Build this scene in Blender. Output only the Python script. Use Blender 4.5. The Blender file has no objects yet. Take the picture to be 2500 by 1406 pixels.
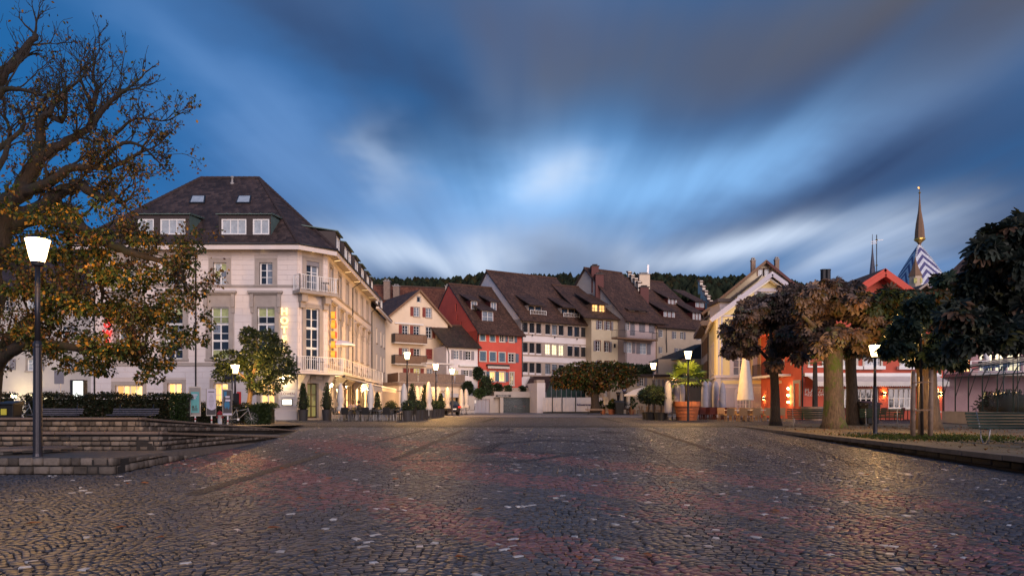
import bpy, math, random
import numpy as np
from mathutils import Vector, Matrix
from mathutils.geometry import tessellate_polygon
random.seed(7)
rng = np.random.default_rng(7)
R = math.radians
sc = bpy.context.scene
col = sc.collection

# ------------------------------------------------------------------ camera
F, U0, V0, EYE = 1667.0, 1250.0, 985.0, 1.6      # photograph: 2500 x 1406, horizon at row 985
cam = bpy.data.cameras.new('camera'); cam.sensor_width = 36; cam.sensor_fit = 'HORIZONTAL'
cam.lens = F / 2500 * 36; cam.shift_y = (V0 - 703) / 2500
cam.clip_start = 0.1; cam.clip_end = 5000
camo = bpy.data.objects.new('camera', cam); col.objects.link(camo)
camo.location = (0, 0, EYE); camo.rotation_euler = (R(90), 0, 0)
sc.camera = camo

# ------------------------------------------------------------------ world: dusk sky with wind-drawn cloud
SUN_EL, SUN_AZ = R(16), R(158)
world = bpy.data.worlds.new('World'); sc.world = world; world.use_nodes = True
def build_world():
    nt = world.node_tree; N = nt.nodes; L = nt.links; N.clear()
    out = N.new('ShaderNodeOutputWorld'); bg = N.new('ShaderNodeBackground'); L.new(bg.outputs[0], out.inputs[0])
    tc = N.new('ShaderNodeTexCoord'); sep = N.new('ShaderNodeSeparateXYZ'); L.new(tc.outputs['Generated'], sep.inputs[0])
    def m(op, a, b=None, c=None):
        n = N.new('ShaderNodeMath'); n.operation = op
        for i, x in enumerate((a, b, c)):
            if x is None: continue
            if isinstance(x, (int, float)): n.inputs[i].default_value = x
            else: L.new(x, n.inputs[i])
        return n.outputs[0]
    dx, dy, dz = sep.outputs
    az = m('ARCTAN2', dx, dy); el = m('ARCSINE', m('MINIMUM', m('MAXIMUM', dz, -.999), .999))
    # cloud ceiling: wind blows along the square, streaks run to a point on the horizon
    h = m('MAXIMUM', dz, .03)
    px = m('DIVIDE', m('SUBTRACT', dx, m('MULTIPLY', dy, .03)), h); py = m('DIVIDE', dy, h)
    def noise(ax, ay, az_, sx, sy, detail=4, rough=.55):
        cb = N.new('ShaderNodeCombineXYZ'); L.new(m('MULTIPLY', ax, sx), cb.inputs[0]); L.new(m('MULTIPLY', ay, sy), cb.inputs[1]); cb.inputs[2].default_value = az_
        n = N.new('ShaderNodeTexNoise'); n.inputs['Scale'].default_value = 1; n.inputs['Detail'].default_value = detail; n.inputs['Roughness'].default_value = rough
        L.new(cb.outputs[0], n.inputs['Vector']); return n.outputs['Fac']
    n1 = noise(px, py, 3.1, .95, .20, 3, .5); n2 = noise(px, py, 9.4, 3.1, .26, 3, .55); n3 = noise(az, el, 5.2, 3.2, 6.5, 4, .55)
    wa = m('MULTIPLY', m('SUBTRACT', n3, .5), .30); we = m('MULTIPLY', m('SUBTRACT', n1, .5), .16)
    azw = m('ADD', az, wa); elw = m('ADD', el, we)
    def blob(u, v, ru, rv, rot=0.0):
        a0 = math.atan((u - U0) / F); e0 = math.atan((V0 - v) / F * math.cos(a0))
        a = m('SUBTRACT', azw, a0); e = m('SUBTRACT', elw, e0)
        c, s = math.cos(R(rot)), math.sin(R(rot))
        p = m('ADD', m('MULTIPLY', a, c), m('MULTIPLY', e, s)); q = m('SUBTRACT', m('MULTIPLY', e, c), m('MULTIPLY', a, s))
        p = m('DIVIDE', p, ru / F); q = m('DIVIDE', q, rv / F)
        return m('POWER', 2.718, m('MULTIPLY', m('ADD', m('MULTIPLY', p, p), m('MULTIPLY', q, q)), -1.0))
    def mix(fac, a, b):
        n = N.new('ShaderNodeMix'); n.data_type = 'RGBA'; n.clamp_factor = True
        L.new(fac, n.inputs[0]) if not isinstance(fac, (int, float)) else setattr(n.inputs[0], 'default_value', fac)
        for i, x in ((6, a), (7, b)):
            if isinstance(x, tuple): n.inputs[i].default_value = (*x, 1)
            else: L.new(x, n.inputs[i])
        return n.outputs[2]
    def ramp(x, lo, hi):
        n = N.new('ShaderNodeMapRange'); n.interpolation_type = 'SMOOTHSTEP'; n.inputs[1].default_value = lo; n.inputs[2].default_value = hi
        L.new(x, n.inputs[0]); return n.outputs[0]
    sky = N.new('ShaderNodeTexSky'); sky.sky_type = 'NISHITA'; sky.sun_disc = False
    sky.sun_elevation = R(2); sky.sun_rotation = SUN_AZ; sky.altitude = 430; sky.air_density = 1.4; sky.ozone_density = 3.0
    nm = N.new('ShaderNodeMix'); nm.data_type = 'RGBA'; nm.blend_type = 'MULTIPLY'; nm.inputs[0].default_value = 1
    L.new(sky.outputs[0], nm.inputs[6]); nm.inputs[7].default_value = (.05, .05, .05, 1)
    clear = mix(.8, nm.outputs[2], (.020, .145, .39))
    cloudy = mix(ramp(n2, .3, .7), (.055, .100, .215), (.125, .215, .400))
    c = mix(ramp(n1, .36, .66), clear, cloudy)
    st = ramp(n2, .25, .75)
    def layer(c, colour, w, *bl):
        b = blob(*bl); return mix(m('MULTIPLY', b, m('MULTIPLY', m('ADD', m('MULTIPLY', st, .5), .62), w)), c, colour)
    for colour, w, bl in SKY_LAYERS:
        c = layer(c, colour, w, *bl)
    L.new(c, bg.inputs[0]); bg.inputs[1].default_value = SKY_STRENGTH
SKY_STRENGTH = 1.0
BLUE, DEEP, DARK, GREY = (.016, .135, .39), (.010, .10, .29), (.030, .060, .145), (.080, .105, .185)
TAUPE, PALE, GLOW, SOFT = (.105, .098, .105), (.56, .66, .82), (.26, .54, .95), (.14, .28, .56)
SKY_LAYERS = [
    (BLUE, .95, (300, 280, 520, 420)), (DEEP, .6, (120, 120, 300, 200)),
    (SOFT, .65, (690, 330, 420, 80, -32)), (GREY, .85, (1250, 60, 620, 130, -4)),
    (DARK, .95, (1060, 260, 430, 75, -26)), (TAUPE, .85, (2150, 90, 620, 150, 10)), (TAUPE, .5, (1700, 150, 420, 90, 4)),
    (DARK, .95, (1700, 320, 560, 70, 10)), (GREY, .55, (2350, 330, 300, 120, 15)),
    (BLUE, .8, (1250, 420, 420, 60, 8)), (DARK, .7, (1080, 380, 240, 40, -20)), (GLOW, 1.0, (1330, 480, 330, 120, 4)), (SOFT, .6, (1750, 470, 420, 90, 14)),
    (GLOW, .75, (1650, 430, 330, 55, 14)), (PALE, .7, (1320, 440, 90, 60, 0)), (PALE, .45, (960, 400, 110, 40, -35)),
    (DARK, .95, (2150, 430, 480, 75, 10)), (DARK, .95, (2350, 560, 380, 80, 0)),
    (SOFT, .7, (1120, 540, 420, 70, -14)), (GREY, .5, (760, 560, 160, 90)),
    (PALE, 1.0, (1090, 615, 300, 62, -3)), (PALE, 1.0, (1790, 615, 360, 60, -2)), (GREY, .6, (1440, 640, 150, 50)),
    (GREY, .65, (1000, 690, 250, 32)), (SOFT, .5, (2200, 650, 300, 50)),
]
build_world()

# ------------------------------------------------------------------ low western afterglow behind the camera
sun = bpy.data.lights.new('sun', 'SUN'); sun.energy = 2.6; sun.angle = R(50); sun.color = (1.0, .80, .76)
suno = bpy.data.objects.new('sun', sun); col.objects.link(suno)
sd = Vector((math.sin(SUN_AZ) * math.cos(SUN_EL), math.cos(SUN_AZ) * math.cos(SUN_EL), math.sin(SUN_EL)))   # towards the sun
suno.rotation_euler = sd.to_track_quat('Z', 'Y').to_euler(); suno.location = (0, -60, 40)
vs = sc.view_settings; vs.view_transform = 'Standard'; vs.look = 'None'; vs.gamma = 1; vs.exposure = 0.2
try: vs.use_curve_mapping = False
except Exception: pass
sc.cycles.use_denoising = True
sc.cycles.max_bounces = 6; sc.cycles.diffuse_bounces = 3; sc.cycles.glossy_bounces = 3; sc.cycles.transmission_bounces = 4
sc.cycles.sample_clamp_indirect = 6

# ------------------------------------------------------------------ helpers
def pt(u, v, d): return Vector(((u - U0) / F * d, d, EYE - (v - V0) / F * d))
def gz(x, y): return .45 * min(max((y - 8) / 28, 0), 1)
def ground(u, v):
    d = 20.0
    for _ in range(60): d = .5 * d + .5 * F * (EYE - gz(0, d)) / (v - V0)
    return pt(u, v, d)
def base(u, d, z=None):
    p = pt(u, V0, d); p.z = gz(p.x, p.y) if z is None else z
    return p
ORG = {}
def org(o): return ORG.get(o.name, Vector((0, 0, 0))) if o else Vector((0, 0, 0))
def tag(o, label=None, cat=None, group=None, kind=None):
    if label: o['label'] = label
    if cat: o['category'] = cat
    if group: o['group'] = group
    if kind: o['kind'] = kind
    return o
def thing(name, loc, label, cat, group=None):
    o = bpy.data.objects.new(name, None); col.objects.link(o); o.empty_display_size = .2
    o.location = loc; ORG[o.name] = Vector(loc); return tag(o, label, cat, group)
def copy_tree(o, parent=None):
    c = o.copy(); col.objects.link(c); c.parent = parent
    for ch in list(o.children): copy_tree(ch, c)
    return c
def put(root, loc, rz=0, scale=None, label=None, group=None):
    root.location = loc; root.rotation_euler = (0, 0, rz)
    if scale: root.scale = (scale,) * 3 if isinstance(scale, (int, float)) else scale
    if label: root['label'] = label
    if group: root['group'] = group
    return root
def link_mesh(name, me, parent, base_=None):
    o = bpy.data.objects.new(name, me); col.objects.link(o)
    if parent: o.parent = parent; ORG[o.name] = org(parent)
    return o
class MB:
    def __init__(s): s.v = []; s.f = []; s.m = []; s.uv = {}; s.mats = []
    def mi(s, mat):
        if mat not in s.mats: s.mats.append(mat)
        return s.mats.index(mat)
    def face(s, pts, m=0, uv=None):
        i = len(s.v); s.v += [Vector(p) for p in pts]
        if uv: s.uv[len(s.f)] = uv
        s.f.append(tuple(range(i, i + len(pts)))); s.m.append(m); return s
    def hexa(s, a, m=0):      # a: 8 corners, bottom ring then top ring
        i = len(s.v); s.v += [Vector(p) for p in a]
        for q in ((3, 2, 1, 0), (4, 5, 6, 7), (0, 1, 5, 4), (1, 2, 6, 5), (2, 3, 7, 6), (3, 0, 4, 7)):
            s.f.append(tuple(i + k for k in q)); s.m.append(m)
        return s
    def box(s, c, size, rz=0, m=0):
        cx, cy, cz = c; hx, hy, hz = [k / 2 for k in size]; co, si = math.cos(rz), math.sin(rz)
        pts = [(cx + x * co - y * si, cy + x * si + y * co, cz + z) for z in (-hz, hz) for x, y in ((-hx, -hy), (hx, -hy), (hx, hy), (-hx, hy))]
        return s.hexa(pts, m)
    def bar(s, p, q, w, h=None, m=0, up=(0, 0, 1)):
        p, q = Vector(p), Vector(q); h = h or w; d = (q - p)
        if d.length < 1e-6: return s
        d.normalize(); u = Vector(up)
        if abs(d.dot(u)) > .98: u = Vector((0, 1, 0))
        x = d.cross(u).normalized() * w / 2; y = x.normalized().cross(d).normalized() * h / 2
        return s.hexa([p - x - y, p + x - y, p + x + y, p - x + y, q - x - y, q + x - y, q + x + y, q - x + y], m)
    def tube(s, pts, rad, n=8, m=0, caps=True, wob=0):
        pts = [Vector(p) for p in pts]; k = len(pts)
        if isinstance(rad, (int, float)): rad = [rad] * k
        i0 = len(s.v); prev = None
        for j, p in enumerate(pts):
            d = (pts[min(j + 1, k - 1)] - pts[max(j - 1, 0)])
            d = d.normalized() if d.length > 1e-9 else Vector((0, 0, 1))
            if prev is None: x = d.orthogonal().normalized()
            else:
                x = prev - d * prev.dot(d); x = x.normalized() if x.length > 1e-6 else d.orthogonal().normalized()
            prev = x; y = d.cross(x)
            for a in range(n):
                t = 2 * math.pi * a / n; r = rad[j] * (1 + (random.uniform(-wob, wob) if wob else 0))
                s.v.append(p + x * math.cos(t) * r + y * math.sin(t) * r)
        for j in range(k - 1):
            for a in range(n):
                b = (a + 1) % n
                s.f.append((i0 + j * n + a, i0 + j * n + b, i0 + (j + 1) * n + b, i0 + (j + 1) * n + a)); s.m.append(m)
        if caps:
            s.f.append(tuple(i0 + a for a in reversed(range(n)))); s.m.append(m)
            s.f.append(tuple(i0 + (k - 1) * n + a for a in range(n))); s.m.append(m)
        return s
    def lathe(s, c, prof, n=16, m=0):
        c = Vector(c); return s.tube_rings([[c + Vector((r * math.cos(2 * math.pi * a / n), r * math.sin(2 * math.pi * a / n), z)) for a in range(n)] for r, z in prof], m)
    def tube_rings(s, rings, m=0, caps=True):
        i0 = len(s.v); n = len(rings[0])
        for r in rings: s.v += [Vector(p) for p in r]
        for j in range(len(rings) - 1):
            for a in range(n):
                b = (a + 1) % n
                s.f.append((i0 + j * n + a, i0 + j * n + b, i0 + (j + 1) * n + b, i0 + (j + 1) * n + a)); s.m.append(m)
        if caps:
            s.f.append(tuple(i0 + a for a in reversed(range(n)))); s.m.append(m)
            s.f.append(tuple(i0 + (len(rings) - 1) * n + a for a in range(n))); s.m.append(m)
        return s
    def prism(s, ring, h, m=0):      # horizontal polygon extruded up
        n = len(ring); a = [Vector(p) for p in ring]; b = [p + Vector((0, 0, h)) for p in a]
        s.face(b, m); s.face(a[::-1], m)
        for i in range(n): s.face([a[i], a[(i + 1) % n], b[(i + 1) % n], b[i]], m)
        return s
    def slab(s, ring, th, m=0, m2=None):      # any planar polygon thickened downwards along its normal, top with metric uv
        P = [Vector(p) for p in ring]; nrm = Vector((0, 0, 0))
        for i in range(len(P)): nrm += P[i].cross(P[(i + 1) % len(P)])
        nrm.normalize()
        if nrm.z < 0: nrm = -nrm; P = P[::-1]
        lo = min(P, key=lambda p: p.z)
        ux = Vector((0, 0, 1)).cross(nrm); ux = ux.normalized() if ux.length > 1e-4 else Vector((1, 0, 0)); uy = nrm.cross(ux)
        s.face(P, m, [((p - lo).dot(ux), (p - lo).dot(uy)) for p in P])
        Q = [p - nrm * th for p in P]; mm = m if m2 is None else m2
        s.face(Q[::-1], mm)
        for i in range(len(P)): s.face([P[i], Q[i], Q[(i + 1) % len(P)], P[(i + 1) % len(P)]], mm)
        return s
    def build(s, name, mat, parent=None, smooth=False, label=None, cat=None, group=None, kind=None, bevel=0):
        mats = mat if isinstance(mat, (list, tuple)) else [mat]
        if parent is not None: off = org(parent)
        else:
            xs = [p.x for p in s.v]; ys = [p.y for p in s.v]
            off = Vector(((min(xs) + max(xs)) / 2, (min(ys) + max(ys)) / 2, min(p.z for p in s.v)))
        me = bpy.data.meshes.new(name); me.from_pydata([tuple(p - off) for p in s.v], [], s.f)
        for k in mats: me.materials.append(k)
        if len(mats) > 1: me.polygons.foreach_set('material_index', s.m)
        if s.uv:
            uvl = me.uv_layers.new(name='UVMap')
            for fi, uv in s.uv.items():
                for li, c in zip(me.polygons[fi].loop_indices, uv): uvl.data[li].uv = c
        if smooth:
            me.shade_smooth()
        o = link_mesh(name, me, parent)
        if parent is None: o.location = off; ORG[o.name] = off
        if bevel:
            b = o.modifiers.new('bevel', 'BEVEL'); b.width = bevel; b.segments = 2; b.limit_method = 'ANGLE'
        return tag(o, label, cat, group, kind)
def np_mesh(name, V, faces, mat, parent=None, cols=None, kind=None, label=None, cat=None, group=None, smooth=False):
    """V (n,3) world, faces (m,k) constant size, cols (n,3) per vertex"""
    off = np.array(org(parent)) if parent is not None else np.array([V[:, 0].mean(), V[:, 1].mean(), V[:, 2].min()])
    me = bpy.data.meshes.new(name); n, (m, k) = len(V), faces.shape
    me.vertices.add(n); me.vertices.foreach_set('co', (V - off).astype(np.float32).ravel())
    me.loops.add(m * k); me.loops.foreach_set('vertex_index', faces.astype(np.int32).ravel())
    me.polygons.add(m); me.polygons.foreach_set('loop_start', np.arange(0, m * k, k, dtype=np.int32))
    if cols is not None:
        a = me.attributes.new('Col', 'FLOAT_COLOR', 'POINT')
        a.data.foreach_set('color', np.concatenate([cols, np.ones((n, 1))], 1).astype(np.float32).ravel())
    me.update(calc_edges=True); me.materials.append(mat)
    if smooth: me.shade_smooth()
    o = link_mesh(name, me, parent)
    if parent is None: o.location = off; ORG[o.name] = Vector(off)
    return tag(o, label, cat, group, kind)

class Fr:      # a vertical facade plane, p0 left and p1 right as seen from outside
    def __init__(s, p0, p1):
        s.p = Vector((p0[0], p0[1])); d = Vector((p1[0], p1[1])) - s.p; s.len = d.length; s.t = d.normalized(); s.n = Vector((s.t.y, -s.t.x))
    @staticmethod
    def px(u0, d0, u1, d1): return Fr(((u0 - U0) / F * d0, d0), ((u1 - U0) / F * d1, d1))
    def w(s, a, z, o=0): return Vector((s.p.x + s.t.x * a + s.n.x * o, s.p.y + s.t.y * a + s.n.y * o, z))
    def sz(s, u, v, o=0):
        dx = (u - U0) / F; D = (s.p.dot(s.n) + o) / (dx * s.n.x + s.n.y); X = dx * D
        return (Vector((X, D)) - s.p).dot(s.t), EYE - (v - V0) / F * D
    def rect(s, u0, v0, u1, v1, o=0):     # pixel box -> (s0, z0, s1, z1)
        um, vm = (u0 + u1) / 2, (v0 + v1) / 2
        a, b = s.sz(u0, vm, o)[0], s.sz(u1, vm, o)[0]; t, l = s.sz(um, v0, o)[1], s.sz(um, v1, o)[1]
        return (a, l, b, t)
    def box(s, mb, a0, a1, z0, z1, o0, o1, m=0):
        return mb.hexa([s.w(a0, z0, o1), s.w(a1, z0, o1), s.w(a1, z0, o0), s.w(a0, z0, o0), s.w(a0, z1, o1), s.w(a1, z1, o1), s.w(a1, z1, o0), s.w(a0, z1, o0)], m)
def wall(fr, outline, holes, mat, parent, back=6, reveal=.22, name='wall', label=None, bvec=None):
    """solid wall with real window openings; outline and holes are (s, z) polygons or (s0, z0, s1, z1) boxes"""
    hs = [[(h[0], h[1]), (h[2], h[1]), (h[2], h[3]), (h[0], h[3])] if not isinstance(h[0], (tuple, list)) else h for h in holes]
    polys = [[Vector((a, z, 0)) for a, z in outline]] + [[Vector((a, z, 0)) for a, z in h] for h in hs]
    flat = [p for q in polys for p in q]; mb = MB()
    for t in tessellate_polygon(polys):
        q = [flat[i] for i in t]
        if (q[1] - q[0]).cross(q[2] - q[0]).z < 0: q = q[::-1]
        mb.face([fr.w(p.x, p.y, 0) for p in q])
    for h in hs:
        for i in range(len(h)):
            a, b = h[i], h[(i + 1) % len(h)]; mb.face([fr.w(*a, 0), fr.w(*b, 0), fr.w(*b, -reveal), fr.w(*a, -reveal)])
    n = len(outline)
    for i in range(n):
        a, b = outline[i], outline[(i + 1) % n]; bv = Vector(bvec) if bvec else Vector((-fr.n.x * back, -fr.n.y * back, 0)); mb.face([fr.w(*b, 0), fr.w(*a, 0), fr.w(*a, 0) + bv, fr.w(*b, 0) + bv])
    return mb.build(name, mat, parent, label=label)
# ------------------------------------------------------------------ materials
def newmat(name):
    m = bpy.data.materials.new(name); m.use_nodes = True; nt = m.node_tree
    return m, nt, nt.nodes['Principled BSDF'], nt.nodes, nt.links
def mat(name, c, rough=.8, var=.12, scale=1.2, bump=0.0, bscale=30, metal=0, spec=.4, grain=.0, emit=None, es=0):
    m, nt, b, N, L = newmat(name)
    b.inputs['Roughness'].default_value = rough; b.inputs['Metallic'].default_value = metal; b.inputs['Specular IOR Level'].default_value = spec
    b.inputs['Base Color'].default_value = (*c, 1)
    if var or bump:
        tc = N.new('ShaderNodeTexCoord')
    if var:
        n = N.new('ShaderNodeTexNoise'); n.inputs['Scale'].default_value = scale; n.inputs['Detail'].default_value = 6; n.inputs['Roughness'].default_value = .65
        L.new(tc.outputs['Object'], n.inputs['Vector'])
        mr = N.new('ShaderNodeMapRange'); mr.inputs[1].default_value = .3; mr.inputs[2].default_value = .7
        mr.inputs[3].default_value = 1 - var; mr.inputs[4].default_value = 1 + var * .6; L.new(n.outputs['Fac'], mr.inputs[0])
        mx = N.new('ShaderNodeMix'); mx.data_type = 'RGBA'; mx.blend_type = 'MULTIPLY'; mx.inputs[0].default_value = 1; mx.inputs[6].default_value = (*c, 1)
        L.new(mr.outputs[0], mx.inputs[7]); L.new(mx.outputs[2], b.inputs['Base Color'])
    if bump:
        n2 = N.new('ShaderNodeTexNoise'); n2.inputs['Scale'].default_value = bscale; n2.inputs['Detail'].default_value = 4; L.new(tc.outputs['Object'], n2.inputs['Vector'])
        bp = N.new('ShaderNodeBump'); bp.inputs['Strength'].default_value = bump; bp.inputs['Distance'].default_value = .02
        L.new(n2.outputs['Fac'], bp.inputs['Height']); L.new(bp.outputs[0], b.inputs['Normal'])
    if emit:
        b.inputs['Emission Color'].default_value = (*emit, 1); b.inputs['Emission Strength'].default_value = es
    return m
def colmat(name, rough=.7, spec=.3, trans=0.0, bump=0, bscale=60):      # colour from the mesh's own 'Col' attribute
    m, nt, b, N, L = newmat(name)
    a = N.new('ShaderNodeAttribute'); a.attribute_name = 'Col'; b.inputs['Roughness'].default_value = rough; b.inputs['Specular IOR Level'].default_value = spec
    tc = N.new('ShaderNodeTexCoord'); n = N.new('ShaderNodeTexNoise'); n.inputs['Scale'].default_value = bscale; n.inputs['Detail'].default_value = 3; L.new(tc.outputs['Object'], n.inputs['Vector'])
    mr = N.new('ShaderNodeMapRange'); mr.inputs[3].default_value = .6; mr.inputs[4].default_value = 1.35; L.new(n.outputs['Fac'], mr.inputs[0])
    mx = N.new('ShaderNodeMix'); mx.data_type = 'RGBA'; mx.blend_type = 'MULTIPLY'; mx.inputs[0].default_value = 1; L.new(a.outputs['Color'], mx.inputs[6]); L.new(mr.outputs[0], mx.inputs[7])
    L.new(mx.outputs[2], b.inputs['Base Color'])
    if bump:
        bp = N.new('ShaderNodeBump'); bp.inputs['Strength'].default_value = bump; bp.inputs['Distance'].default_value = .01; L.new(n.outputs['Fac'], bp.inputs['Height']); L.new(bp.outputs[0], b.inputs['Normal'])
    if trans:
        out = N['Material Output']; tr = N.new('ShaderNodeBsdfTranslucent'); L.new(mx.outputs[2], tr.inputs[0]); ms = N.new('ShaderNodeMixShader'); ms.inputs[0].default_value = trans
        L.new(b.outputs[0], ms.inputs[1]); L.new(tr.outputs[0], ms.inputs[2]); L.new(ms.outputs[0], out.inputs[0])
    return m
def tilemat(name, c1, c2, c3, w=.19, h=.30, moss=None, mossamt=.0):
    """roof tiles in courses from the roof's metric uv: each tile its own tone, stepped relief"""
    m, nt, b, N, L = newmat(name)
    uv = N.new('ShaderNodeUVMap'); sp = N.new('ShaderNodeSeparateXYZ'); L.new(uv.outputs[0], sp.inputs[0])
    def mm(op, a, c=None):
        n = N.new('ShaderNodeMath'); n.operation = op
        for i, x in enumerate((a, c)):
            if x is None: continue
            if isinstance(x, (int, float)): n.inputs[i].default_value = x
            else: L.new(x, n.inputs[i])
        return n.outputs[0]
    rv = mm('DIVIDE', sp.outputs[1], h); row = mm('FLOOR', rv); fv = mm('FRACT', rv)
    cu = mm('ADD', mm('DIVIDE', sp.outputs[0], w), mm('MULTIPLY', mm('MODULO', row, 2.0), .5)); cc = mm('FLOOR', cu); fu = mm('FRACT', cu)
    cb = N.new('ShaderNodeCombineXYZ'); L.new(cc, cb.inputs[0]); L.new(row, cb.inputs[1])
    wn = N.new('ShaderNodeTexWhiteNoise'); wn.noise_dimensions = '2D'; L.new(cb.outputs[0], wn.inputs['Vector'])
    cr = N.new('ShaderNodeValToRGB'); e = cr.color_ramp.elements; e[0].color = (*c1, 1); e[1].color = (*c3, 1); x = e.new(.55); x.color = (*c2, 1)
    L.new(wn.outputs['Value'], cr.inputs[0])
    tc = N.new('ShaderNodeTexCoord'); n = N.new('ShaderNodeTexNoise'); n.inputs['Scale'].default_value = .45; n.inputs['Detail'].default_value = 7; n.inputs['Roughness'].default_value = .7; L.new(tc.outputs['Object'], n.inputs['Vector'])
    mr = N.new('ShaderNodeMapRange'); mr.inputs[1].default_value = .32; mr.inputs[2].default_value = .68; mr.inputs[3].default_value = .6; mr.inputs[4].default_value = 1.3; L.new(n.outputs['Fac'], mr.inputs[0])
    mx = N.new('ShaderNodeMix'); mx.data_type = 'RGBA'; mx.blend_type = 'MULTIPLY'; mx.inputs[0].default_value = 1; L.new(cr.outputs[0], mx.inputs[6]); L.new(mr.outputs[0], mx.inputs[7])
    res = mx.outputs[2]
    if moss:
        n3 = N.new('ShaderNodeTexNoise'); n3.inputs['Scale'].default_value = 1.3; n3.inputs['Detail'].default_value = 8; n3.inputs['Roughness'].default_value = .75; L.new(tc.outputs['Object'], n3.inputs['Vector'])
        mr3 = N.new('ShaderNodeMapRange'); mr3.inputs[1].default_value = .62 - mossamt; mr3.inputs[2].default_value = .72 - mossamt; L.new(n3.outputs['Fac'], mr3.inputs[0])
        m3 = N.new('ShaderNodeMix'); m3.data_type = 'RGBA'; L.new(mr3.outputs[0], m3.inputs[0]); L.new(res, m3.inputs[6]); m3.inputs[7].default_value = (*moss, 1); res = m3.outputs[2]
    L.new(res, b.inputs['Base Color']); b.inputs['Roughness'].default_value = .75; b.inputs['Specular IOR Level'].default_value = .35
    hgt = mm('ADD', mm('SUBTRACT', 1.0, fv), mm('MULTIPLY', mm('SINE', mm('MULTIPLY', fu, math.pi)), .5))
    bp = N.new('ShaderNodeBump'); bp.inputs['Strength'].default_value = 1; bp.inputs['Distance'].default_value = .05; L.new(hgt, bp.inputs['Height']); L.new(bp.outputs[0], b.inputs['Normal'])
    return m
def litmat(name, c, s, pat=.5, scale=2.2, c2=None):      # a lit room seen through glass: uneven warm emission
    m, nt, b, N, L = newmat(name); tc = N.new('ShaderNodeTexCoord')
    mp = N.new('ShaderNodeMapping'); mp.inputs['Scale'].default_value = (scale, scale, scale * .45); L.new(tc.outputs['Object'], mp.inputs[0])
    v = N.new('ShaderNodeTexVoronoi'); v.distance = 'CHEBYCHEV'; v.inputs['Scale'].default_value = 1; L.new(mp.outputs[0], v.inputs['Vector'])
    sp = N.new('ShaderNodeSeparateColor'); L.new(v.outputs['Color'], sp.inputs[0])
    mr = N.new('ShaderNodeMapRange'); mr.inputs[3].default_value = s * (1 - pat); mr.inputs[4].default_value = s * (1 + pat * .6); L.new(sp.outputs[0], mr.inputs[0])
    mx = N.new('ShaderNodeMix'); mx.data_type = 'RGBA'; L.new(sp.outputs[1], mx.inputs[0]); mx.inputs[6].default_value = (*c, 1); mx.inputs[7].default_value = (*(c2 or c), 1)
    b.inputs['Base Color'].default_value = (.05, .05, .05, 1); b.inputs['Roughness'].default_value = .1
    L.new(mx.outputs[2], b.inputs['Emission Color']); L.new(mr.outputs[0], b.inputs['Emission Strength'])
    return m
def barkmat(name, c1, c2, moss=None):
    m, nt, b, N, L = newmat(name); tc = N.new('ShaderNodeTexCoord')
    mp = N.new('ShaderNodeMapping'); mp.inputs['Scale'].default_value = (9, 9, 2.2); L.new(tc.outputs['Object'], mp.inputs[0])
    n = N.new('ShaderNodeTexNoise'); n.inputs['Scale'].default_value = 1.6; n.inputs['Detail'].default_value = 8; n.inputs['Roughness'].default_value = .7; L.new(mp.outputs[0], n.inputs['Vector'])
    cr = N.new('ShaderNodeValToRGB'); cr.color_ramp.elements[0].position = .35; cr.color_ramp.elements[1].position = .68; cr.color_ramp.elements[0].color = (*c1, 1); cr.color_ramp.elements[1].color = (*c2, 1); L.new(n.outputs['Fac'], cr.inputs[0])
    res = cr.outputs[0]
    if moss:
        n3 = N.new('ShaderNodeTexNoise'); n3.inputs['Scale'].default_value = 1.7; n3.inputs['Detail'].default_value = 8; n3.inputs['Roughness'].default_value = .75; L.new(tc.outputs['Object'], n3.inputs['Vector'])
        mr3 = N.new('ShaderNodeMapRange'); mr3.inputs[1].default_value = .5; mr3.inputs[2].default_value = .6; L.new(n3.outputs['Fac'], mr3.inputs[0])
        m3 = N.new('ShaderNodeMix'); m3.data_type = 'RGBA'; L.new(mr3.outputs[0], m3.inputs[0]); L.new(res, m3.inputs[6]); m3.inputs[7].default_value = (*moss, 1); res = m3.outputs[2]
    L.new(res, b.inputs['Base Color']); b.inputs['Roughness'].default_value = .9
    bp = N.new('ShaderNodeBump'); bp.inputs['Strength'].default_value = 1; bp.inputs['Distance'].default_value = .06; L.new(n.outputs['Fac'], bp.inputs['Height']); L.new(bp.outputs[0], b.inputs['Normal'])
    return m
K = {}
K['hotel'] = mat('hotel_render', (.70, .62, .57), .85, .10, .5, .15, 50)
K['hotel_base'] = mat('hotel_joint', (.56, .49, .45), .9, .12, .8, .1)
K['trim'] = mat('sandstone_trim', (.36, .31, .27), .8, .14, 2, .15, 40)
K['white'] = mat('white_paint', (.78, .77, .74), .45, .05, 3)
K['whitew'] = mat('white_wall', (.76, .70, .68), .85, .10, .5, .1, 40)
K['cream'] = mat('cream_wall', (.74, .60, .44), .85, .10, .5, .12, 40)
K['cream2'] = mat('pale_cream_wall', (.72, .63, .52), .85, .10, .5, .12, 40)
K['olive'] = mat('olive_cream_wall', (.58, .49, .34), .85, .12, .6, .12, 40)
K['pink'] = mat('pale_pink_wall', (.62, .49, .46), .85, .10, .6, .12, 40)
K['beige'] = mat('beige_wall', (.50, .40, .29), .85, .14, .6, .12, 40)
K['redwall'] = mat('red_wall', (.62, .105, .07), .85, .14, .7, .12, 40)
K['redwall2'] = mat('orange_red_wall', (.50, .10, .06), .85, .12, .6, .12, 40)
K['yellow'] = mat('yellow_wall', (.72, .62, .32), .85, .08, .6, .1, 40)
K['lilac'] = mat('lilac_grey_wall', (.42, .40, .46), .85, .10, .7, .1, 40)
K['stonegrey'] = mat('grey_stone', (.32, .30, .28), .85, .18, 2, .2, 40)
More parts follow.
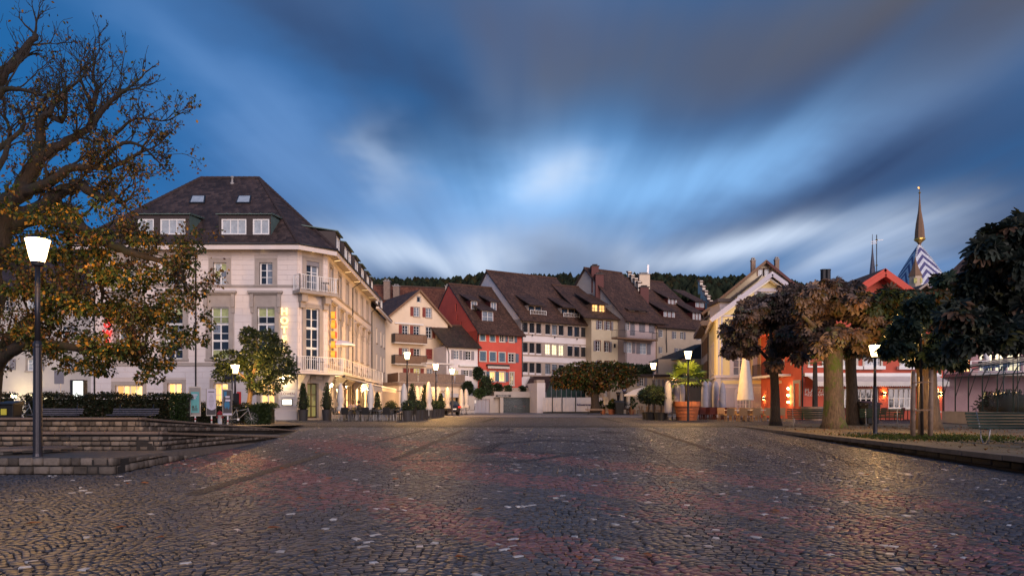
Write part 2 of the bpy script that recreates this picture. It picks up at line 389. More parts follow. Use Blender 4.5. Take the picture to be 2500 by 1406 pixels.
K['concrete'] = mat('concrete', (.42, .38, .35), .85, .15, .8, .1, 30)
K['greywall'] = mat('greige_wall', (.50, .46, .42), .85, .12, .5, .1, 40)
K['wood'] = mat('brown_timber', (.22, .125, .07), .7, .25, 6, .2, 30)
K['wood2'] = mat('weathered_timber', (.27, .19, .14), .75, .3, 5, .2, 30)
K['woodgrey'] = mat('grey_timber', (.26, .24, .24), .7, .3, 6, .2, 30)
K['slat'] = mat('slate_grey_slats', (.14, .13, .15), .55, .2, 6)
K['dark'] = mat('dark_metal', (.030, .030, .034), .45, .1, 4, metal=.3)
K['black'] = mat('black_plastic', (.014, .014, .015), .5, .1, 5)
K['gunmetal'] = mat('lamp_post_paint', (.050, .048, .056), .36, .1, 3, metal=.6)
K['steel'] = mat('galvanised_steel', (.36, .36, .37), .38, .1, 4, metal=.8)
K['copper'] = mat('green_copper', (.11, .16, .14), .6, .25, 2)
K['cladding'] = mat('brown_cladding', (.05, .036, .033), .6, .15, 2)
K['shutter_red'] = mat('red_shutter', (.22, .035, .025), .6, .12, 3)
K['shutter_grey'] = mat('grey_shutter', (.23, .22, .24), .65, .12, 3)
K['shutter_blue'] = mat('blue_shutter', (.10, .17, .23), .6, .12, 3)
K['trimred'] = mat('oxblood_trim', (.10, .022, .018), .6, .1, 3)
K['sandtrim'] = mat('pale_stone_trim', (.58, .53, .45), .8, .1, 2)
K['concretetrim'] = mat('beige_stone_trim', (.40, .32, .26), .8, .12, 1.5, .1)
K['glass'] = mat('window_glass', (.020, .024, .030), .06, 0, spec=.9)
K['glass_mid'] = mat('window_glass_curtain', (.20, .23, .27), .12, .35, 2.5, spec=.9)
K['glass_pale'] = mat('window_glass_net_curtain', (.40, .44, .46), .12, .25, 4, spec=.9)
K['glass_green'] = mat('window_glass_yellow_curtain', (.42, .46, .20), .15, .35, 5, spec=.8)
K['glass_teal'] = mat('green_tinted_glass', (.035, .065, .058), .06, .4, 1.2, spec=.9)
K['lit'] = litmat('lit_room', (1, .62, .22), 1.7, .55, 2.4, (1, .42, .10))
K['lit_pale'] = litmat('lit_office', (1, .86, .56), 1.5, .35, 1.6, (1, .78, .42))
K['lit_dim'] = litmat('dim_lit_room', (1, .55, .2), .5, .7, 2.4, (.8, .7, .2))
K['lit_shop'] = litmat('lit_shop', (1, .70, .28), 2.6, .6, 1.6, (1, .36, .12))
K['canvas'] = mat('off_white_canvas', (.66, .60, .54), .85, .12, 3, .1, 20)
K['canvas_grey'] = mat('grey_canvas', (.30, .30, .36), .85, .15, 3, .1, 20)
K['canvas_beige'] = mat('beige_canvas', (.60, .53, .46), .85, .12, 3, .1, 20)
K['terracotta'] = mat('terracotta', (.42, .15, .07), .8, .18, 4, .1)
K['planter'] = mat('charcoal_planter', (.035, .033, .035), .6, .15, 4)
K['rattan'] = mat('tan_rattan', (.36, .22, .11), .7, .2, 12, .4, 60)
K['redbrown'] = mat('dark_red_furniture', (.09, .018, .014), .6, .2, 4)
K['green_paint'] = mat('green_bench_paint', (.014, .040, .030), .55, .15, 5, spec=.25)
K['green_steel'] = mat('green_steel_frame', (.03, .05, .045), .45, .15, 4)
K['redpaint'] = mat('red_paint', (.45, .03, .03), .45, .1, 3)
K['tile_dark'] = tilemat('dark_brown_tiles', (.030, .018, .015), (.050, .030, .025), (.080, .050, .040), .30, .34)
K['tile_brown'] = tilemat('brown_tiles', (.055, .028, .018), (.095, .046, .028), (.15, .075, .045), .18, .24, (.05, .055, .025), .02)
K['tile_red'] = tilemat('old_red_tiles', (.10, .035, .020), (.16, .055, .030), (.22, .085, .045), .18, .22, (.05, .045, .025), .02)
K['tile_moss'] = tilemat('mossy_tiles', (.045, .030, .020), (.075, .045, .028), (.11, .065, .04), .18, .22, (.035, .045, .018), .08)
K['tile_grey'] = tilemat('grey_brown_tiles', (.045, .032, .026), (.075, .052, .042), (.11, .08, .06), .18, .24, (.05, .05, .03), .03)
K['skin'] = mat('skin', (.50, .30, .22), .6, .05, 6)
def lampglass():      # frosted lantern glass: glows itself and lets the bulb's light through
    m, nt, b, N, L = newmat('lamp_glass'); t = N.new('ShaderNodeBsdfTransparent'); t.inputs[0].default_value = (.95, .9, .8, 1); e = N.new('ShaderNodeEmission'); e.inputs[0].default_value = (1, .70, .34, 1); e.inputs[1].default_value = 5; a = N.new('ShaderNodeAddShader'); L.new(t.outputs[0], a.inputs[0]); L.new(e.outputs[0], a.inputs[1]); L.new(a.outputs[0], N['Material Output'].inputs[0]); return m
K['lamp_glass'] = lampglass()
K['leaf'] = colmat('leaves', .6, .3, .25, bscale=3)
K['needle'] = colmat('evergreen_leaves', .5, .4, .1, bscale=5)
K['bark'] = barkmat('bark', (.018, .013, .010), (.06, .045, .034))
K['bark_moss'] = barkmat('mossy_bark', (.045, .032, .022), (.15, .11, .075), (.055, .085, .008))
K['bark_tan'] = barkmat('tan_bark', (.08, .05, .028), (.18, .12, .065))
K['bark_lime'] = barkmat('lime_bark', (.012, .009, .007), (.040, .028, .020), (.018, .020, .008))
K['gold'] = mat('gilding', (.75, .45, .10), .3, .05, 4, metal=.8)
K['letter_lit'] = mat('lit_letter', (1, .8, .4), .4, 0, emit=(1, .66, .20), es=2.0)
K['letter_red'] = mat('red_neon_letter', (.7, .02, .02), .4, 0, emit=(1, .03, .02), es=1.4)
K['letter_side'] = mat('yellow_letter_side', (.85, .50, .06), .5, .05, 3, emit=(1, .42, .03), es=.35)
K['text_dark'] = mat('dark_lettering', (.03, .025, .03), .6, 0)
K['text_white'] = mat('white_lettering', (.82, .80, .76), .6, 0)
K['text_brown'] = mat('brown_lettering', (.10, .06, .03), .6, 0)
K['text_red'] = mat('maroon_lettering', (.14, .02, .03), .6, 0)
K['text_navy'] = mat('navy_lettering', (.02, .015, .09), .6, 0)
K['lightbox'] = mat('lit_menu_box', (1, .95, .85), .4, 0, emit=(1, .86, .62), es=2.0)
K['lightbox_cool'] = mat('lit_advert_panel', (1, 1, .95), .4, 0, emit=(.92, 1, .88), es=1.8)
K['spot'] = mat('spot_lamp_glass', (1, .9, .7), .4, 0, emit=(1, .70, .30), es=220)
K['bulb_small'] = mat('small_bulb', (1, .8, .5), .4, 0, emit=(1, .55, .18), es=150)

# ------------------------------------------------------------------ windows
def subpart(mb, name, m, parent, **k): return mb.build(name, m, parent, **k)
def window(fr, r, parent, nx=2, ny=3, fm='white', pm='glass', fw=.07, bw=.045, inset=.14, trim=None, tw=.14, sill=None, shut='', sm='shutter_grey', sep=False, flat=False, name='window', mid=.0, hood=None, slats=9):
    """frame with its bars; pane, surround, sill and shutters below it. flat: pieces go beside the window, not under it"""
    s0, z0, s1, z1 = r; mb = MB(); o0, o1 = -inset - .05, -inset + .03
    fr.box(mb, s0, s0 + fw, z0, z1, o0, o1); fr.box(mb, s1 - fw, s1, z0, z1, o0, o1)
    fr.box(mb, s0 + fw, s1 - fw, z0, z0 + fw, o0, o1); fr.box(mb, s0 + fw, s1 - fw, z1 - fw, z1, o0, o1)
    W, H = (s1 - s0 - 2 * fw), (z1 - z0 - 2 * fw)
    for i in range(1, nx):
        c = s0 + fw + W * i / nx; fr.box(mb, c - bw * (.9 if nx == 2 else .6), c + bw * (.9 if nx == 2 else .6), z0 + fw, z1 - fw, o0 + .004, o1 - .006)
    for j in range(1, ny):
        c = z0 + fw + H * j / ny; fr.box(mb, s0 + fw, s1 - fw, c - bw / 2, c + bw / 2, o0 + .008, o1 - .012)
    w = mb.build(name, K[fm], parent); par = parent if flat else w
    if sep:
        for i in range(nx):
            for j in range(ny):
                q = MB(); a, b = s0 + fw + W * i / nx, s0 + fw + W * (i + 1) / nx; c, d = z0 + fw + H * j / ny, z0 + fw + H * (j + 1) / ny
                t = random.uniform(-.006, .006)
                q.face([fr.w(a, c, -inset - .02 + t), fr.w(b, c, -inset - .02 - t), fr.w(b, d, -inset - .02), fr.w(a, d, -inset - .02)]); q.build('pane', K[pm if isinstance(pm, str) else pm[(j * nx + i) % len(pm)]], par)
    else:
        q = MB(); q.face([fr.w(s0 + fw, z0 + fw, -inset - .02), fr.w(s1 - fw, z0 + fw, -inset - .02), fr.w(s1 - fw, z1 - fw, -inset - .02), fr.w(s0 + fw, z1 - fw, -inset - .02)]); q.build('pane', K[pm], par)
    if trim:
        t = MB(); fr.box(t, s0 - tw, s0, z0, z1 + tw, -.05, .05); fr.box(t, s1, s1 + tw, z0, z1 + tw, -.05, .05); fr.box(t, s0, s1, z1, z1 + tw, -.05, .053); t.build('surround', K[trim], par)
    if sill:
        t = MB(); fr.box(t, s0 - tw * 1.25, s1 + tw * 1.25, z0 - .12, z0, -.1, .11); t.build('sill', K[sill], par)
    if hood:
        t = MB(); fr.box(t, s0 - tw * 1.15, s1 + tw * 1.15, z1 + tw, z1 + tw + hood, -.02, .06); fr.box(t, s0 - tw * 1.75, s1 + tw * 1.75, z1 + tw + hood, z1 + tw + hood + .16, -.02, .34)
        fr.box(t, s0 - tw * 1.5, s1 + tw * 1.5, z1 + tw + hood - .08, z1 + tw + hood, .06, .2)
        for x in (s0 - tw * 1.35, s1 + tw * .65):
            fr.box(t, x, x + tw * .7, z1 + tw - .35, z1 + tw + hood - .08, .06, .2); fr.box(t, x + .02, x + tw * .7 - .02, z1 + tw - .75, z1 + tw - .35, .055, .12)
        t.build('hood', K[trim or 'trim'], par)
    sw = (s1 - s0) / 2
    def shutter(a, b, o=.06):
        t = MB(); g = .04
        fr.box(t, a, a + g, z0, z1, o - .02, o + .02); fr.box(t, b - g, b, z0, z1, o - .02, o + .02)
        for k in range(3): zz = z0 + (z1 - z0 - g) * k / 2; fr.box(t, a + g, b - g, zz, zz + g, o - .02, o + .018)
        for k in range(slats):
            zz = z0 + g + (z1 - z0 - 2 * g) * (k + .15) / slats; hh = (z1 - z0) / slats * .8
            t.hexa([fr.w(a + g, zz, o + .012), fr.w(b - g, zz, o + .012), fr.w(b - g, zz, o + .002), fr.w(a + g, zz, o + .002), fr.w(a + g, zz + hh, o - .004), fr.w(b - g, zz + hh, o - .004), fr.w(b - g, zz + hh, o - .014), fr.w(a + g, zz + hh, o - .014)])
        t.build('shutter', K[sm], par)
    ex = tw if trim else 0.0
    if 'l' in shut: shutter(s0 - ex - sw - .02, s0 - ex - .02, .085 if trim else .06)
    if 'r' in shut: shutter(s1 + ex + .02, s1 + ex + sw + .02, .085 if trim else .06)
    if 'c' in shut: shutter(s0 + .01, s0 + sw - .01, .0); shutter(s0 + sw + .01, s1 - .01, .0)
    return w
def text(body, fr, s, z, size, mt, parent, name='lettering', o=.03, ext=.01, align='LEFT', rot=None, italic=0.0, label=None, bold=0.0):
    cu = bpy.data.curves.new('txt', 'FONT'); cu.body = body; cu.size = size; cu.extrude = ext; cu.align_x = align; cu.shear = italic; cu.offset = bold; cu.resolution_u = 3
    tmp = bpy.data.objects.new('txt', cu); col.objects.link(tmp)
    dg = bpy.context.evaluated_depsgraph_get(); me = bpy.data.meshes.new_from_object(tmp.evaluated_get(dg)); bpy.data.objects.remove(tmp); bpy.data.curves.remove(cu)
    t3 = Vector((fr.t.x, fr.t.y, 0)); n3 = Vector((fr.n.x, fr.n.y, 0)); p = fr.w(s, z, o)
    mtx = Matrix((( t3.x, 0, n3.x, p.x), (t3.y, 0, n3.y, p.y), (0, 1, 0, p.z), (0, 0, 0, 1)))
    me.transform(Matrix.Translation(-org(parent)) @ mtx); me.materials.clear(); me.materials.append(K[mt]); me.name = name
    return tag(link_mesh(name, me, parent), label)
def pipe(parent, pts, r=.05, m='dark', name='downspout'):
    return MB().tube(pts, r, 8).build(name, K[m], parent, smooth=True)
def railing(parent, pts, h, gap=.12, rod=.012, m='white', post=1.5, name='railing', bottom=.08):
    """rail with thin bars along a 3-D polyline of slab edge points"""
    mb = MB()
    for p, q in zip(pts[:-1], pts[1:]):
        p, q = Vector(p), Vector(q); L = (q - p).length
        mb.bar(p + Vector((0, 0, h)), q + Vector((0, 0, h)), .05, .04); mb.bar(p + Vector((0, 0, bottom)), q + Vector((0, 0, bottom)), .035, .03)
        n = max(2, int(L / gap))
        for i in range(n + 1):
            x = p + (q - p) * (i / n); big = i in (0, n) or (post and i % max(1, int(post / gap)) == 0); rr = rod * (2.2 if big else 1)
            mb.bar(x + Vector((0, 0, 0 if big else bottom)), x + Vector((0, 0, h)), rr * 2, rr * 2)
    return mb.build(name, K[m], parent)
# ------------------------------------------------------------------ ground
def ground_mat():
    m, nt, b, N, L = newmat('far_setts'); tc = N.new('ShaderNodeTexCoord')
    v = N.new('ShaderNodeTexVoronoi'); v.inputs['Scale'].default_value = 9.5; L.new(tc.outputs['Object'], v.inputs['Vector'])
    cr = N.new('ShaderNodeValToRGB'); e = cr.color_ramp.elements; e[0].color = (.10, .09, .085, 1); e[1].position = .96; e[1].color = (.22, .20, .185, 1); x = e.new(.975); x.color = (.5, .46, .42, 1)
    sp = N.new('ShaderNodeSeparateColor'); L.new(v.outputs['Color'], sp.inputs[0]); L.new(sp.outputs[0], cr.inputs[0])
    n = N.new('ShaderNodeTexNoise'); n.inputs['Scale'].default_value = .5; n.inputs['Detail'].default_value = 5; L.new(tc.outputs['Object'], n.inputs['Vector'])
    mr = N.new('ShaderNodeMapRange'); mr.inputs[1].default_value = .3; mr.inputs[2].default_value = .7; mr.inputs[3].default_value = .75; mr.inputs[4].default_value = 1.2; L.new(n.outputs['Fac'], mr.inputs[0])
    mx = N.new('ShaderNodeMix'); mx.data_type = 'RGBA'; mx.blend_type = 'MULTIPLY'; mx.inputs[0].default_value = 1; L.new(cr.outputs[0], mx.inputs[6]); L.new(mr.outputs[0], mx.inputs[7]); L.new(mx.outputs[2], b.inputs['Base Color'])
    b.inputs['Roughness'].default_value = .55
    bp = N.new('ShaderNodeBump'); bp.inputs['Strength'].default_value = .6; bp.inputs['Distance'].default_value = .02; bp.invert = True; L.new(v.outputs['Distance'], bp.inputs['Height']); L.new(bp.outputs[0], b.inputs['Normal'])
    return m
K['far_setts'] = ground_mat()
K['mortar'] = mat('sand_joint', (.022, .020, .019), .95, .3, 6)
K['stone'] = colmat('setts', .5, .4, 0, .35, 45); K['stone_far'] = colmat('distant_setts', .65, .25, 0, 0, 45)
mb = MB(); STONE_END = 60.0
ys = [-60, 8, 20, 36, 48, STONE_END]
for y0, y1 in zip(ys[:-1], ys[1:]):
    mb.face([(-60, y0, gz(0, y0) - .02), (60, y0, gz(0, y0) - .02), (60, y1, gz(0, y1) - .02), (-60, y1, gz(0, y1) - .02)])
tag(mb.build('square_bed', K['mortar']), kind='structure')
mb = MB()
mb.face([(-600, STONE_END, .446), (600, STONE_END, .446), (900, 1500, .446), (-900, 1500, .446)])
mb.face([(-600, -60, -.03), (-60, -60, -.03), (-60, STONE_END, .43), (-600, STONE_END, .446)]); mb.face([(60, -60, -.03), (600, -60, -.03), (600, STONE_END, .446), (60, STONE_END, .43)])
tag(mb.build('ground', K['far_setts']), kind='structure')

# --- steps of the stone seating (plan points with their top heights)
def P3(u, v, d): return pt(u, v, d)
T1 = [Vector((-24, 14.4, .47)), P3(278, 1116, 14.4), ground(512, 1107)]
T2 = [Vector((-24, 16.9, .90)), P3(390, 1054, 16.7), ground(695, 1065)]
T3 = [Vector((-24, 19.8, 1.19)), P3(340, 1019, 19.6), ground(728, 1050)]
def lin(pl, x): return None
# paving mask: right of the seating, left of the raised gravel bed
KERB = [(10.5, -20), (10.87, 14.5), (11.53, 35.2)]
def left_edge(y):
    e = np.full_like(y, -1e3)
    x1 = np.interp(y, [14.4, T1[2].y], [T1[1].x, T1[2].x]); x2 = np.interp(y, [T1[2].y, T2[2].y], [T2[1].x - .1, T2[2].x]); x3 = np.interp(y, [T2[2].y, T3[2].y], [T2[2].x, T3[2].x])
    e = np.where((y > 14.4) & (y <= T1[2].y), x1, e); e = np.where((y > T1[2].y) & (y <= T2[2].y), np.minimum(x2, T2[2].x + (y * 0)), e); e = np.where((y > T2[2].y) & (y <= T3[2].y), x3, e)
    return e
def right_edge(y): return np.where(y < 35.2, np.interp(y, [14.5, 35.2], [10.87, 11.53]), 1e3)
def gza(y): return .45 * np.clip((y - 8) / 28, 0, 1)
# dark inlaid lines of the square's pattern, from the photograph's pixels onto the ground
def gl(*p): return [ground(u, v) for u, v in p]
LINES = [(.16, gl((960, 1122), (1260, 1127), (1380, 1112), (1480, 1100), (1700, 1110), (1835, 1127), (1730, 1098))), (.2, gl((1175, 1100), (1220, 1082), (1360, 1072), (1540, 1087), (1578, 1098), (1400, 1108), (1175, 1099))),
         (.16, gl((1215, 1055), (1250, 1047), (1390, 1044), (1500, 1055), (1380, 1064), (1235, 1058))), (.14, gl((1130, 1073), (1230, 1066), (1380, 1064), (1500, 1068), (1575, 1073), (1400, 1078), (1260, 1072), (1135, 1074))),
         (.14, gl((1130, 1048), (1280, 1043), (1450, 1041), (1560, 1047))), (.2, gl((1178, 1030), (1215, 1019))), (.2, gl((1460, 1018), (1515, 1031))), (.12, gl((1180, 1033), (1300, 1035), (1500, 1033))),
         (.12, gl((920, 1078), (1050, 1046))), (.10, gl((1950, 1080), (2100, 1140))), (.10, gl((1480, 1100), (1700, 1127), (1810, 1127)))]
DARKPATCH = [gl((1178, 1100)), gl((1225, 1055)), gl((1490, 1055))]
REDLIGHT_BANDS = [(.50, .85, gl((520, 1098), (650, 1132), (800, 1185), (1000, 1245), (1200, 1300), (1400, 1345), (1650, 1395))), (1.0, .8, gl((760, 1075), (950, 1112), (1200, 1160), (1450, 1195), (1750, 1235), (2050, 1285), (2300, 1350))),
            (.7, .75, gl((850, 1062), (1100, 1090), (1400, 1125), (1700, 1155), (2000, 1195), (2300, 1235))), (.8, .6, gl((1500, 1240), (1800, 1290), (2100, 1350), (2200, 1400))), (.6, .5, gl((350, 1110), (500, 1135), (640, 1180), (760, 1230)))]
REDLIGHT_GAPS = [(.35, 1, gl((1100, 1185), (1350, 1200), (1600, 1235), (1900, 1290), (2200, 1370))), (.35, 1, gl((1250, 1150), (1600, 1165), (1900, 1205), (2300, 1270))), (.5, 1, gl((900, 1150), (1100, 1180), (1350, 1240), (1700, 1310)))]
def stones():
    W, ROW, NJ, H = 1.62, .100, 16, .52
    ang = R(-5); ca, sa = math.cos(ang), math.sin(ang)
    lanes = np.arange(-70, 70); rows = np.arange(-500, 760)
    lj, rk, jj = np.meshgrid(lanes, rows, np.arange(NJ), indexing='ij')
    lj, rk, jj = lj.ravel(), rk.ravel(), jj.ravel()
    ro = rng.random((len(lanes), len(rows)))[lj + 70, rk + 500]; s = (((jj + .5) / NJ + ro) % 1 - .5) * W; t = rk * ROW + H * (1 - (2 * s / W) ** 2) + (lj % 2) * .05 + np.sin(lj * 1.7) * .3
    x = (lj * W + s) * ca - t * sa; y = (lj * W + s) * sa + t * ca
    keep = (y > 5.2) & (y < STONE_END) & (np.abs(x) < .80 * y + 3.0) & (x > left_edge(y)) & (x < right_edge(y) + .02)
    x, y, s, lj, rk = x[keep], y[keep], s[keep], lj[keep], rk[keep]; n = len(x)
    slope = -8 * H * s / W ** 2; th = np.arctan(slope) + ang
    L = W / NJ * np.sqrt(1 + slope ** 2) * rng.uniform(.76, .94, n); D = ROW * np.cos(np.arctan(slope)) * rng.uniform(.78, .93, n)
    x = x + rng.normal(0, .006, n); y = y + rng.normal(0, .006, n); th = th + rng.normal(0, .07, n)
    z = gza(y) + rng.normal(0, .0035, n) * (y < 34)
    # base tones, varied at random from stone to stone
    wn = rng.random(n); g = rng.uniform(.55, 1.5, n)
    c = np.stack([.048 * g, .050 * g, .062 * g], 1); warm = rng.random(n) < .35; c[warm] = np.stack([.060 * g[warm], .053 * g[warm], .052 * g[warm]], 1)
    # long soft bands of reddish light, put into the colour of the stones
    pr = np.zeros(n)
    for wd, amp, pl in REDLIGHT_BANDS:
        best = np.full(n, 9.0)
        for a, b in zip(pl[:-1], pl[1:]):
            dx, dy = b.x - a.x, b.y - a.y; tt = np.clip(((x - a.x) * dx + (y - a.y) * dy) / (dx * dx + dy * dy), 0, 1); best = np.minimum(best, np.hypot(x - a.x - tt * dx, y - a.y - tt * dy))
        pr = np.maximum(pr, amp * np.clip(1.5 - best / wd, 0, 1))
    for wd, amp, pl in REDLIGHT_GAPS:
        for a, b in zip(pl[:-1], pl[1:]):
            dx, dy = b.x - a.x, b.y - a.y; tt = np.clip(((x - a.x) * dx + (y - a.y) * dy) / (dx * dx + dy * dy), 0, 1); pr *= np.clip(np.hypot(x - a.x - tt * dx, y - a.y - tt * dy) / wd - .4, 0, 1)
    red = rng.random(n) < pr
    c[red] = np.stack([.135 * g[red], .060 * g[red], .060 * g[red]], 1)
    far = np.clip((y - 22) / 16, 0, 1)[:, None]; c = c * (1 - far) + (np.stack([.110 * g, .104 * g, .106 * g], 1)) * far  # tone turns paler with distance
    wht = rng.random(n) < .011 + .012 * np.clip((y - 14) / 30, 0, 1); c[wht] = (np.array([.44, .43, .42]) * rng.uniform(.7, 1.15, (wht.sum(), 1)))
    for wdt, pl in LINES:
        for a, b in zip(pl[:-1], pl[1:]):
            ax, ay, bx, by = a.x, a.y, b.x, b.y; dx, dy = bx - ax, by - ay; l2 = dx * dx + dy * dy + 1e-9
            tt = np.clip(((x - ax) * dx + (y - ay) * dy) / l2, 0, 1); dd = np.hypot(x - ax - tt * dx, y - ay - tt * dy); k = dd < wdt
            c[k] = np.stack([.020 * g[k], .021 * g[k], .026 * g[k]], 1)
    for p in DARKPATCH: k = np.hypot((x - p[0].x) / 1.0, (y - p[0].y) / 1.6) < .55; c[k] = np.stack([.020 * g[k], .020 * g[k], .024 * g[k]], 1)
    def corners(hx, hy, zz):
        out = []
        for a, b in ((-1, -1), (1, -1), (1, 1), (-1, 1)):
            px = a * hx; py = b * hy
            out.append(np.stack([x + px * np.cos(th) - py * np.sin(th), y + px * np.sin(th) + py * np.cos(th), zz], 1))
        return np.stack(out, 1)      # n,4,3
    jit = rng.normal(0, .004, (n, 4, 1)) * np.array([1, 1, .25]); jit[y >= 34, :, 2] = 0
    top = corners(L / 2 - .0045, D / 2 - .0045, z) + jit * np.array([1, 1, .4]); bot = corners(L / 2, D / 2, z - .022) + jit * np.array([1, 1, 0]); mid = corners(L / 2 - .0005, D / 2 - .0005, z - .004) + jit
    vv = V0 + (EYE - z) / y * F; uu = U0 + x / y * F
    vis = (vv < 1402) & (uu > 4) & (uu < 2496)
    order = np.argsort(np.where(vis, y, 1e9)); ind = order[:300]; isind = np.zeros(n, bool); isind[ind] = True
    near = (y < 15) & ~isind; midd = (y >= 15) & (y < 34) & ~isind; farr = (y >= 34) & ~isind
    sq = bpy.data.objects['square_bed']
    def mk(mask, name, tops_only):
        k = mask.sum()
        if tops_only is None:
            V = np.concatenate([bot[mask], top[mask]], 1).reshape(-1, 3); fs = [(4, 5, 6, 7)] + [(i, (i + 1) % 4, 4 + (i + 1) % 4, 4 + i) for i in range(4)]; Fc = (np.array(fs)[None] + np.arange(k)[:, None, None] * 8).reshape(-1, 4); C = np.repeat(c[mask], 8, 0)
        elif tops_only: V = top[mask].reshape(-1, 3); Fc = np.arange(k * 4).reshape(k, 4); C = np.repeat(c[mask], 4, 0)
        else:
            V = np.concatenate([bot[mask], mid[mask], top[mask]], 1).reshape(-1, 3); b0 = np.arange(k)[:, None, None] * 12
            fs = [(8, 9, 10, 11)] + [(i, (i + 1) % 4, 4 + (i + 1) % 4, 4 + i) for i in range(4)] + [(4 + i, 4 + (i + 1) % 4, 8 + (i + 1) % 4, 8 + i) for i in range(4)]
            Fc = (np.array(fs)[None] + b0).reshape(-1, 4); C = np.repeat(c[mask], 12, 0)
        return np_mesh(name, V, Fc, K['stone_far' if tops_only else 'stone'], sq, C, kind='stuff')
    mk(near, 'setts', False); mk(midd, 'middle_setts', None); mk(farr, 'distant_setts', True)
    fs = np.array([(8, 9, 10, 11)] + [(i, (i + 1) % 4, 4 + (i + 1) % 4, 4 + i) for i in range(4)] + [(4 + i, 4 + (i + 1) % 4, 8 + (i + 1) % 4, 8 + i) for i in range(4)])
    for i in ind: np_mesh('sett', np.concatenate([bot[i], mid[i], top[i]]), fs, K['stone'], sq, np.repeat(c[i][None], 12, 0))
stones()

# ------------------------------------------------------------------ stone seating on the left: three stepped tiers
K['block'] = colmat('rough_blocks', .85, .3, 0, .9, 14)
K['concrete_k'] = mat('kerb_stone', (.13, .105, .08), .85, .3, 3, .4, 25)
K['tread'] = mat('tread_paving', (.10, .085, .075), .8, .3, 5, .4, 30)
K['bench_wood'] = mat('bench_plank', (.13, .10, .085), .65, .3, 8, .3, 30)
def blocks(parent, p, q, zb0, zb1, zt0, zt1, courses, bl, nrm, tone=(.105, .088, .074), lim=[0]):
    """rough blocks along a wall from p to q, each its own stone with recessed joints, clipped to the sloping top"""
    p, q = Vector((p[0], p[1], 0)), Vector((q[0], q[1], 0)); Ln = (q - p).length; t = (q - p).normalized(); nv = Vector((nrm[0], nrm[1], 0)).normalized()
    hmax = max(zt0 - zb0, zt1 - zb1); ch = hmax / courses
    for k in range(courses):
        s = -random.uniform(0, bl)
        while s < Ln:
            w = bl * random.uniform(.7, 1.35); a, b = max(s, 0), min(s + w, Ln); s += w
            if b - a < .05: continue
            zt = zt0 + (zt1 - zt0) * ((a + b) / 2 / Ln); zb = zb0 + (zb1 - zb0) * ((a + b) / 2 / Ln)
            lo = zb - .05 + k * ch; hi = min(zb + (k + 1) * ch, zt) ; lo = max(lo, zb + k * ch)
            if hi - lo < .03: continue
            g = .016; o = random.uniform(.0, .06); rr = lambda: random.uniform(-.010, .010)
            A = [p + t * (a + g), p + t * (b - g)]
            bt = [A[0] - nv * .1, A[1] - nv * .1]
            V = []
            for zz in (lo + g, hi - g):
                V += [A[0] + nv * .01 + Vector((0, 0, zz)), A[1] + nv * .01 + Vector((0, 0, zz)), bt[1] + Vector((0, 0, zz)), bt[0] + Vector((0, 0, zz))]
            ins = .03; z0_, z1_ = lo + g + ins * .6, hi - g - ins * .6
            fr4 = [A[0] + t * ins + nv * (o + rr()) + Vector((0, 0, z0_)), A[1] - t * ins + nv * (o + rr()) + Vector((0, 0, z0_ + rr())), A[1] - t * ins + nv * (o + rr()) + Vector((0, 0, z1_ + rr())), A[0] + t * ins + nv * (o + rr()) + Vector((0, 0, z1_))]
            Vn = np.array([tuple(v) for v in V + fr4]); f = np.array([(8, 9, 10, 11), (0, 1, 9, 8), (1, 5, 10, 9), (5, 4, 11, 10), (4, 0, 8, 11), (4, 5, 6, 7), (0, 4, 7, 3), (1, 2, 6, 5), (0, 3, 2, 1)])
            gg = random.uniform(.5, 1.7); cc = np.array(tone) * gg; np_mesh('stone_block', Vn, f, K['block'], parent, np.repeat(cc[None], 12, 0))
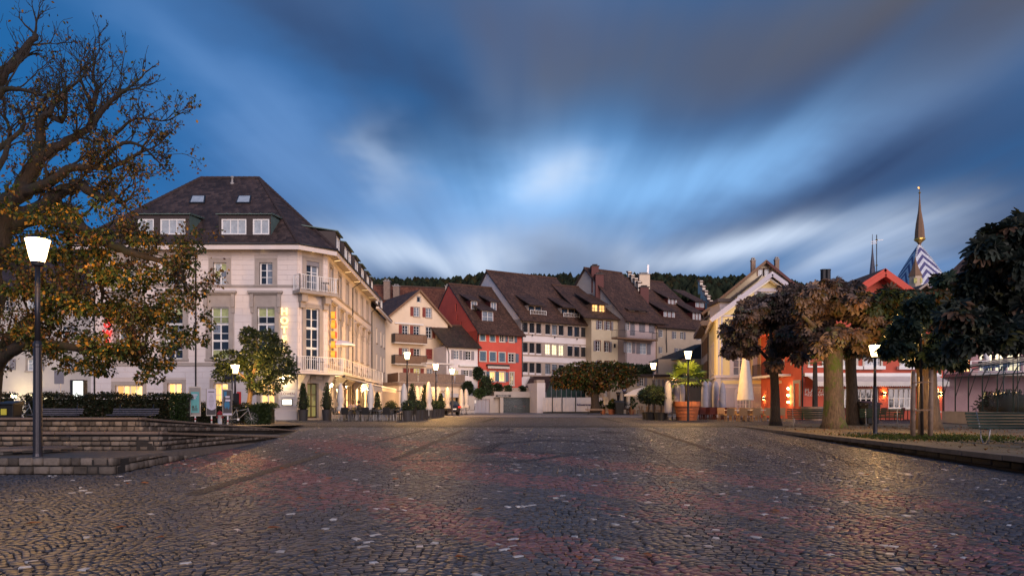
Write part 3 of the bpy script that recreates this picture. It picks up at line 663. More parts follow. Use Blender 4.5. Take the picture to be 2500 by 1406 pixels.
def tier(pl, behind, zbase, courses, bl, label, plank=True):
    root = thing('stone_tier', (pl[1].x - 3, pl[1].y + .5, zbase[0]), label, 'stone seating', 'tiers of stone seating')
    for i in range(len(pl) - 1):
        a, b = pl[i], pl[i + 1]; t = (b - a); t.z = 0; t.normalize(); n = Vector((t.y, -t.x, 0))
        if n.y > 0 and i == 0: n = -n
        ca = .05 if plank else 0.0
        blocks(root, a, b, zbase[i], zbase[i + 1], a.z - (.10 if plank else .0), b.z - (.10 if plank and i == 0 else .0), courses, bl, n)
        mbk = MB(); off = -n * .06      # mortar core behind the blocks
        core = [a + off, b + off, b + off - n * .5, a + off - n * .5]
        mbk.hexa([Vector((c.x, c.y, z - .1)) for c, z in zip(core, (zbase[i], zbase[i + 1], zbase[i + 1], zbase[i]))] + [Vector((c.x, c.y, z - .05)) for c, z in zip(core, (a.z, b.z, b.z, a.z))])
        mbk.build('mortar_core', K['mortar'], root)
        if plank:      # timber seat planks on top, with open gaps below
            L = (b - a).length; nseg = max(1, int(L / 2.4))
            for k in range(nseg):
                p0, p1 = a + (b - a) * (k / nseg), a + (b - a) * ((k + 1) / nseg); dd = (p1 - p0).normalized(); mbp = MB()
                q0, q1 = p0 + dd * .01, p1 - dd * .01; o1, o2 = n * .05, -n * .40
                mbp.hexa([q0 + o1 - Vector((0, 0, .06)), q1 + o1 - Vector((0, 0, .06)), q1 + o2 - Vector((0, 0, .06)), q0 + o2 - Vector((0, 0, .06)), q0 + o1, q1 + o1, q1 + o2, q0 + o2]); mbp.build('plank', K['bench_wood'], root, bevel=.008)
                mbf = MB(); q = p0 + dd * .25; mbf.hexa([Vector((c.x, c.y, c.z - .14)) for c in (q - o1 * .2, q + dd * .12 - o1 * .2, q + dd * .12 + o2, q + o2)] + [Vector((c.x, c.y, c.z - .061)) for c in (q - o1 * .2, q + dd * .12 - o1 * .2, q + dd * .12 + o2, q + o2)]); mbf.build('bracket', K['dark'], root)
    mt = MB(); ring = [Vector((p.x, p.y, p.z - (.02 if not plank else .13))) for p in pl] + [Vector((p.x, p.y, q.z - (.02 if not plank else .13))) for p, q in zip(behind[::-1], pl[::-1])]
    for i in range(len(pl) - 1):
        a, b = pl[i], pl[i + 1]; c, d = behind[i + 1], behind[i]; dz = .015 if not plank else .13
        mt.face([(a.x, a.y, a.z - dz), (b.x, b.y, b.z - dz), (c.x, c.y, b.z - dz), (d.x, d.y, a.z - dz)])
    mt.build('tread', K['tread'], root)
    return root
tier(T1, T2, [gz(0, 14.4), gz(0, 14.4), T1[2].z - .02], 2, .27, 'lowest stone tier of the seating, with two courses of big grey blocks', plank=False)
tier(T2, T3, [.44, .44, T2[2].z - .02], 3, .24, 'middle stone tier of the seating with long timber seat planks on top')
T4 = [Vector((-24, 22.5, 1)), Vector((T3[1].x - .6, 22.5, 1)), Vector((T3[2].x - .4, T3[2].y + .6, .4))]
tier(T3, T4, [.80, .80, T3[2].z - .02], 2, .20, 'top stone tier of the seating below the hedge and grey benches')
# terrace behind the seating
mb = MB(); zt = lambda y: .85 - .35 * min(max((y - 20) / 16, 0), 1)
def terr(y, xr): return [(-60, y, zt(y)), (xr, y, zt(y))]
yy = [20, 24, 28, T3[2].y, 36, 47.9]; xr = [T3[1].x - .3, T3[1].x - .5, T3[1].x - .8, T3[2].x - .3, T3[2].x - 1.2, -17]
for i in range(len(yy) - 1):
    a, b = terr(yy[i], xr[i]), terr(yy[i + 1], xr[i + 1]); mb.face([a[0], a[1], b[1], b[0]])
tag(mb.build('terrace_paving', K['tread']), kind='structure')
# curved timber deck seat at far left, on the lowest tread
root = thing('round_bench', (-13.2, 15.6, .46), 'low curved timber seat at the left edge beside the big lamp post', 'bench')
for k, (r0, r1) in enumerate(((2.05, 2.42), (2.44, 2.82), (2.84, 3.2))):
    ring = [Vector((-13.6 + r1 * math.cos(a), 16.35 - .62 * r1 * math.sin(a), .60)) for a in np.linspace(.0, math.pi, 24)] + [Vector((-13.6 + r0 * math.cos(a), 16.35 - .62 * r0 * math.sin(a), .60)) for a in np.linspace(math.pi, 0, 24)]
    n = len(ring); m2 = MB()
    for i in range(23):
        a, b, c, d = ring[i], ring[i + 1], ring[n - 2 - i], ring[n - 1 - i]; dn = Vector((0, 0, -.05)); m2.hexa([a + dn, b + dn, c + dn, d + dn, a, b, c, d])
    m2.build('plank', K['bench_wood'], root)
for a in np.linspace(.2, math.pi - .2, 7): m2 = MB(); m2.box((-13.6 + 2.5 * math.cos(a), 16.35 - .62 * 2.5 * math.sin(a), .505), (.5, .3, .09), 0); m2.build('support', K['stonegrey'], root)

# ------------------------------------------------------------------ raised gravel bed on the right
def gravel_mat():
    m, nt, b, N, L = newmat('gravel'); tc = N.new('ShaderNodeTexCoord')
    v = N.new('ShaderNodeTexNoise'); v.inputs['Scale'].default_value = 55; v.inputs['Detail'].default_value = 3; L.new(tc.outputs['Object'], v.inputs['Vector'])
    n = N.new('ShaderNodeTexNoise'); n.inputs['Scale'].default_value = .9; n.inputs['Detail'].default_value = 8; n.inputs['Roughness'].default_value = .7; L.new(tc.outputs['Object'], n.inputs['Vector'])
    cr = N.new('ShaderNodeValToRGB'); e = cr.color_ramp.elements; e[0].position = .3; e[0].color = (.10, .082, .060, 1); e[1].position = .7; e[1].color = (.24, .20, .15, 1); L.new(v.outputs['Fac'], cr.inputs[0])
    c2 = N.new('ShaderNodeValToRGB'); e = c2.color_ramp.elements; e[0].position = .38; e[0].color = (.55, .6, .42, 1); e[1].position = .62; e[1].color = (1.1, 1.05, 1, 1); L.new(n.outputs['Fac'], c2.inputs[0])
    mx = N.new('ShaderNodeMix'); mx.data_type = 'RGBA'; mx.blend_type = 'MULTIPLY'; mx.inputs[0].default_value = 1; L.new(cr.outputs[0], mx.inputs[6]); L.new(c2.outputs[0], mx.inputs[7]); L.new(mx.outputs[2], b.inputs['Base Color'])
    b.inputs['Roughness'].default_value = .95
    bp = N.new('ShaderNodeBump'); bp.inputs['Strength'].default_value = .8; bp.inputs['Distance'].default_value = .02; L.new(v.outputs['Fac'], bp.inputs['Height']); L.new(bp.outputs[0], b.inputs['Normal'])
    return m
K['gravel'] = gravel_mat()
def kx(y): return 10.5 + (y + 20) / 34.5 * .37 if y < 14.5 else 10.87 + (y - 14.5) / 20.7 * .66
mb = MB(); ys = [4, 10, 14.5, 20, 27, 35.2]
for a, b in zip(ys[:-1], ys[1:]): mb.face([(kx(a) + .3, a, .455), (60, a, .455), (60, b, .455), (kx(b) + .3, b, .455)])
mb.face([(kx(35.2) + .3, 35.2, .455), (60, 35.2, .455), (60, 39, .455), (16, 39, .455)])
tag(mb.build('gravel_bed', K['gravel']), kind='structure')
root = thing('retaining_wall', (11, 20, 0), 'low stone retaining wall with overhanging kerb slabs along the gravel bed', 'wall')
y = 5.0
while y < 35.2:
    L = min(random.uniform(1.0, 1.6), 35.25 - y); m2 = MB(); a, b = y + .006, y + L - .006; zt_ = .47 + random.uniform(-.004, .004)
    x0, x1 = kx(a), kx(b); m2.hexa([(x0 - .02, a, zt_ - .13), (x1 - .02, b, zt_ - .13), (x1 + .38, b, zt_ - .13), (x0 + .38, a, zt_ - .13), (x0 - .02, a, zt_), (x1 - .02, b, zt_), (x1 + .38, b, zt_), (x0 + .38, a, zt_)][::1])
    m2.build('kerb_slab', K['concrete_k'] if 'concrete_k' in K else K['tread'], root, bevel=.015); y += L
a, b = Vector((kx(35) + .10, 35, 0)), Vector((kx(5) + .10, 5, 0))
blocks(root, a, b, gz(0, 35) - .02, 0, .335, .335, 2, .55, (-1, 0), (.050, .046, .040))
m2 = MB(); m2.hexa([(kx(5) + .15, 5, -.1), (kx(35) + .15, 35, -.1), (kx(35) + .5, 35, -.1), (kx(5) + .5, 5, -.1), (kx(5) + .15, 5, .335), (kx(35) + .15, 35, .335), (kx(35) + .5, 35, .335), (kx(5) + .5, 5, .335)]); m2.build('mortar_core', K['mortar'], root)

# drain channels let into the paving
def drain(pa, pb, label, w=.20, rows=2):
    a, b = ground(*pa), ground(*pb); root = thing('drain_channel', tuple((a + b) / 2), label, 'drain'); t = (b - a); L = t.length; t.normalize(); n = Vector((t.y, -t.x, 0)).normalized()
    f = MB(); g = MB(); up = Vector((0, 0, .012))
    for k in range(rows + 1): o = n * (-w / 2 + w * k / rows); f.bar(a + o + up, b + o + up, .022, .010)
    k = 0.0
    while k < L: p = a + t * k + up; g.bar(p - n * w * .46, p + n * w * .46, .03, .008); k += .26
    f.build('edge_rail', K['rust'], root); g.build('grating', K['rust'], root, kind='stuff')
K['rust'] = mat('rusty_iron', (.105, .085, .068), .7, .4, 12, spec=.3)
drain((965, 1121), (1130, 1050), 'long rusty drain channel running back left of the dark paving pattern')
drain((470, 1207), (800, 1106), 'drain channel crossing the red lit setts in front of the stone seating', .24, 3)
drain((1576, 1048), (1738, 1099), 'rusty drain channel right of the dark paving pattern')
# ------------------------------------------------------------------ hotel on the corner
HB = .45
hotel = thing('hotel', (-21.5, 55, HB), 'cream corner hotel with dark hipped roof, balconies and lit vertical lettering', 'hotel')
fF = Fr((-29.6, 48.0), (-15.1, 48.0)); fC = Fr((-15.1, 48.0), (-13.43, 49.69)); fS = Fr((-13.43, 49.69), (-14.86, 71.8)); f3 = Fr((-14.86, 71.8), (-15.75, 85.0))
EAVE = 12.45
def ashlar(fr, s0, s1, z0, z1, rows, bw, holes, parent, m, pad=0.0, out=.022, off=0):
    """dressed blocks with recessed joints; blocks are cut round the openings"""
    h = (z1 - z0) / rows; g = .018; res = []
    for k in range(rows):
        a, b = z0 + k * h, z0 + (k + 1) * h; cuts = [(s0, s1)]
        for (p, q, r, t) in holes:
            if q - pad < b - .02 and t + pad > a + .02:
                cuts = [c for x, y in cuts for c in ((x, min(y, p - pad)), (max(x, r + pad), y)) if c[1] - c[0] > .06]
        for x, y in cuts:
            n = max(1, round((y - x) / bw)); st = (k + off) % 2
            edges = [x] + [x + (y - x) * (i + (.5 if st else 0)) / n for i in range(0 if st else 1, n)] + [y]
            for e0, e1 in zip(edges[:-1], edges[1:]):
                if e1 - e0 > .05: res.append((e0 + g / 2, e1 - g / 2, a + g / 2, b - g / 2))
    return [(fr, out, m) + r for r in res]
BLK = []
def flush_blocks(parent, lim=300):
    seen = sorted(BLK, key=lambda r: -(r[4] - r[3]) * (r[6] - r[5]) * abs(r[0].n.y + .15) / max(r[0].p.y, 1) ** 2); rest = {}
    for i, (fr, o, m, a, b, c, d) in enumerate(seen):
        if i < lim:
            q = MB(); fr.box(q, a, b, c, d, -.03, o); q.build('ashlar_block', K[m], parent)
        else:
            q = rest.setdefault(m, MB()); fr.box(q, a, b, c, d, -.03, o)
    for m, q in rest.items(): tag(q.build('more_ashlar_blocks', K[m], parent), kind='stuff')
K['hotel_low'] = mat('hotel_ground_floor', (.60, .56, .56), .85, .10, .6, .15, 50)
bays = [311, 425, 537, 649.5]
top = [fF.rect(u - 16, 641, u + 16, 695) for u in bays]; fst = [fF.rect(u - 21.5, 750, u + 21.5, 876) for u in bays]
low = [fF.rect(282, 940, 348, 992), fF.rect(409, 935, 444, 992), fF.rect(522, 935, 557, 992), fF.rect(636, 935, 670, 991)]
wall(fF, [(0, HB), (14.5, HB), (14.5, EAVE), (0, EAVE)], top + fst + low, K['hotel_base'], hotel, back=17, reveal=.3)
pads = [(a - .36, b - .25, c + .36, d + .35) for a, b, c, d in top] + [(a - .42, b, c + .42, d + 1.05) for a, b, c, d in fst] + [(a - .3, b, c + .3, d + .2) for a, b, c, d in low]
zb1, zb2 = 4.35, 9.85
BLK += ashlar(fF, 0, 14.5, HB + .95, zb1 - .12, 7, 1.25, pads, hotel, 'hotel_low'); BLK += ashlar(fF, 0, 14.5, zb1 + .12, zb2 - .62, 10, 1.15, pads, hotel, 'hotel'); BLK += ashlar(fF, 0, 14.5, zb2 + .08, EAVE - .05, 7, 1.3, pads, hotel, 'hotel')
def band(fr, s0, s1, z, h, o, m='hotel', name='string_course'): q = MB(); fr.box(q, s0, s1, z, z + h, -.02, o); return q.build(name, K[m], hotel)
for fr, L in ((fF, 14.5), (fS, fS.len)):
    band(fr, 0, L, zb1 - .12, .24, .09, 'trim'); band(fr, 0, L, zb2 - .08, .16, .06, 'trim'); band(fr, 0, L, zb2 - .62, .10, .05); band(fr, 0, L, zb2 - .52, .36, .035)
for i, r in enumerate(top): window(fF, r, hotel, 2, 3, 'white', ['glass_mid', 'glass_pale', 'glass_green', 'glass_mid', 'glass_pale', 'glass_green'] if i != 3 else ['glass', 'glass_mid'], trim='trim', tw=.30, sill='trim', sep=True, inset=.2)
def tallwin(fr, r, pm, parent=None):
    w = window(fr, r, hotel, 2, 6, 'white', pm, trim='trim', tw=.34, sill='trim', sep=True, inset=.2, hood=.62)
    s0, z0, s1, z1 = r
    for k in (.355, .68): q = MB(); fr.box(q, s0, s1, z0 + (z1 - z0) * k - .07, z0 + (z1 - z0) * k + .07, -.25, -.15); q.build('transom', K['white'], w)
    q = MB()
    for k in range(4): zz = z0 + (z1 - z0) * .70 + k * .13; q.bar(fr.w(s0, zz, -.08), fr.w(s1, zz, -.08), .022)
    q.build('guard_rail', K['dark'], w)
for i, r in enumerate(fst): tallwin(fF, r, ['glass', 'glass', 'glass', 'glass', 'glass_mid', 'glass', 'glass', 'glass_mid', 'glass', 'glass', 'glass_green', 'glass_green'] if i != 2 else ['glass_green', 'glass_green', 'glass', 'glass', 'glass', 'glass', 'glass_mid', 'glass', 'glass_green', 'glass_green', 'glass_green', 'glass_green'])
for i, r in enumerate(low): window(fF, r, hotel, 2 if i else 4, 2, 'white', 'lit', trim='trim', tw=.26, sill='trim', inset=.2)
band(fF, 0, 14.5, HB, .62, .14, 'hotel', 'plinth'); band(fF, 0, 14.5, HB + .62, .08, .17, 'hotel', 'plinth_cap')
# chamfered corner
cw = fC.len; door = (cw / 2 - .44, HB + .12, cw / 2 + .44, 3.05)
ct = (cw / 2 - .50, 9.55, cw / 2 + .50, 11.75); cf = (cw / 2 - .52, 4.0, cw / 2 + .52, 8.4)
wall(fC, [(0, HB), (cw, HB), (cw, EAVE), (0, EAVE)], [door, cf, ct], K['hotel_base'], hotel, back=.5, reveal=.3)
cp = [(a - .34, b, c + .34, d + .34) for a, b, c, d in (door, cf, ct)]
BLK += ashlar(fC, 0, cw, HB + .95, zb1 - .12, 7, 1.2, cp, hotel, 'hotel'); BLK += ashlar(fC, 0, cw, zb1 + .12, zb2 - .62, 10, 1.2, cp, hotel, 'hotel'); BLK += ashlar(fC, 0, cw, zb2 + .08, EAVE - .05, 7, 1.2, cp, hotel, 'hotel')
window(fC, ct, hotel, 2, 3, 'white', ['glass', 'glass_mid'], trim='trim', tw=.28, sep=True, inset=.2); q = MB(); fC.box(q, ct[0], ct[2], ct[3] - .32, ct[3], -.19, -.02); q.build('blind_box', K['shutter_grey'], hotel)
w = window(fC, cf, hotel, 2, 6, 'white', 'glass', trim='trim', tw=.28, sep=True, inset=.2)
for k in (.355, .68): q = MB(); fC.box(q, cf[0], cf[2], cf[1] + (cf[3] - cf[1]) * k - .07, cf[1] + (cf[3] - cf[1]) * k + .07, -.25, -.15); q.build('transom', K['white'], w)
K['door_glass'] = litmat('entrance_glass', (.75, .58, .16), .32, .5, 1.3, (.5, .42, .12)); K['bronze'] = mat('bronze_frame', (.10, .075, .055), .4, .1, 4, metal=.6)
q = MB(); s0, z0, s1, z1 = door
for a, b, c, d in ((s0, s0 + .07, z0, z1), (s1 - .07, s1, z0, z1), (s0 + .07, s1 - .07, z1 - .08, z1), ((s0 + s1) / 2 - .04, (s0 + s1) / 2 + .04, z0, z1 - .08), (s0 + .07, s1 - .07, z0 + 1.65, z0 + 1.72), (s0 + .07, s1 - .07, z0 + .8, z0 + .87), (s0 + .07, s1 - .07, z0, z0 + .12)): fC.box(q, a, b, c, d, -.30, -.2)
dr = q.build('entrance_door', K['bronze'], hotel)
q = MB(); q.face([fC.w(s0 + .05, z0, -.26), fC.w(s1 - .05, z0, -.26), fC.w(s1 - .05, z1, -.26), fC.w(s0 + .05, z1, -.26)]); q.build('door_pane', K['door_glass'], dr)
q = MB(); q.tube([fC.w((s0 + s1) / 2 + .12, z0 + 1.0, -.16), fC.w((s0 + s1) / 2 + .12, z0 + 1.5, -.16)], .018, 6); q.build('door_handle', K['steel'], dr)
q = MB(); fC.box(q, s0 - .3, s0, HB, z1 + .3, -.05, .06); fC.box(q, s1, s1 + .3, HB, z1 + .3, -.05, .06); fC.box(q, s0, s1, z1, z1 + .3, -.05, .064); fC.box(q, cw / 2 - .2, cw / 2 + .2, z1 + .02, z1 + .62, -.05, .14); q.build('door_surround', K['trim'], hotel)
q = MB(); fC.box(q, s0 - .1, s1 + .1, HB - .02, HB + .12, -.3, .35); q.build('doorstep', K['trim'], hotel)
for a, b in ((-.02, s0 - .3), (s1 + .3, cw + .02)):
    q = MB(); fC.box(q, a, b, HB, HB + .7, -.05, .14); q.build('plinth', K['stonegrey'], hotel)
# long side facade, two sections, and the plain annexe behind
sc_ = [1.35, 4.75, 8.1, 12.6, 16.0, 19.6]
stop = [(c - .55, 9.95, c + .55, 11.75) for c in sc_]; sfst = [(c - .55, 4.75, c + .55, 8.3) for c in sc_[:3]] + [(c - .5, 5.6, c + .5, 8.1) for c in sc_[3:]] ; smez = [(c - .7, 3.95, c + .7, 4.85) for c in sc_[3:]]
slow = [(1.0, .75, 2.3, 3.05), (3.9, .75, 6.3, 3.05), (7.4, .75, 9.8, 3.05), (12, .75, 15.5, 3.05), (17, .75, 20.5, 3.05)]
wall(fS, [(0, HB), (fS.len, HB), (fS.len, EAVE), (0, EAVE)], stop + sfst + smez + slow, K['hotel_base'], hotel, back=8, reveal=.3)
sp = [(a - .25, b, c + .25, d + .25) for a, b, c, d in stop] + [(a - .3, b - .1, c + .3, d + .75) for a, b, c, d in sfst] + [(a - .15, b - .1, c + .15, d + .15) for a, b, c, d in smez + slow]
BLK += ashlar(fS, 0, fS.len, HB, zb1 - .12, 8, 1.3, sp, hotel, 'hotel', off=1); BLK += ashlar(fS, 0, fS.len, zb1 + .12, zb2 - .62, 10, 1.3, sp, hotel, 'hotel'); BLK += ashlar(fS, 0, fS.len, zb2 + .08, EAVE - .05, 7, 1.3, sp, hotel, 'hotel')
for r in stop: window(fS, r, hotel, 2, 3, 'white', 'glass_mid', trim='trim', tw=.22, sill='trim', inset=.22)
for i, r in enumerate(sfst): window(fS, r, hotel, 2, 4, 'white', 'glass', trim='trim', tw=.26, sill='trim', inset=.22, hood=.45)
for r in smez: window(fS, r, hotel, 1, 1, 'white', 'glass', trim='trim', tw=.12, inset=.2)
for r in slow: window(fS, r, hotel, 2, 2, 'bronze', 'lit_shop', trim='trim', tw=.14, inset=.2)
f3.eave = 11.85
w3 = [(c - .45, z, c + .45, z + h) for c in (4.8, 8.6, 11.4) for z, h in ((8.4, 1.7), (5.4, 1.8))] + [(8.0, 3.9, 8.9, 4.6)]
hot3 = thing('plain_house', (-18, 79, HB), 'plain cream house adjoining the hotel with unadorned window slots', 'house')
wall(f3, [(0, HB), (f3.len, HB), (f3.len, f3.eave), (0, f3.eave)], w3 + [(1, .7, 3.5, 3.0), (5.5, .7, 9, 3.0)], K['cream2'], hot3, back=8, reveal=.3)
for r in w3: window(f3, r, hot3, 2, 1, 'shutter_grey', 'glass', inset=.2, sill='trim', tw=.05)
for r in [(1, .7, 3.5, 3.0), (5.5, .7, 9, 3.0)]: window(f3, r, hot3, 3, 2, 'white', 'lit_shop', inset=.2)
flush_blocks(hotel)
# cornice: fascia, soffit with lit slots, gutter
E = [Vector((-30.5, 47.1, 0)), Vector((-14.72, 47.1, 0)), Vector((-12.62, 49.2, 0)), Vector((-13.92, 71.8, 0))]; Wl = [Vector((-29.6, 48, 0)), Vector((-15.1, 48, 0)), Vector((-13.43, 49.69, 0)), Vector((-14.86, 71.8, 0))]
Z = lambda p, z: Vector((p.x, p.y, z))
for i in range(3):
    q = MB(); a, b, c, d = E[i], E[i + 1], Wl[i + 1], Wl[i]
    q.hexa([Z(a, EAVE - .22), Z(b, EAVE - .22), Z(b + (c - b) * .08, EAVE - .22), Z(a + (d - a) * .08, EAVE - .22), Z(a, EAVE + .14), Z(b, EAVE + .14), Z(b + (c - b) * .08, EAVE + .14), Z(a + (d - a) * .08, EAVE + .14)]); q.build('fascia', K['hotel'], hotel)
    q = MB(); q.face([Z(a, EAVE - .05), Z(b, EAVE - .05), Z(c, EAVE - .05), Z(d, EAVE - .05)]); q.face([Z(a, EAVE + .1), Z(b, EAVE + .1), Z(c, EAVE + .1), Z(d, EAVE + .1)]); q.build('soffit', K['trim'], hotel)
    q = MB(); q.tube([Z(a, EAVE + .17) + (a - d) * .06, Z(b, EAVE + .17) + (b - c) * .06], .075, 8); q.build('gutter', K['dark'], hotel, smooth=True)
    n = max(1, int((b - a).length / 4.5))
    K.setdefault('slotlight', mat('soffit_lamp', (1, .8, .5), .4, 0, emit=(1, .68, .32), es=1.0)) if 'slotlight' not in K else None
    for k in range(n):
        q = MB(); m0 = a + (b - a) * ((k + .5) / n); md = d + (c - d) * ((k + .5) / n); t = (b - a).normalized() * .1; q.face([Z(m0 + (md - m0) * .12 - t, EAVE - .056), Z(m0 + (md - m0) * .12 + t, EAVE - .056), Z(md + (m0 - md) * .1 + t, EAVE - .056), Z(md + (m0 - md) * .1 - t, EAVE - .056)]); q.build('soffit_light', K['slotlight'], hotel)
# roofs
zr = EAVE + .18; RL, RR = Vector((-25.5, 56, 20.1)), Vector((-20.76, 56, 20.1)); RB = Vector((-21.8, 72, 20.1)); e = [Z(p, zr) for p in E]; BL = Vector((-30.5, 66, zr))
def roofpart(ring, m, parent, th=.12, name='roof', m2='cladding'): return MB().slab(ring, th, 0, 1).build(name, [K[m], K[m2]], parent)
roofpart([e[0], e[1], RR, RL], 'tile_dark', hotel); roofpart([e[1], e[2], RR], 'tile_dark', hotel); roofpart([e[2], e[3], RB, RR], 'tile_dark', hotel); roofpart([e[0], RL, Vector((-25.5, 60, 20.1)), BL], 'tile_dark', hotel); roofpart([RL, RR, RB, Vector((-25.5, 60, 20.1))], 'tile_dark', hotel)
def ridge(pts, parent, m='tile_dark', r=.13):
    q = MB(); pts = [Vector(p) for p in pts]
    for a, b in zip(pts[:-1], pts[1:]):
        n = max(1, int((b - a).length / .42))
        for k in range(n): x, y = a + (b - a) * (k / n), a + (b - a) * ((k + 1.06) / n); q.tube([x, y], [r, r * .82], 7)
    return q.build('ridge_tiles', K[m if m in K else 'cladding'], parent, kind='stuff')
K['ridge_dark'] = mat('dark_ridge_tile', (.05, .032, .028), .75, .3, 4); K['ridge_brown'] = mat('brown_ridge_tile', (.10, .05, .032), .75, .3, 4)
ridge([e[0], RL, RR, RB], hotel, 'ridge_dark'); ridge([e[1], RR], hotel, 'ridge_dark'); ridge([e[2], RR], hotel, 'ridge_dark')
slopeA = (20.1 - zr) / (56 - 47.1)
def roofA(u, v):      # pixel on the front roof plane
    dx, dz = (u - U0) / F, -(v - V0) / F; D = (EYE - zr + slopeA * 47.1) / (slopeA - dz); return Vector((dx * D, D, EYE + dz * D))
for u0, u1 in ((333, 462), (534, 661)):      # two front dormers with copper roofs
    D0 = 48.05; x0, x1 = (u0 - U0) / F * D0, (u1 - U0) / F * D0; zb, ztp = EYE + (V0 - 577) / F * D0, EYE + (V0 - 524) / F * D0; yb = 47.1 + (ztp + .12 - zr) / slopeA
    fd = Fr((x0, D0), (x1, D0)); wd = [fd.rect(a, 534.5, b, 572.5) for a, b in (((540.5, 601.5), (617, 657.5)) if u0 > 500 else ((336, 375.5), (391, 452.5)))]
    d = wall(fd, [(0, zb - .4), (fd.len, zb - .4), (fd.len, ztp), (0, ztp)], wd, K['cladding'], hotel, back=2.6, reveal=.12, name='dormer')
    for k, r in enumerate(wd): window(fd, r, d, 3 if (r[2] - r[0]) > 1.3 else 2, 1, 'white', 'glass_pale', inset=.06, fw=.09, flat=True)
    q = MB(); 
    for k in range(5):
        a, b = x0 - .15 + (x1 - x0 + .3) * k / 5, x0 - .15 + (x1 - x0 + .3) * (k + 1) / 5
        q.slab([(a, D0 - .2, ztp + .02), (b - .02, D0 - .2, ztp + .02), (b - .02, yb + .5, ztp + .32), (a, yb + .5, ztp + .32)], .05); q.bar((b - .01, D0 - .2, ztp + .05), (b - .01, yb + .5, ztp + .35), .03, .05)
    q.build('dormer_roof', K['copper'], d)
    for x, sg in ((x0, -1), (x1, 1)): q = MB(); q.face([(x + sg * .012, D0, zb - .4), (x + sg * .012, D0, ztp), (x + sg * .012, yb, ztp + .1)][::sg]); q.build('copper_cheek', K['copper'], d)
for u0, u1 in ((462, 503), (575.5, 614.5)):
    a, b, c, d = roofA(u0, 498), roofA(u1 - 3, 498), roofA(u1, 480), roofA(u0 + 7, 480); n = Vector((0, -slopeA, 1)).normalized()
    q = MB(); q.slab([p + n * .10 for p in (a, b, c, d)], .12); sk = q.build('skylight', K['dark'], hotel)
    q = MB(); ce = (a + b + c + d) / 4; q.face([ce + (p - ce) * .82 + n * .108 for p in (a, b, c, d)]); q.build('skylight_pane', K['glass_pale'], sk)
p = roofA(567, 448); q = MB(); q.lathe(p - Vector((0, 0, .2)), [(.16, 0), (.15, .25), (.08, .3), (.08, .62), (.13, .64), (.13, .75), (.02, .8)], 10); q.build('vent_pipe', K['stonegrey'], hotel, smooth=True)
# side dormers
for i, (a, b) in enumerate(((1.2, 3.2), (4.6, 8.3), (9.6, 12.0), (13.2, 15.4), (16.6, 18.8), (19.8, 21.6))):
    fd = Fr(tuple(fS.w(0, 0, .35).xy), tuple(fS.w(fS.len, 0, .35).xy)); zb, ztp = EAVE + .25, EAVE + 2.0
    r = [(a + .3, zb + .45, b - .3, ztp - .25)] if b - a < 3 else [(a + .3, zb + .45, (a + b) / 2 - .2, ztp - .25), ((a + b) / 2 + .2, zb + .45, b - .3, ztp - .25)]
    d = wall(fd, [(a, zb), (b, zb), (b, ztp), (a, ztp)], r, K['cladding'], hotel, back=3.2, reveal=.1, name='dormer')
    for x in r: window(fd, x, d, 2, 1, 'white', 'glass_mid', inset=.05, fw=.08, flat=True)
    q = MB(); q.slab([fd.w(a - .12, ztp + .02, .2), fd.w(b + .12, ztp + .02, .2), fd.w(b + .12, ztp + .55, -3.4), fd.w(a - .12, ztp + .55, -3.4)], .07); q.build('dormer_roof', K['copper'], d)
# annexe roof
q0, q1, q2, q3 = f3.w(0, f3.eave + .05, .9), f3.w(f3.len + .3, f3.eave + .05, .9), f3.w(f3.len + .3, f3.eave + 6, -6), f3.w(0, f3.eave + 6, -6)
roofpart([q0, q1, q2, q3], 'tile_dark', hot3, .16); q = MB(); f3.box(q, 0, f3.len, f3.eave - .25, f3.eave - .05, .55, .85); q.build('fascia', K['hotel'], hot3)
for a, b in ((3.0, 5.6), (7.2, 9.6)):
    fd = Fr(tuple(f3.w(0, 0, .1).xy), tuple(f3.w(f3.len, 0, .1).xy)); r = [(a + .3, f3.eave + .75, b - .3, f3.eave + 1.9)]
    d = wall(fd, [(a, f3.eave + .3), (b, f3.eave + .3), (b, f3.eave + 2.1), (a, f3.eave + 2.1)], r, K['cladding'], hot3, back=2.5, reveal=.1, name='dormer'); window(fd, r[0], d, 2, 1, 'white', 'glass_mid', inset=.05, flat=True)
# downspouts
pipe(hotel, [fF.w(7.42, EAVE + .1, .8), fF.w(7.42, EAVE - .3, .12), fF.w(7.42, HB, .12)]); pipe(hotel, [fF.w(.3, EAVE, .1), fF.w(.3, HB, .1)])
pipe(hotel, [fS.w(10.3, EAVE + .1, .85), fS.w(10.3, EAVE - .25, .8), fS.w(10.3, EAVE - .7, .12), fS.w(10.3, HB, .12)]); pipe(hot3, [f3.w(.1, EAVE + .0, .85), f3.w(.1, EAVE - .6, .8), f3.w(.1, EAVE - 1.2, .12), f3.w(.1, HB, .12)])
pipe(hotel, [fF.w(11.15, zb1, .1), fF.w(11.15, HB, .1)], .035)
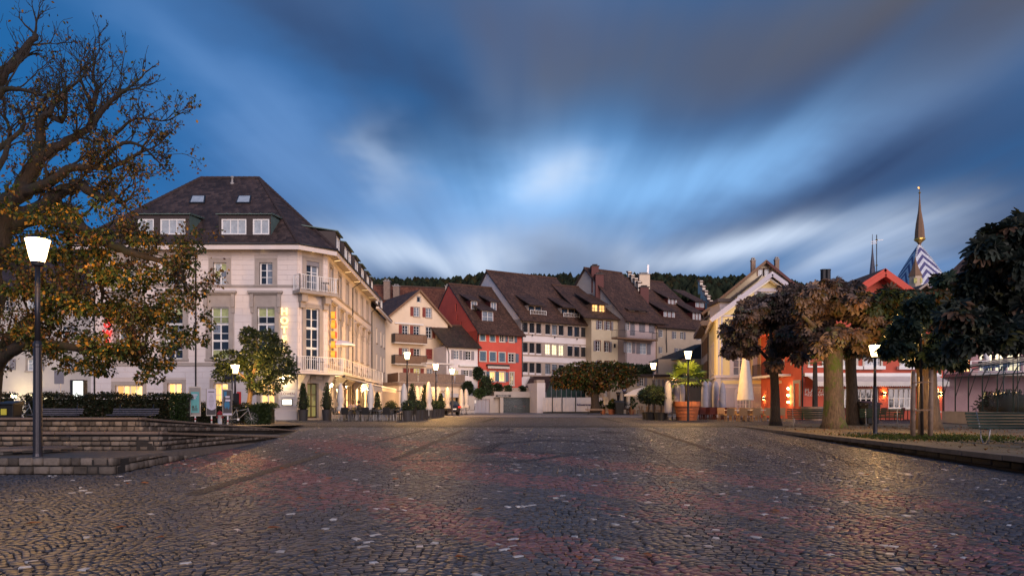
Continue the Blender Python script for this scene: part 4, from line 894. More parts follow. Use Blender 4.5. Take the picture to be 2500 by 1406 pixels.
# corner balcony above, and the long balcony over the terrace
def balcony(poly, z, th, h, m_slab, m_rail, parent, gap=.12, name='balcony', open_=True):
    q = MB(); q.prism([Vector((p[0], p[1], z - th)) for p in poly], th); b = q.build(name, K[m_slab], parent)
    railing(b, [Vector((p[0], p[1], z)) for p in poly[:-2 if open_ else None]], h, gap, .012, m_rail); return b
bp = [fC.w(-.3, 0, .1), fC.w(-.3, 0, .95), fC.w(cw + .3, 0, .95), fC.w(cw + .3, 0, .1), fC.w(cw + .3, 0, -.1), fC.w(-.3, 0, -.1)]
b = balcony([(p.x, p.y) for p in bp], 9.5, .22, 1.05, 'trim', 'white', hotel, .17)
for x in (.05, cw - .5):
    q = MB(); fC.box(q, x, x + .45, 8.75, 9.28, -.05, .62); fC.box(q, x + .05, x + .40, 8.35, 8.75, -.05, .32); q.build('corbel', K['trim'], b)
q = MB(); q.tube([fC.w(cw - .5, 9.55, .6), fC.w(cw - .5, 10.2, .6)], .03, 6); q.lathe(fC.w(cw - .5, 10.2, .6), [(.3, 0), (.3, .03), (.05, .04)], 14); tag(q.build('balcony_table', K['dark']), 'small dark bistro table on the upper corner balcony', 'table')
SL = 3.8
lp = [(-16.2, 47.9), (-16.2, 46.9), (-14.6, 46.35), (-12.2, 49.3), fS.w(22, 0, 1.25).xy[:], fS.w(22, 0, -.1).xy[:], (-13.5, 49.8), (-15.1, 48.1)]
q = MB(); q.prism([Vector((p[0], p[1], SL - .16)) for p in lp], .16); lb = q.build('balcony', K['hotel'], hotel)
railing(lb, [Vector((p[0], p[1], SL)) for p in lp[:4]], 1.05, .16, .014, 'white', 1.9); railing(lb, [Vector((p[0], p[1], SL)) for p in lp[3:5]], 1.05, 1.1, .016, 'white', 0)
q = MB(); q.prism([Vector((p[0], p[1], SL - .2)) for p in [(-16.25, 46.85), (-14.6, 46.28), (-12.13, 49.28), (-12.3, 49.4), (-14.62, 46.5), (-16.2, 47.0)]], .05); q.build('balcony_edge', K['dark'], lb)
for fr, s in ((fC, .05), (fC, cw - .4)):
    for k in (0,):
        q = MB(); a, b_ = fr.w(s, 2.55, .02), fr.w(s + .36, 2.55, .02); o = Vector((fr.n.x, fr.n.y, 0)) * 1.15; q.hexa([a, b_, b_ + o * .1, a + o * .1, a + Vector((0, 0, 1.08)), b_ + Vector((0, 0, 1.08)), b_ + o + Vector((0, 0, 1.08)), a + o + Vector((0, 0, 1.08))]); q.build('bracket', K['hotel'], lb)
for s in (2.8, 6.8, 11, 16.3):
    q = MB(); a, b_ = fS.w(s, 2.75, .02), fS.w(s + .4, 2.75, .02); o = Vector((fS.n.x, fS.n.y, 0)) * 1.1; q.hexa([a, b_, b_ + o * .1, a + o * .1, a + Vector((0, 0, .88)), b_ + Vector((0, 0, .88)), b_ + o + Vector((0, 0, .88)), a + o + Vector((0, 0, .88))]); q.build('bracket', K['hotel'], lb)
# awnings over the terrace
def awning(s0, s1, zi, zo, out, start, label, m='canvas_beige'):
    root = thing('terrace_awning', tuple(fS.w((s0 + s1) / 2, zo, start + out / 2)), label, 'awning')
    a, b, c, d = fS.w(s0, zi, start), fS.w(s1, zi, start), fS.w(s1, zo, start + out), fS.w(s0, zo, start + out)
    MB().slab([a, b, c, d], .02).build('fabric', K[m], root); q = MB(); q.bar(d, c, .09, .12); q.build('front_bar', K['white'], root)
    q = MB(); fS.box(q, s0, s1, zi - .02, zi + .16, start - .16, start + .06); q.build('cassette', K['dark'], root)
    q = MB()
    for s in (s0 + .5, s1 - .5): q.bar(fS.w(s, zi - .08, start), fS.w(s, zo - .06, start + out), .04, .06)
    q.build('arm', K['steel'], root)
    q = MB(); fS.box(q, s0, s1, zo - .30, zo - .05, start + out - .01, start + out + .01); q.build('valance', K['canvas_beige'], root)
awning(-.3, 9.2, 3.52, 2.82, 2.7, 1.28, 'long striped awning let down under the hotel balcony, nearest the entrance')
awning(10.2, 21, 3.5, 2.62, 3.9, .9, 'pale awning further along the hotel terrace, reaching furthest out')
# terrace lamps under the balcony
for i, s in enumerate((.5, 3.2, 6.9, 11.2, 15.8, 19.5)):
    q = MB(); p = fS.w(s, 2.95, .16); q.lathe(p, [(.02, -.1), (.09, -.06), (.11, .05), (.02, .1)], 10); tag(q.build('wall_lamp', K['spot'], smooth=True), ('first', 'second', 'third', 'fourth', 'fifth', 'sixth')[i] + ' small wall lamp from the hotel corner under the balcony', 'wall lamp', 'wall lamps along the hotel terrace')
# lettering
for i, ch in enumerate('HOTEL'):
    a, z = fF.sz(694, 768 + i * 22.6, .2); text(ch, fF, a, z, .68, 'letter_lit', hotel, 'sign_letter', .2, .05, 'CENTER', bold=.012)
    q = MB(); fF.box(q, a - .03, a + .03, z + .2, z + .26, .0, .18); q.build('letter_bracket', K['steel'], hotel)
for i, ch in enumerate('LÖWEN'):
    z = 7.95 - i * .72; text(ch, fS, .15, z - .1, .68, 'letter_red', hotel, 'sign_letter', .52, .02, 'LEFT', bold=.01)
    text(ch, fS, .15, z - .1, .68, 'letter_side', hotel, 'letter_body', .36, .15, 'LEFT', bold=.012)
    a, z = fF.sz(262, 778 + i * 21.5, .2); text(ch, fF, a, z, .62, 'letter_red', hotel, 'sign_letter', .2, .04, 'CENTER', bold=.01)
sg = thing('hotel_name_board', tuple(fF.w(13.9, 2.4, .05)), 'white name board reading LÖWEN beside the hotel door', 'sign')
a = fF.rect(688, 951, 720, 968); q = MB(); fF.box(q, a[0], a[2], a[1], a[3], .03, .07); q.build('board', K['white'], sg); text('LÖWEN', fF, (a[0] + a[2]) / 2, a[1] + .12, .26, 'text_red', sg, 'lettering', .075, .004, 'CENTER')
a = fF.rect(689, 973, 715, 989.5); lb_ = thing('menu_box', tuple(fF.w((a[0] + a[2]) / 2, a[1], .05)), 'lit menu box with dark frame below the name board on the hotel wall', 'menu box')
q = MB(); fF.box(q, a[0], a[2], a[1], a[3], .02, .10); q.build('frame', K['dark'], lb_); q = MB(); fF.box(q, a[0] + .05, a[2] - .05, a[1] + .05, a[3] - .05, .10, .112); q.build('lit_panel', K['lightbox'], lb_)
q = MB(); p = fF.w(13.6, 3.35, .35); q.lathe(p, [(.02, .06), (.09, .04), (.11, -.05), (.03, -.06)], 10); tag(q.build('wall_spotlight', K['spot'], smooth=True), 'bright spotlight washing the hotel wall above the name board', 'spotlight')
# white parasol open on the balcony
def parasol_open(loc, r, h, m, label, cat='parasol', sides=10, drop=.28):
    root = thing('parasol', loc, label, cat); x, y, z = loc; q = MB(); q.tube([(x, y, z), (x, y, z + h)], .02, 6); q.build('pole', K['steel'], root)
    q = MB(); T = Vector((x, y, z + h + .05)); rim = [Vector((x + r * math.cos(2 * math.pi * k / sides), y + r * math.sin(2 * math.pi * k / sides), z + h - drop)) for k in range(sides)]; mid_ = [T + (p - T) * .55 + Vector((0, 0, .06 * r)) for p in rim]
    for k in range(sides):
        j = (k + 1) % sides; q.face([T, mid_[k], mid_[j]]); q.face([mid_[k], rim[k], rim[j], mid_[j]]); q.face([rim[k], rim[k] - Vector((0, 0, .13)), rim[j] - Vector((0, 0, .13)), rim[j]])
    q.build('canopy', K[m], root); return root
p = fS.w(1.2, SL, .75); parasol_open((p.x, p.y, SL), 1.05, 2.5, 'white', 'small white parasol open on the hotel balcony')
q = MB(); p = fC.w(cw / 2, SL, 1.0); q.tube([p, p + Vector((0, 0, .7))], .03, 6); q.lathe(p + Vector((0, 0, .7)), [(.34, 0), (.34, .03), (.02, .035)], 14); tag(q.build('balcony_table', K['dark']), 'dark round table on the long hotel balcony behind the rail', 'table')
# ------------------------------------------------------------------ row of old houses at the back of the square
G = .42
def hwin(fr, px, parent, **k):
    return (fr.rect(*px), k)
def house(name, loc, label, fr, outline, wins, wm, back=9, cat='house', reveal=.2):
    """wins: (u0, v0, u1, v1, options) in the photograph's pixels on this facade"""
    root = thing(name, loc, label, cat); rs = [(fr.rect(*w[:4]), (w[4] if len(w) > 4 else {})) for w in wins]
    wall(fr, outline, [r for r, k in rs], K[wm], root, back=back, reveal=reveal)
    for r, k in rs: window(fr, r, root, **{**dict(nx=2, ny=3, fw=.06, bw=.03, inset=.1), **k})
    return root
def chimney(parent, x, y, z0, z1, w=.8, d=.8, m='concrete', cap='stonegrey', name='chimney', rz=0):
    q = MB(); q.box((x, y, (z0 + z1) / 2), (w, d, z1 - z0), rz); c = q.build(name, K[m], parent)
    q = MB(); q.box((x, y, z1 + .06), (w * 1.2, d * 1.2, .12), rz); q.box((x, y, z1 + .32), (w * .7, d * .7, .1), rz)
    for a in (-1, 1):
        for b in (-1, 1): q.box((x + a * w * .28, y + b * d * .28, z1 + .19), (.12, .12, .16), rz)
    q.build('chimney_cap', K[cap], c); return c
def at(fr, u, v, o=0): a, z = fr.sz(u, v, o); return fr.w(a, z, o)
def slopez(fr, a, z, o): return fr.w(a, z, o)
def saddle(fr, s0, s1, ze, zr_, run, m, parent, over=.5, oend=.35, th=.16, name='roof', back=True, ovz=None):
    """roof with its ridge parallel to the facade: front plane (and back plane)"""
    sl = (zr_ - ze) / run
    p = MB().slab([fr.w(s0 - oend, ze - over * sl, over), fr.w(s1 + oend, ze - over * sl, over), fr.w(s1 + oend, zr_, -run), fr.w(s0 - oend, zr_, -run)], th, 0, 1).build(name, [K[m], K['cladding']], parent)
    if back: MB().slab([fr.w(s0 - oend, zr_, -run), fr.w(s1 + oend, zr_, -run), fr.w(s1 + oend, ze, -2 * run), fr.w(s0 - oend, ze, -2 * run)], th, 0, 1).build('rear_roof', [K[m], K['cladding']], parent)
    ridge([fr.w(s0 - oend, zr_ + .03, -run), fr.w(s1 + oend, zr_ + .03, -run)], parent, 'ridge_brown'); return p
def shed_dormer(fr, parent, a0, a1, zb, zt_, o, slope_run, zroof, pm='glass', fm='trimred', wm='trimred', roof='tile_brown', n=2, over=.35):
    """dormer whose own roof runs back into the main slope; windows as sub-parts"""
    fd = Fr(tuple(fr.w(0, 0, o).xy), tuple(fr.w(fr.len, 0, o).xy)); W = (a1 - a0) / n
    rs = [(a0 + W * i + .12, zb + .15, a0 + W * (i + 1) - .12, zt_ - .12) for i in range(n)]
    d = wall(fd, [(a0, zb - .3), (a1, zb - .3), (a1, zt_), (a0, zt_)], rs, K[wm], parent, back=slope_run, reveal=.08, name='dormer')
    for r in rs: window(fd, r, d, 2, 2, fm, pm, inset=.04, fw=.06, bw=.03, flat=True)
    MB().slab([fd.w(a0 - .3, zt_ - .02, over), fd.w(a1 + .3, zt_ - .02, over), fd.w(a1 + .3, zroof, -slope_run), fd.w(a0 - .3, zroof, -slope_run)], .12, 0, 1).build('dormer_roof', [K[roof], K['cladding']], d)
    return d

# --- cream gabled house with red shutters
fr = Fr.px(940, 86, 1093, 91); L = fr.len; pk = fr.sz(1023, 709); ze = fr.sz(1093, 790)[1]; zl = fr.sz(947, 778)[1]
sr = dict(sm='shutter_red', trim='concretetrim', tw=.07, sill='concretetrim')
W = [(1018, 724, 1027, 738, dict(nx=1, ny=1, trim='concretetrim', tw=.06)),
     (1010, 750, 1024, 772.5, dict(shut='l', pm='glass_mid', **sr)), (1039.5, 752, 1053.5, 775, dict(shut='l', pm='glass_mid', **sr)),
     (982, 794, 996, 818, dict(shut='l', **sr)), (1009.5, 796, 1024, 818, dict(shut='l', **sr)), (1040, 798, 1053.5, 825, dict(shut='r', **sr)), (1068.5, 800, 1082, 827, dict(shut='r', **sr)),
     (982, 850, 996, 872, dict(shut='l', pm='glass_mid', **sr)), (1010, 851, 1025, 872, dict(shut='l', **sr)), (1040, 852, 1055, 877, dict(shut='c', **sr)), (1068.5, 854, 1082, 878, dict(shut='r', pm='glass_mid', **sr)),
     (984, 899, 998, 920, dict(shut='c', **sr)), (1010, 899, 1025, 918, dict(shut='lr', pm='lit_dim', **sr)), (1042, 900, 1056, 920, dict(shut='r', pm='glass_mid', **sr)), (1071, 901, 1084, 920, dict(shut='r', pm='glass_mid', **sr))]
h1 = house('gabled_house', tuple(fr.w(L / 2, G, -4)), 'cream gabled house with red shutters and timber balconies', fr, [(0, G), (L, G), (L, ze), (pk[0], pk[1]), (0, zl)], W, 'cream', back=10)
for sgn, (sa, za) in ((-1, (0, zl)), (1, (L, ze))):
    d = Vector((sa - pk[0], za - pk[1])); d = d / d.length * .55; ex = (sa + d.x, za + d.y)
    MB().slab([fr.w(ex[0], ex[1] + .12, .45), fr.w(pk[0], pk[1] + .12, .45), fr.w(pk[0], pk[1] + .12, -10), fr.w(ex[0], ex[1] + .12, -10)], .2, 0, 1).build('roof', [K['tile_brown'], K['wood']], h1)
    q = MB(); q.bar(fr.w(ex[0], ex[1] - .06, .46), fr.w(pk[0], pk[1] - .06, .46), .05, .22); q.build('verge_board', K['wood'], h1)
def slat_balcony(fr, u0, u1, vt, vb, out, parent, m, slab_m, name='balcony', step=.14, sides=True):
    a0, zt_ = fr.sz(u0, vt, out); a1, zb = fr.sz(u1, vb, out); zt_ = fr.sz((u0 + u1) / 2, vt, out)[1]; zb = fr.sz((u0 + u1) / 2, vb, out)[1]
    q = MB(); fr.box(q, a0, a1, zb - .12, zb, -.02, out); b = q.build(name, K[slab_m], parent)
    q = MB(); fr.box(q, a0, a1, zt_ - .06, zt_, out - .05, out + .02); fr.box(q, a0, a0 + .06, zb, zt_, .02, out); fr.box(q, a1 - .06, a1, zb, zt_, .02, out); q.build('handrail', K['dark'], b)
    n = max(3, int((a1 - a0) / step))
    for k in range(n):
        x0 = a0 + (a1 - a0) * k / n; q = MB(); fr.box(q, x0 + .012, x0 + (a1 - a0) / n - .012, zb + .05, zt_ - .06, out - .03, out - .005); q.build('slat', K[m], b)
    return b
slat_balcony(fr, 964, 1043, 815.5, 837, 1.1, h1, 'wood', 'cream2'); slat_balcony(fr, 964, 1043, 867, 888, 1.1, h1, 'wood', 'cream2')
for (u0, u1, v) in ((965, 1034, 788), (970, 1042, 891)):
    a, z = fr.sz(u0, v, .2); b = fr.sz(u1, v, .2)[0]; q = MB(); fr.box(q, a, b, z - .07, z + .07, .05, .22); q.build('awning_cassette', K['white'], h1)
# restaurant annexe with planked terrace in front of it
fa = Fr.px(974, 80, 1134, 86.5); fl = Fr.px(948, 84.2, 974, 80); zt1 = fa.sz(974, 941)[1]; an = thing('restaurant_annexe', tuple(fa.w(4, G, -2)), 'cream restaurant annexe with brown board railing and lit shop front', 'restaurant')
shop = [fa.rect(1000, 969, 1052, 1008), fa.rect(1056, 970, 1100, 1008), fa.rect(980, 969, 990, 1008)]; shop = [(a, G + .05, c, d) for a, b, c, d in shop]
wall(fa, [(0, G), (fa.len, G), (fa.len, zt1), (0, zt1)], shop, K['cream'], an, back=6); wall(fl, [(0, G), (fl.len, G), (fl.len, zt1), (0, zt1)], [(1.2, 1.7, 1.6, 2.9)], K['cream'], an, back=1)
window(fl, (1.2, 1.7, 1.6, 2.9), an, 1, 1, 'dark', 'glass'); window(fa, shop[0], an, 4, 1, 'dark', 'lit_shop', inset=.12); window(fa, shop[1], an, 4, 1, 'dark', 'lit_shop', inset=.12); window(fa, shop[2], an, 1, 1, 'dark', 'glass_green', inset=.12)
for f_, L_ in ((fa, fa.len), (fl, fl.len)):
    q = MB(); f_.box(q, -.1, L_ + .1, zt1, zt1 + .42, -6 if f_ is fa else -.5, .18); q.build('terrace_edge', K['wood2'], an)
    n = int(L_ / .17); zr0 = zt1 + .42
    for k in range(n):
        if f_ is fa and k % 16 == 15: continue
        q = MB(); a = L_ * k / n; f_.box(q, a + .012, a + L_ / n - .012, zr0 + .05, zr0 + 1.12, .08, .12); q.build('board', K['wood2'] if f_ is fa else K['wood'], an)
q = MB(); fa.box(q, 0, fa.len, zt1 + .50, zt1 + .56, .02, .075); fa.box(q, 0, fa.len, zt1 + 1.35, zt1 + 1.41, .02, .075); q.build('railing_frame', K['dark'], an)
a, z = fa.sz(1000, 958.5); text('Olive & Oregano', fa, a, z, .75, 'text_brown', an, 'lettering', .03, .008, italic=.35); a, z = fa.sz(1031, 965.5); text('Cucina', fa, a, z, .30, 'text_brown', an, 'small_lettering', .03, .008, italic=.2)
q = MB(); z0 = fa.sz(1050, 968)[1]; a0, a1 = fa.sz(977, 960)[0], fa.sz(1136, 960)[0]; q.slab([fa.w(a0, z0 + .45, .1), fa.w(a1, z0 + .45, .1), fa.w(a1, z0 - .05, 1.2), fa.w(a0, z0 - .05, 1.2)], .04); q.build('shop_awning', K['canvas'], an)
q = MB(); r = fa.rect(1112, 970, 1123, 989); fa.box(q, r[0], r[2], r[1], r[3], .01, .06); mbd = q.build('menu_board', K['black'], an); q = MB(); r = fa.rect(1116, 980, 1120, 986); fa.box(q, r[0], r[2], r[1], r[3], .06, .068); q.build('menu_sheet', K['white'], mbd)
q = MB(); r = fa.rect(1036, 886, 1104, 890, 1); fa.box(q, r[0], r[2], r[1], r[3], .3, 1.4); q.build('terrace_awning', K['canvas'], an)

# --- big old red roof behind
fb = Fr.px(880, 104, 1120, 108); bg = thing('old_house', tuple(fb.w(8, G, -6)), 'old house behind the gabled one, only its big red tiled roof showing', 'house')
ze, zr1 = 9.0, fb.sz(1000, 700, -9)[1]; wall(fb, [(0, G), (fb.len, G), (fb.len, ze), (0, ze)], [], K['beige'], bg, back=16); saddle(fb, 0, fb.len, ze, zr1, 9, 'tile_red', bg)
for u, v, t in ((945, 688, 722), (968, 700, 735)): p = at(fb, u, v, -7); chimney(bg, p.x, p.y, p.z - 3, p.z, 1.0, .8, 'wood2', 'tile_brown' if False else 'stonegrey')
p = at(fb, 1096, 700, -5); chimney(bg, p.x, p.y, p.z - 4, p.z, 1.1, 1.1, 'concretetrim')

# --- small white house with grey shutters and mossy roof
fr = Fr.px(1090, 86.2, 1166, 88.4); ze = fr.sz(1130, 846)[1]
W = [(1108, 855, 1121, 877, dict(shut='lr', pm='glass_mid', sm='shutter_grey')), (1137, 857, 1150, 878.5, dict(shut='lr', sm='shutter_grey')), (1132, 903, 1145, 918, dict(shut='lr', sm='shutter_grey')), (1108, 904, 1120, 918, dict(pm='lit_dim'))]
h2 = house('small_house', tuple(fr.w(2, G, -4)), 'small white house with grey shutters squeezed beside the red house', fr, [(0, G), (fr.len, G), (fr.len, ze), (0, ze)], W, 'whitew')
zr1 = fr.sz(1110, 795, -5)[1]; saddle(fr, 0, fr.len, ze + .25, zr1, 5, 'tile_moss', h2, over=.6)
pipe(h2, [at(fr, 1091, 838, .5), at(fr, 1093, 850, .1), at(fr, 1096, 862, .08), at(fr, 1096, 900, .08)], .05)
q = MB(); r = fr.rect(1120, 892, 1165, 894.5, .2); fr.box(q, r[0], r[2], r[1], r[3] + .1, .05, .4); q.build('awning_cassette', K['white'], h2)

# --- red house
fr = Fr.px(1165, 89, 1274, 92.5); ze = fr.sz(1215, 809)[1]; tr = dict(trim='sandtrim', tw=.12, sm='shutter_blue', sill='sandtrim')
W = [(1172, 812, 1184, 831, dict(shut='c', **tr)), (1196.5, 814, 1208, 833, dict(shut='c', **tr)), (1220, 816, 1231, 834, dict(shut='r', **tr)), (1243, 817, 1254, 835, dict(shut='r', **tr)),
     (1171.5, 858, 1186, 881, dict(shut='c', **tr)), (1195.5, 859.5, 1210, 882, dict(shut='c', **tr)), (1218.5, 861, 1232.5, 883, dict(shut='c', **tr)), (1241.5, 863, 1256, 884, dict(shut='r', **tr)),
     (1196, 907, 1209, 930, dict(shut='lr', pm='lit', **tr)), (1218.5, 908, 1232, 931, dict(shut='lr', pm='lit', **tr)), (1245, 909, 1254, 940, dict(pm='lit_dim', ny=4, **tr)), (1176, 906, 1186, 930, dict(**tr))]
h3 = house('red_house', tuple(fr.w(3, G, -4)), 'narrow red house with blue shutters, dormers and a lit ground floor', fr, [(0, G), (fr.len, G), (fr.len, ze), (0, ze)], W, 'redwall', back=11)
zr1 = fr.sz(1240, 707, -8.5)[1]; zr1 = zr1; sl = (zr1 - ze) / 8.5
saddle(fr, .15, fr.len, ze + .15, zr1, 8.5, 'tile_brown', h3, over=.75, oend=.25)
fg = Fr(tuple(fr.w(0, 0, -17).xy), tuple(fr.w(0, 0, 0).xy))      # its gable wall on the left
rw = [(12.2, ze + .7, 12.5, ze + 1.6), (11.0, ze + 1.9, 11.35, ze + 2.7), (10.6, ze + 3.2, 11.0, ze + 4.2)]
wall(fg, [(0, ze - 6), (17, ze - 6), (17, ze), (8.5, zr1), (0, ze)], rw, K['redwall'], h3, back=.3)
for r in rw: window(fg, r, h3, 1, 1, 'trimred', 'glass', inset=.1)
def ondorm(fr, u0, v0, u1, v1, o): return fr.rect(u0, v0, u1, v1, o)
for (u0, v0, u1, v1, o, n, run) in ((1177, 760, 1204, 787, -1.6, 1, 4.5), (1150, 735, 1165, 758, -3.6, 1, 3.0), (1198.5, 738, 1212, 759, -3.6, 1, 3.0)):
    r = ondorm(fr, u0, v0, u1, v1, o); d = shed_dormer(fr, h3, r[0] - .12, r[2] + .12, r[1] - .15, r[3] + .12, o, run, r[3] + .12 + run * .42, 'glass_mid', 'white', 'trimred', 'tile_brown', n)
q = MB(); a, z = fr.sz(1189, 893, .3); b = fr.sz(1242, 893, .3)[0]; fr.box(q, a, b, z, z + .25, .02, .55); aw = q.build('shop_awning', K['cladding'], h3)
q = MB(); n = 14
for k in range(n): x = a + (b - a) * (k + .5) / n; q.face([fr.w(a + (b - a) * k / n, z, .5), fr.w(x, z - .42, .62), fr.w(a + (b - a) * (k + 1) / n, z, .5)]); q.face([fr.w(a + (b - a) * k / n, z, .49), fr.w(a + (b - a) * (k + 1) / n, z, .49), fr.w(a + (b - a) * (k + 1) / n, z - .3, .58), fr.w(a + (b - a) * k / n, z - .3, .58)])
q.build('scalloped_valance', K['canvas_beige'], aw)
pipe(h3, [at(fr, 1167, 808, .5), at(fr, 1166, 820, .1), at(fr, 1163, 905, .1)], .05)

# --- wide white house with bands of windows
fr = Fr.px(1272, 92.8, 1446, 99); ze = fr.sz(1360, 784)[1]; pkz = fr.sz(1200, 663, -11)
rows = [(787, 811, 12), (835.5, 860, 12.5), (883, 908, 13)]; W = []
for j, (v0, v1, dv) in enumerate(rows):
    for g0 in (1276, 1331, 1385.5):
        for k in range(3):
            u = g0 + k * 16.4; dd = (u - 1276) * .085; lit = (j == 1 and g0 == 1331)
            W.append((u, v0 + dd, u + 12.8, v1 + dd, dict(nx=2, ny=3, fm='dark', pm='lit_pale' if lit else random.choice(['glass', 'glass', 'glass_mid']), fw=.04, bw=.02, inset=.14)))
h4 = house('white_house', tuple(fr.w(4, G, -4)), 'wide white house with three bands of windows and a tall brown roof', fr, [(0, G), (fr.len, G), (fr.len, ze), (0, ze)], W, 'whitew', back=11)
for j, (v0, v1, dv) in enumerate(rows):      # stone bands round each window row, cut by the openings
    for side in (0, 1):
        z = fr.sz(1360, (v0 - 2.2 if side == 0 else v1 + 1.0) + 84 * .085)[1]; q = MB(); fr.box(q, .15, fr.len - .5, z - (.0 if side == 0 else .20), z + (.16 if side == 0 else 0), -.02, .10 if side else .05); q.build('stone_band', K['concretetrim'], h4)
    rs = [fr.rect(*w[:4]) for w in W[j * 9:(j + 1) * 9]]; rs = sorted(rs); prev = .15
    for r in rs + [(fr.len - .5,)]:
        if r[0] - prev > .04: q = MB(); fr.box(q, prev + .004, r[0] - .004, min(x[1] for x in rs), max(x[3] for x in rs), -.02, .035); q.build('window_pier', K['concretetrim'], h4)
        prev = r[2] if len(r) > 1 else 0
zr1 = fr.sz(1290, 672, -9.5)[1]; sl = (zr1 - ze) / 9.5
saddle(fr, 0, fr.len, ze + .25, zr1, 9.5, 'tile_brown', h4, over=.7, oend=.25)
fg = Fr(tuple(fr.w(0, 0, -19).xy), tuple(fr.w(0, 0, 0).xy)); wall(fg, [(0, ze - 7), (19, ze - 7), (19, ze), (9.5, zr1), (0, ze)], [], K['whitew'], h4, back=.3)
for u0, u1, dv in ((1290, 1321, 0), (1371, 1402, 6.5)):      # recessed roof balconies under lifted slopes
    r = fr.rect(u0, 746 + dv, u1, 768 + dv, -1.4); d = shed_dormer(fr, h4, r[0] - .1, r[2] + .1, r[1] - .2, r[3], -1.4, 5.0, r[3] + 5.0 * .55, 'glass', 'dark', 'concretetrim', 'tile_brown', 2, over=1.0)
    railing(d, [fr.w(r[0] - .1, r[1] - .25, -.7), fr.w(r[2] + .4, r[1] - .25, -.7)], .75, .25, .015, 'white', 0, bottom=.25)
for p0 in ((1277, 775), (1440, 790)): pipe(h4, [at(fr, p0[0], p0[1], .6), at(fr, p0[0] - 2, p0[1] + 12, .08), at(fr, p0[0] - 2, 920, .08)], .06)
for u in (1300, 1355, 1409): q = MB(); p = at(fr, u, 816 + (u - 1276) * .085, .15); q.lathe(p, [(.02, .1), (.1, .05), (.1, -.1), (.02, -.12)], 8); q.build('facade_spot', K['dark'], h4)

# --- olive cream house
fr = Fr.px(1444, 97, 1530, 99.5); ze = fr.sz(1480, 774)[1]; to = dict(trim='trimred', tw=.10, sm='shutter_grey')
W = [(1461, 783, 1470, 804, dict(shut='l', **to)), (1480.5, 785, 1490, 806, dict(shut='lr', **to)), (1455, 832, 1464.5, 857, dict(shut='l', **to)), (1476, 834, 1486, 859, dict(shut='r', **to)), (1459, 881, 1467, 905, dict(shut='l', **to)), (1477, 882, 1487, 905, dict(**to)), (1498.5, 839, 1504, 849, dict(nx=1, ny=1, fm='slat'))]
h5 = house('olive_house', tuple(fr.w(2, G, -4)), 'olive cream house with dark red window frames and a lit attic dormer', fr, [(0, G), (fr.len, G), (fr.len, ze), (0, ze)], W, 'olive', back=10)
zr1 = fr.sz(1430, 702, -9)[1]; saddle(fr, -1.2, fr.len, ze + .1, zr1, 9, 'tile_brown', h5, over=.6)
r = fr.rect(1444, 742, 1478, 766, -1.3); shed_dormer(fr, h5, r[0], r[2], r[1], r[3], -1.3, 4.5, r[3] + 2.2, 'lit', 'dark', 'wood', 'tile_brown', 2, over=.4)
# --- pale pink house with long balcony
fr = Fr.px(1527, 97.5, 1607, 101); ze = fr.sz(1560, 778)[1]; tg = dict(sm='shutter_grey')
W = [(1516 + 13, 786, 1524 + 13, 806, dict(shut='l', **tg)), (1536.5 + 2, 787, 1550, 819, dict(shut='c', **tg)), (1560, 788, 1575, 811, dict(shut='c', **tg)), (1584, 789, 1598, 813, dict(shut='c', **tg)), (1529 , 835, 1543, 861, dict(shut='lr', pm='glass_pale', **tg)), (1562, 838, 1579, 864, dict(shut='lr', pm='glass_pale', **tg))]
h6 = house('pink_house', tuple(fr.w(2, G, -4)), 'pale pink house with grey shutters and a wrought iron balcony', fr, [(0, G), (fr.len, G), (fr.len, ze), (0, ze)], W, 'pink', back=11)
a0, z = fr.sz(1507, 820, 1.2); a1 = fr.sz(1606, 828, 1.2)[0]; q = MB(); fr.box(q, a0, a1, z - .35, z - .12, -.05, 1.2); b = q.build('balcony', K['wood'], h6); railing(b, [fr.w(a0, z - .12, .05), fr.w(a0, z - .12, 1.15), fr.w(a1, z - .12, 1.15), fr.w(a1, z - .12, .05)], 1.0, .16, .010, 'dark', 0)
pkr = fr.sz(1450, 655, -11); zr1 = fr.sz(1500, 664, -9)[1]; saddle(fr, 0, fr.len + .6, ze + .1, zr1, 9, 'tile_brown', h6, over=.7)
fg = Fr(tuple(fr.w(0, 0, -18).xy), tuple(fr.w(0, 0, 0).xy)); gw = [(10.2, ze + 3.6, 10.9, ze + 4.8), (9.9, ze + 5.9, 10.6, ze + 6.9), (13.2, ze + 1.6, 14.1, ze + 2.8)]; wall(fg, [(0, ze - 7), (18, ze - 7), (18, ze), (9, zr1), (0, ze)], gw, K['greywall'], h6, back=.3)
for r in gw: window(fg, r, h6, 1, 1, 'white', 'glass_mid', inset=.08)
for k in range(12): q = MB(); zz = ze + .6 + k * .62; x1 = 18 - (zz - ze) / (zr1 - ze) * 9; q.hexa([fg.w(8, zz, .03), fg.w(max(8.2, x1 - .3), zz, .03), fg.w(max(8.2, x1 - .3), zz, 0), fg.w(8, zz, 0), fg.w(8, zz + .56, .008), fg.w(max(8.1, x1 - .7), zz + .56, .008), fg.w(max(8.1, x1 - .7), zz + .56, 0), fg.w(8, zz + .56, 0)]); q.build('clapboard', K['greywall'], h6)
for (u0, v0, u1, v1, o, n) in ((1533, 737, 1546, 757, -4.2, 1), (1533, 762, 1552, 775, -1.2, 1), (1558, 764, 1577, 778, -1.2, 1)):
    r = fr.rect(u0, v0 - (6 if o > -2 else 0), u1, v1 - (4 if o > -2 else 0), o); shed_dormer(fr, h6, r[0], r[2], r[1], r[3], o, 3.5, r[3] + 1.6, 'glass_mid', 'white', 'trimred', 'tile_brown', n)
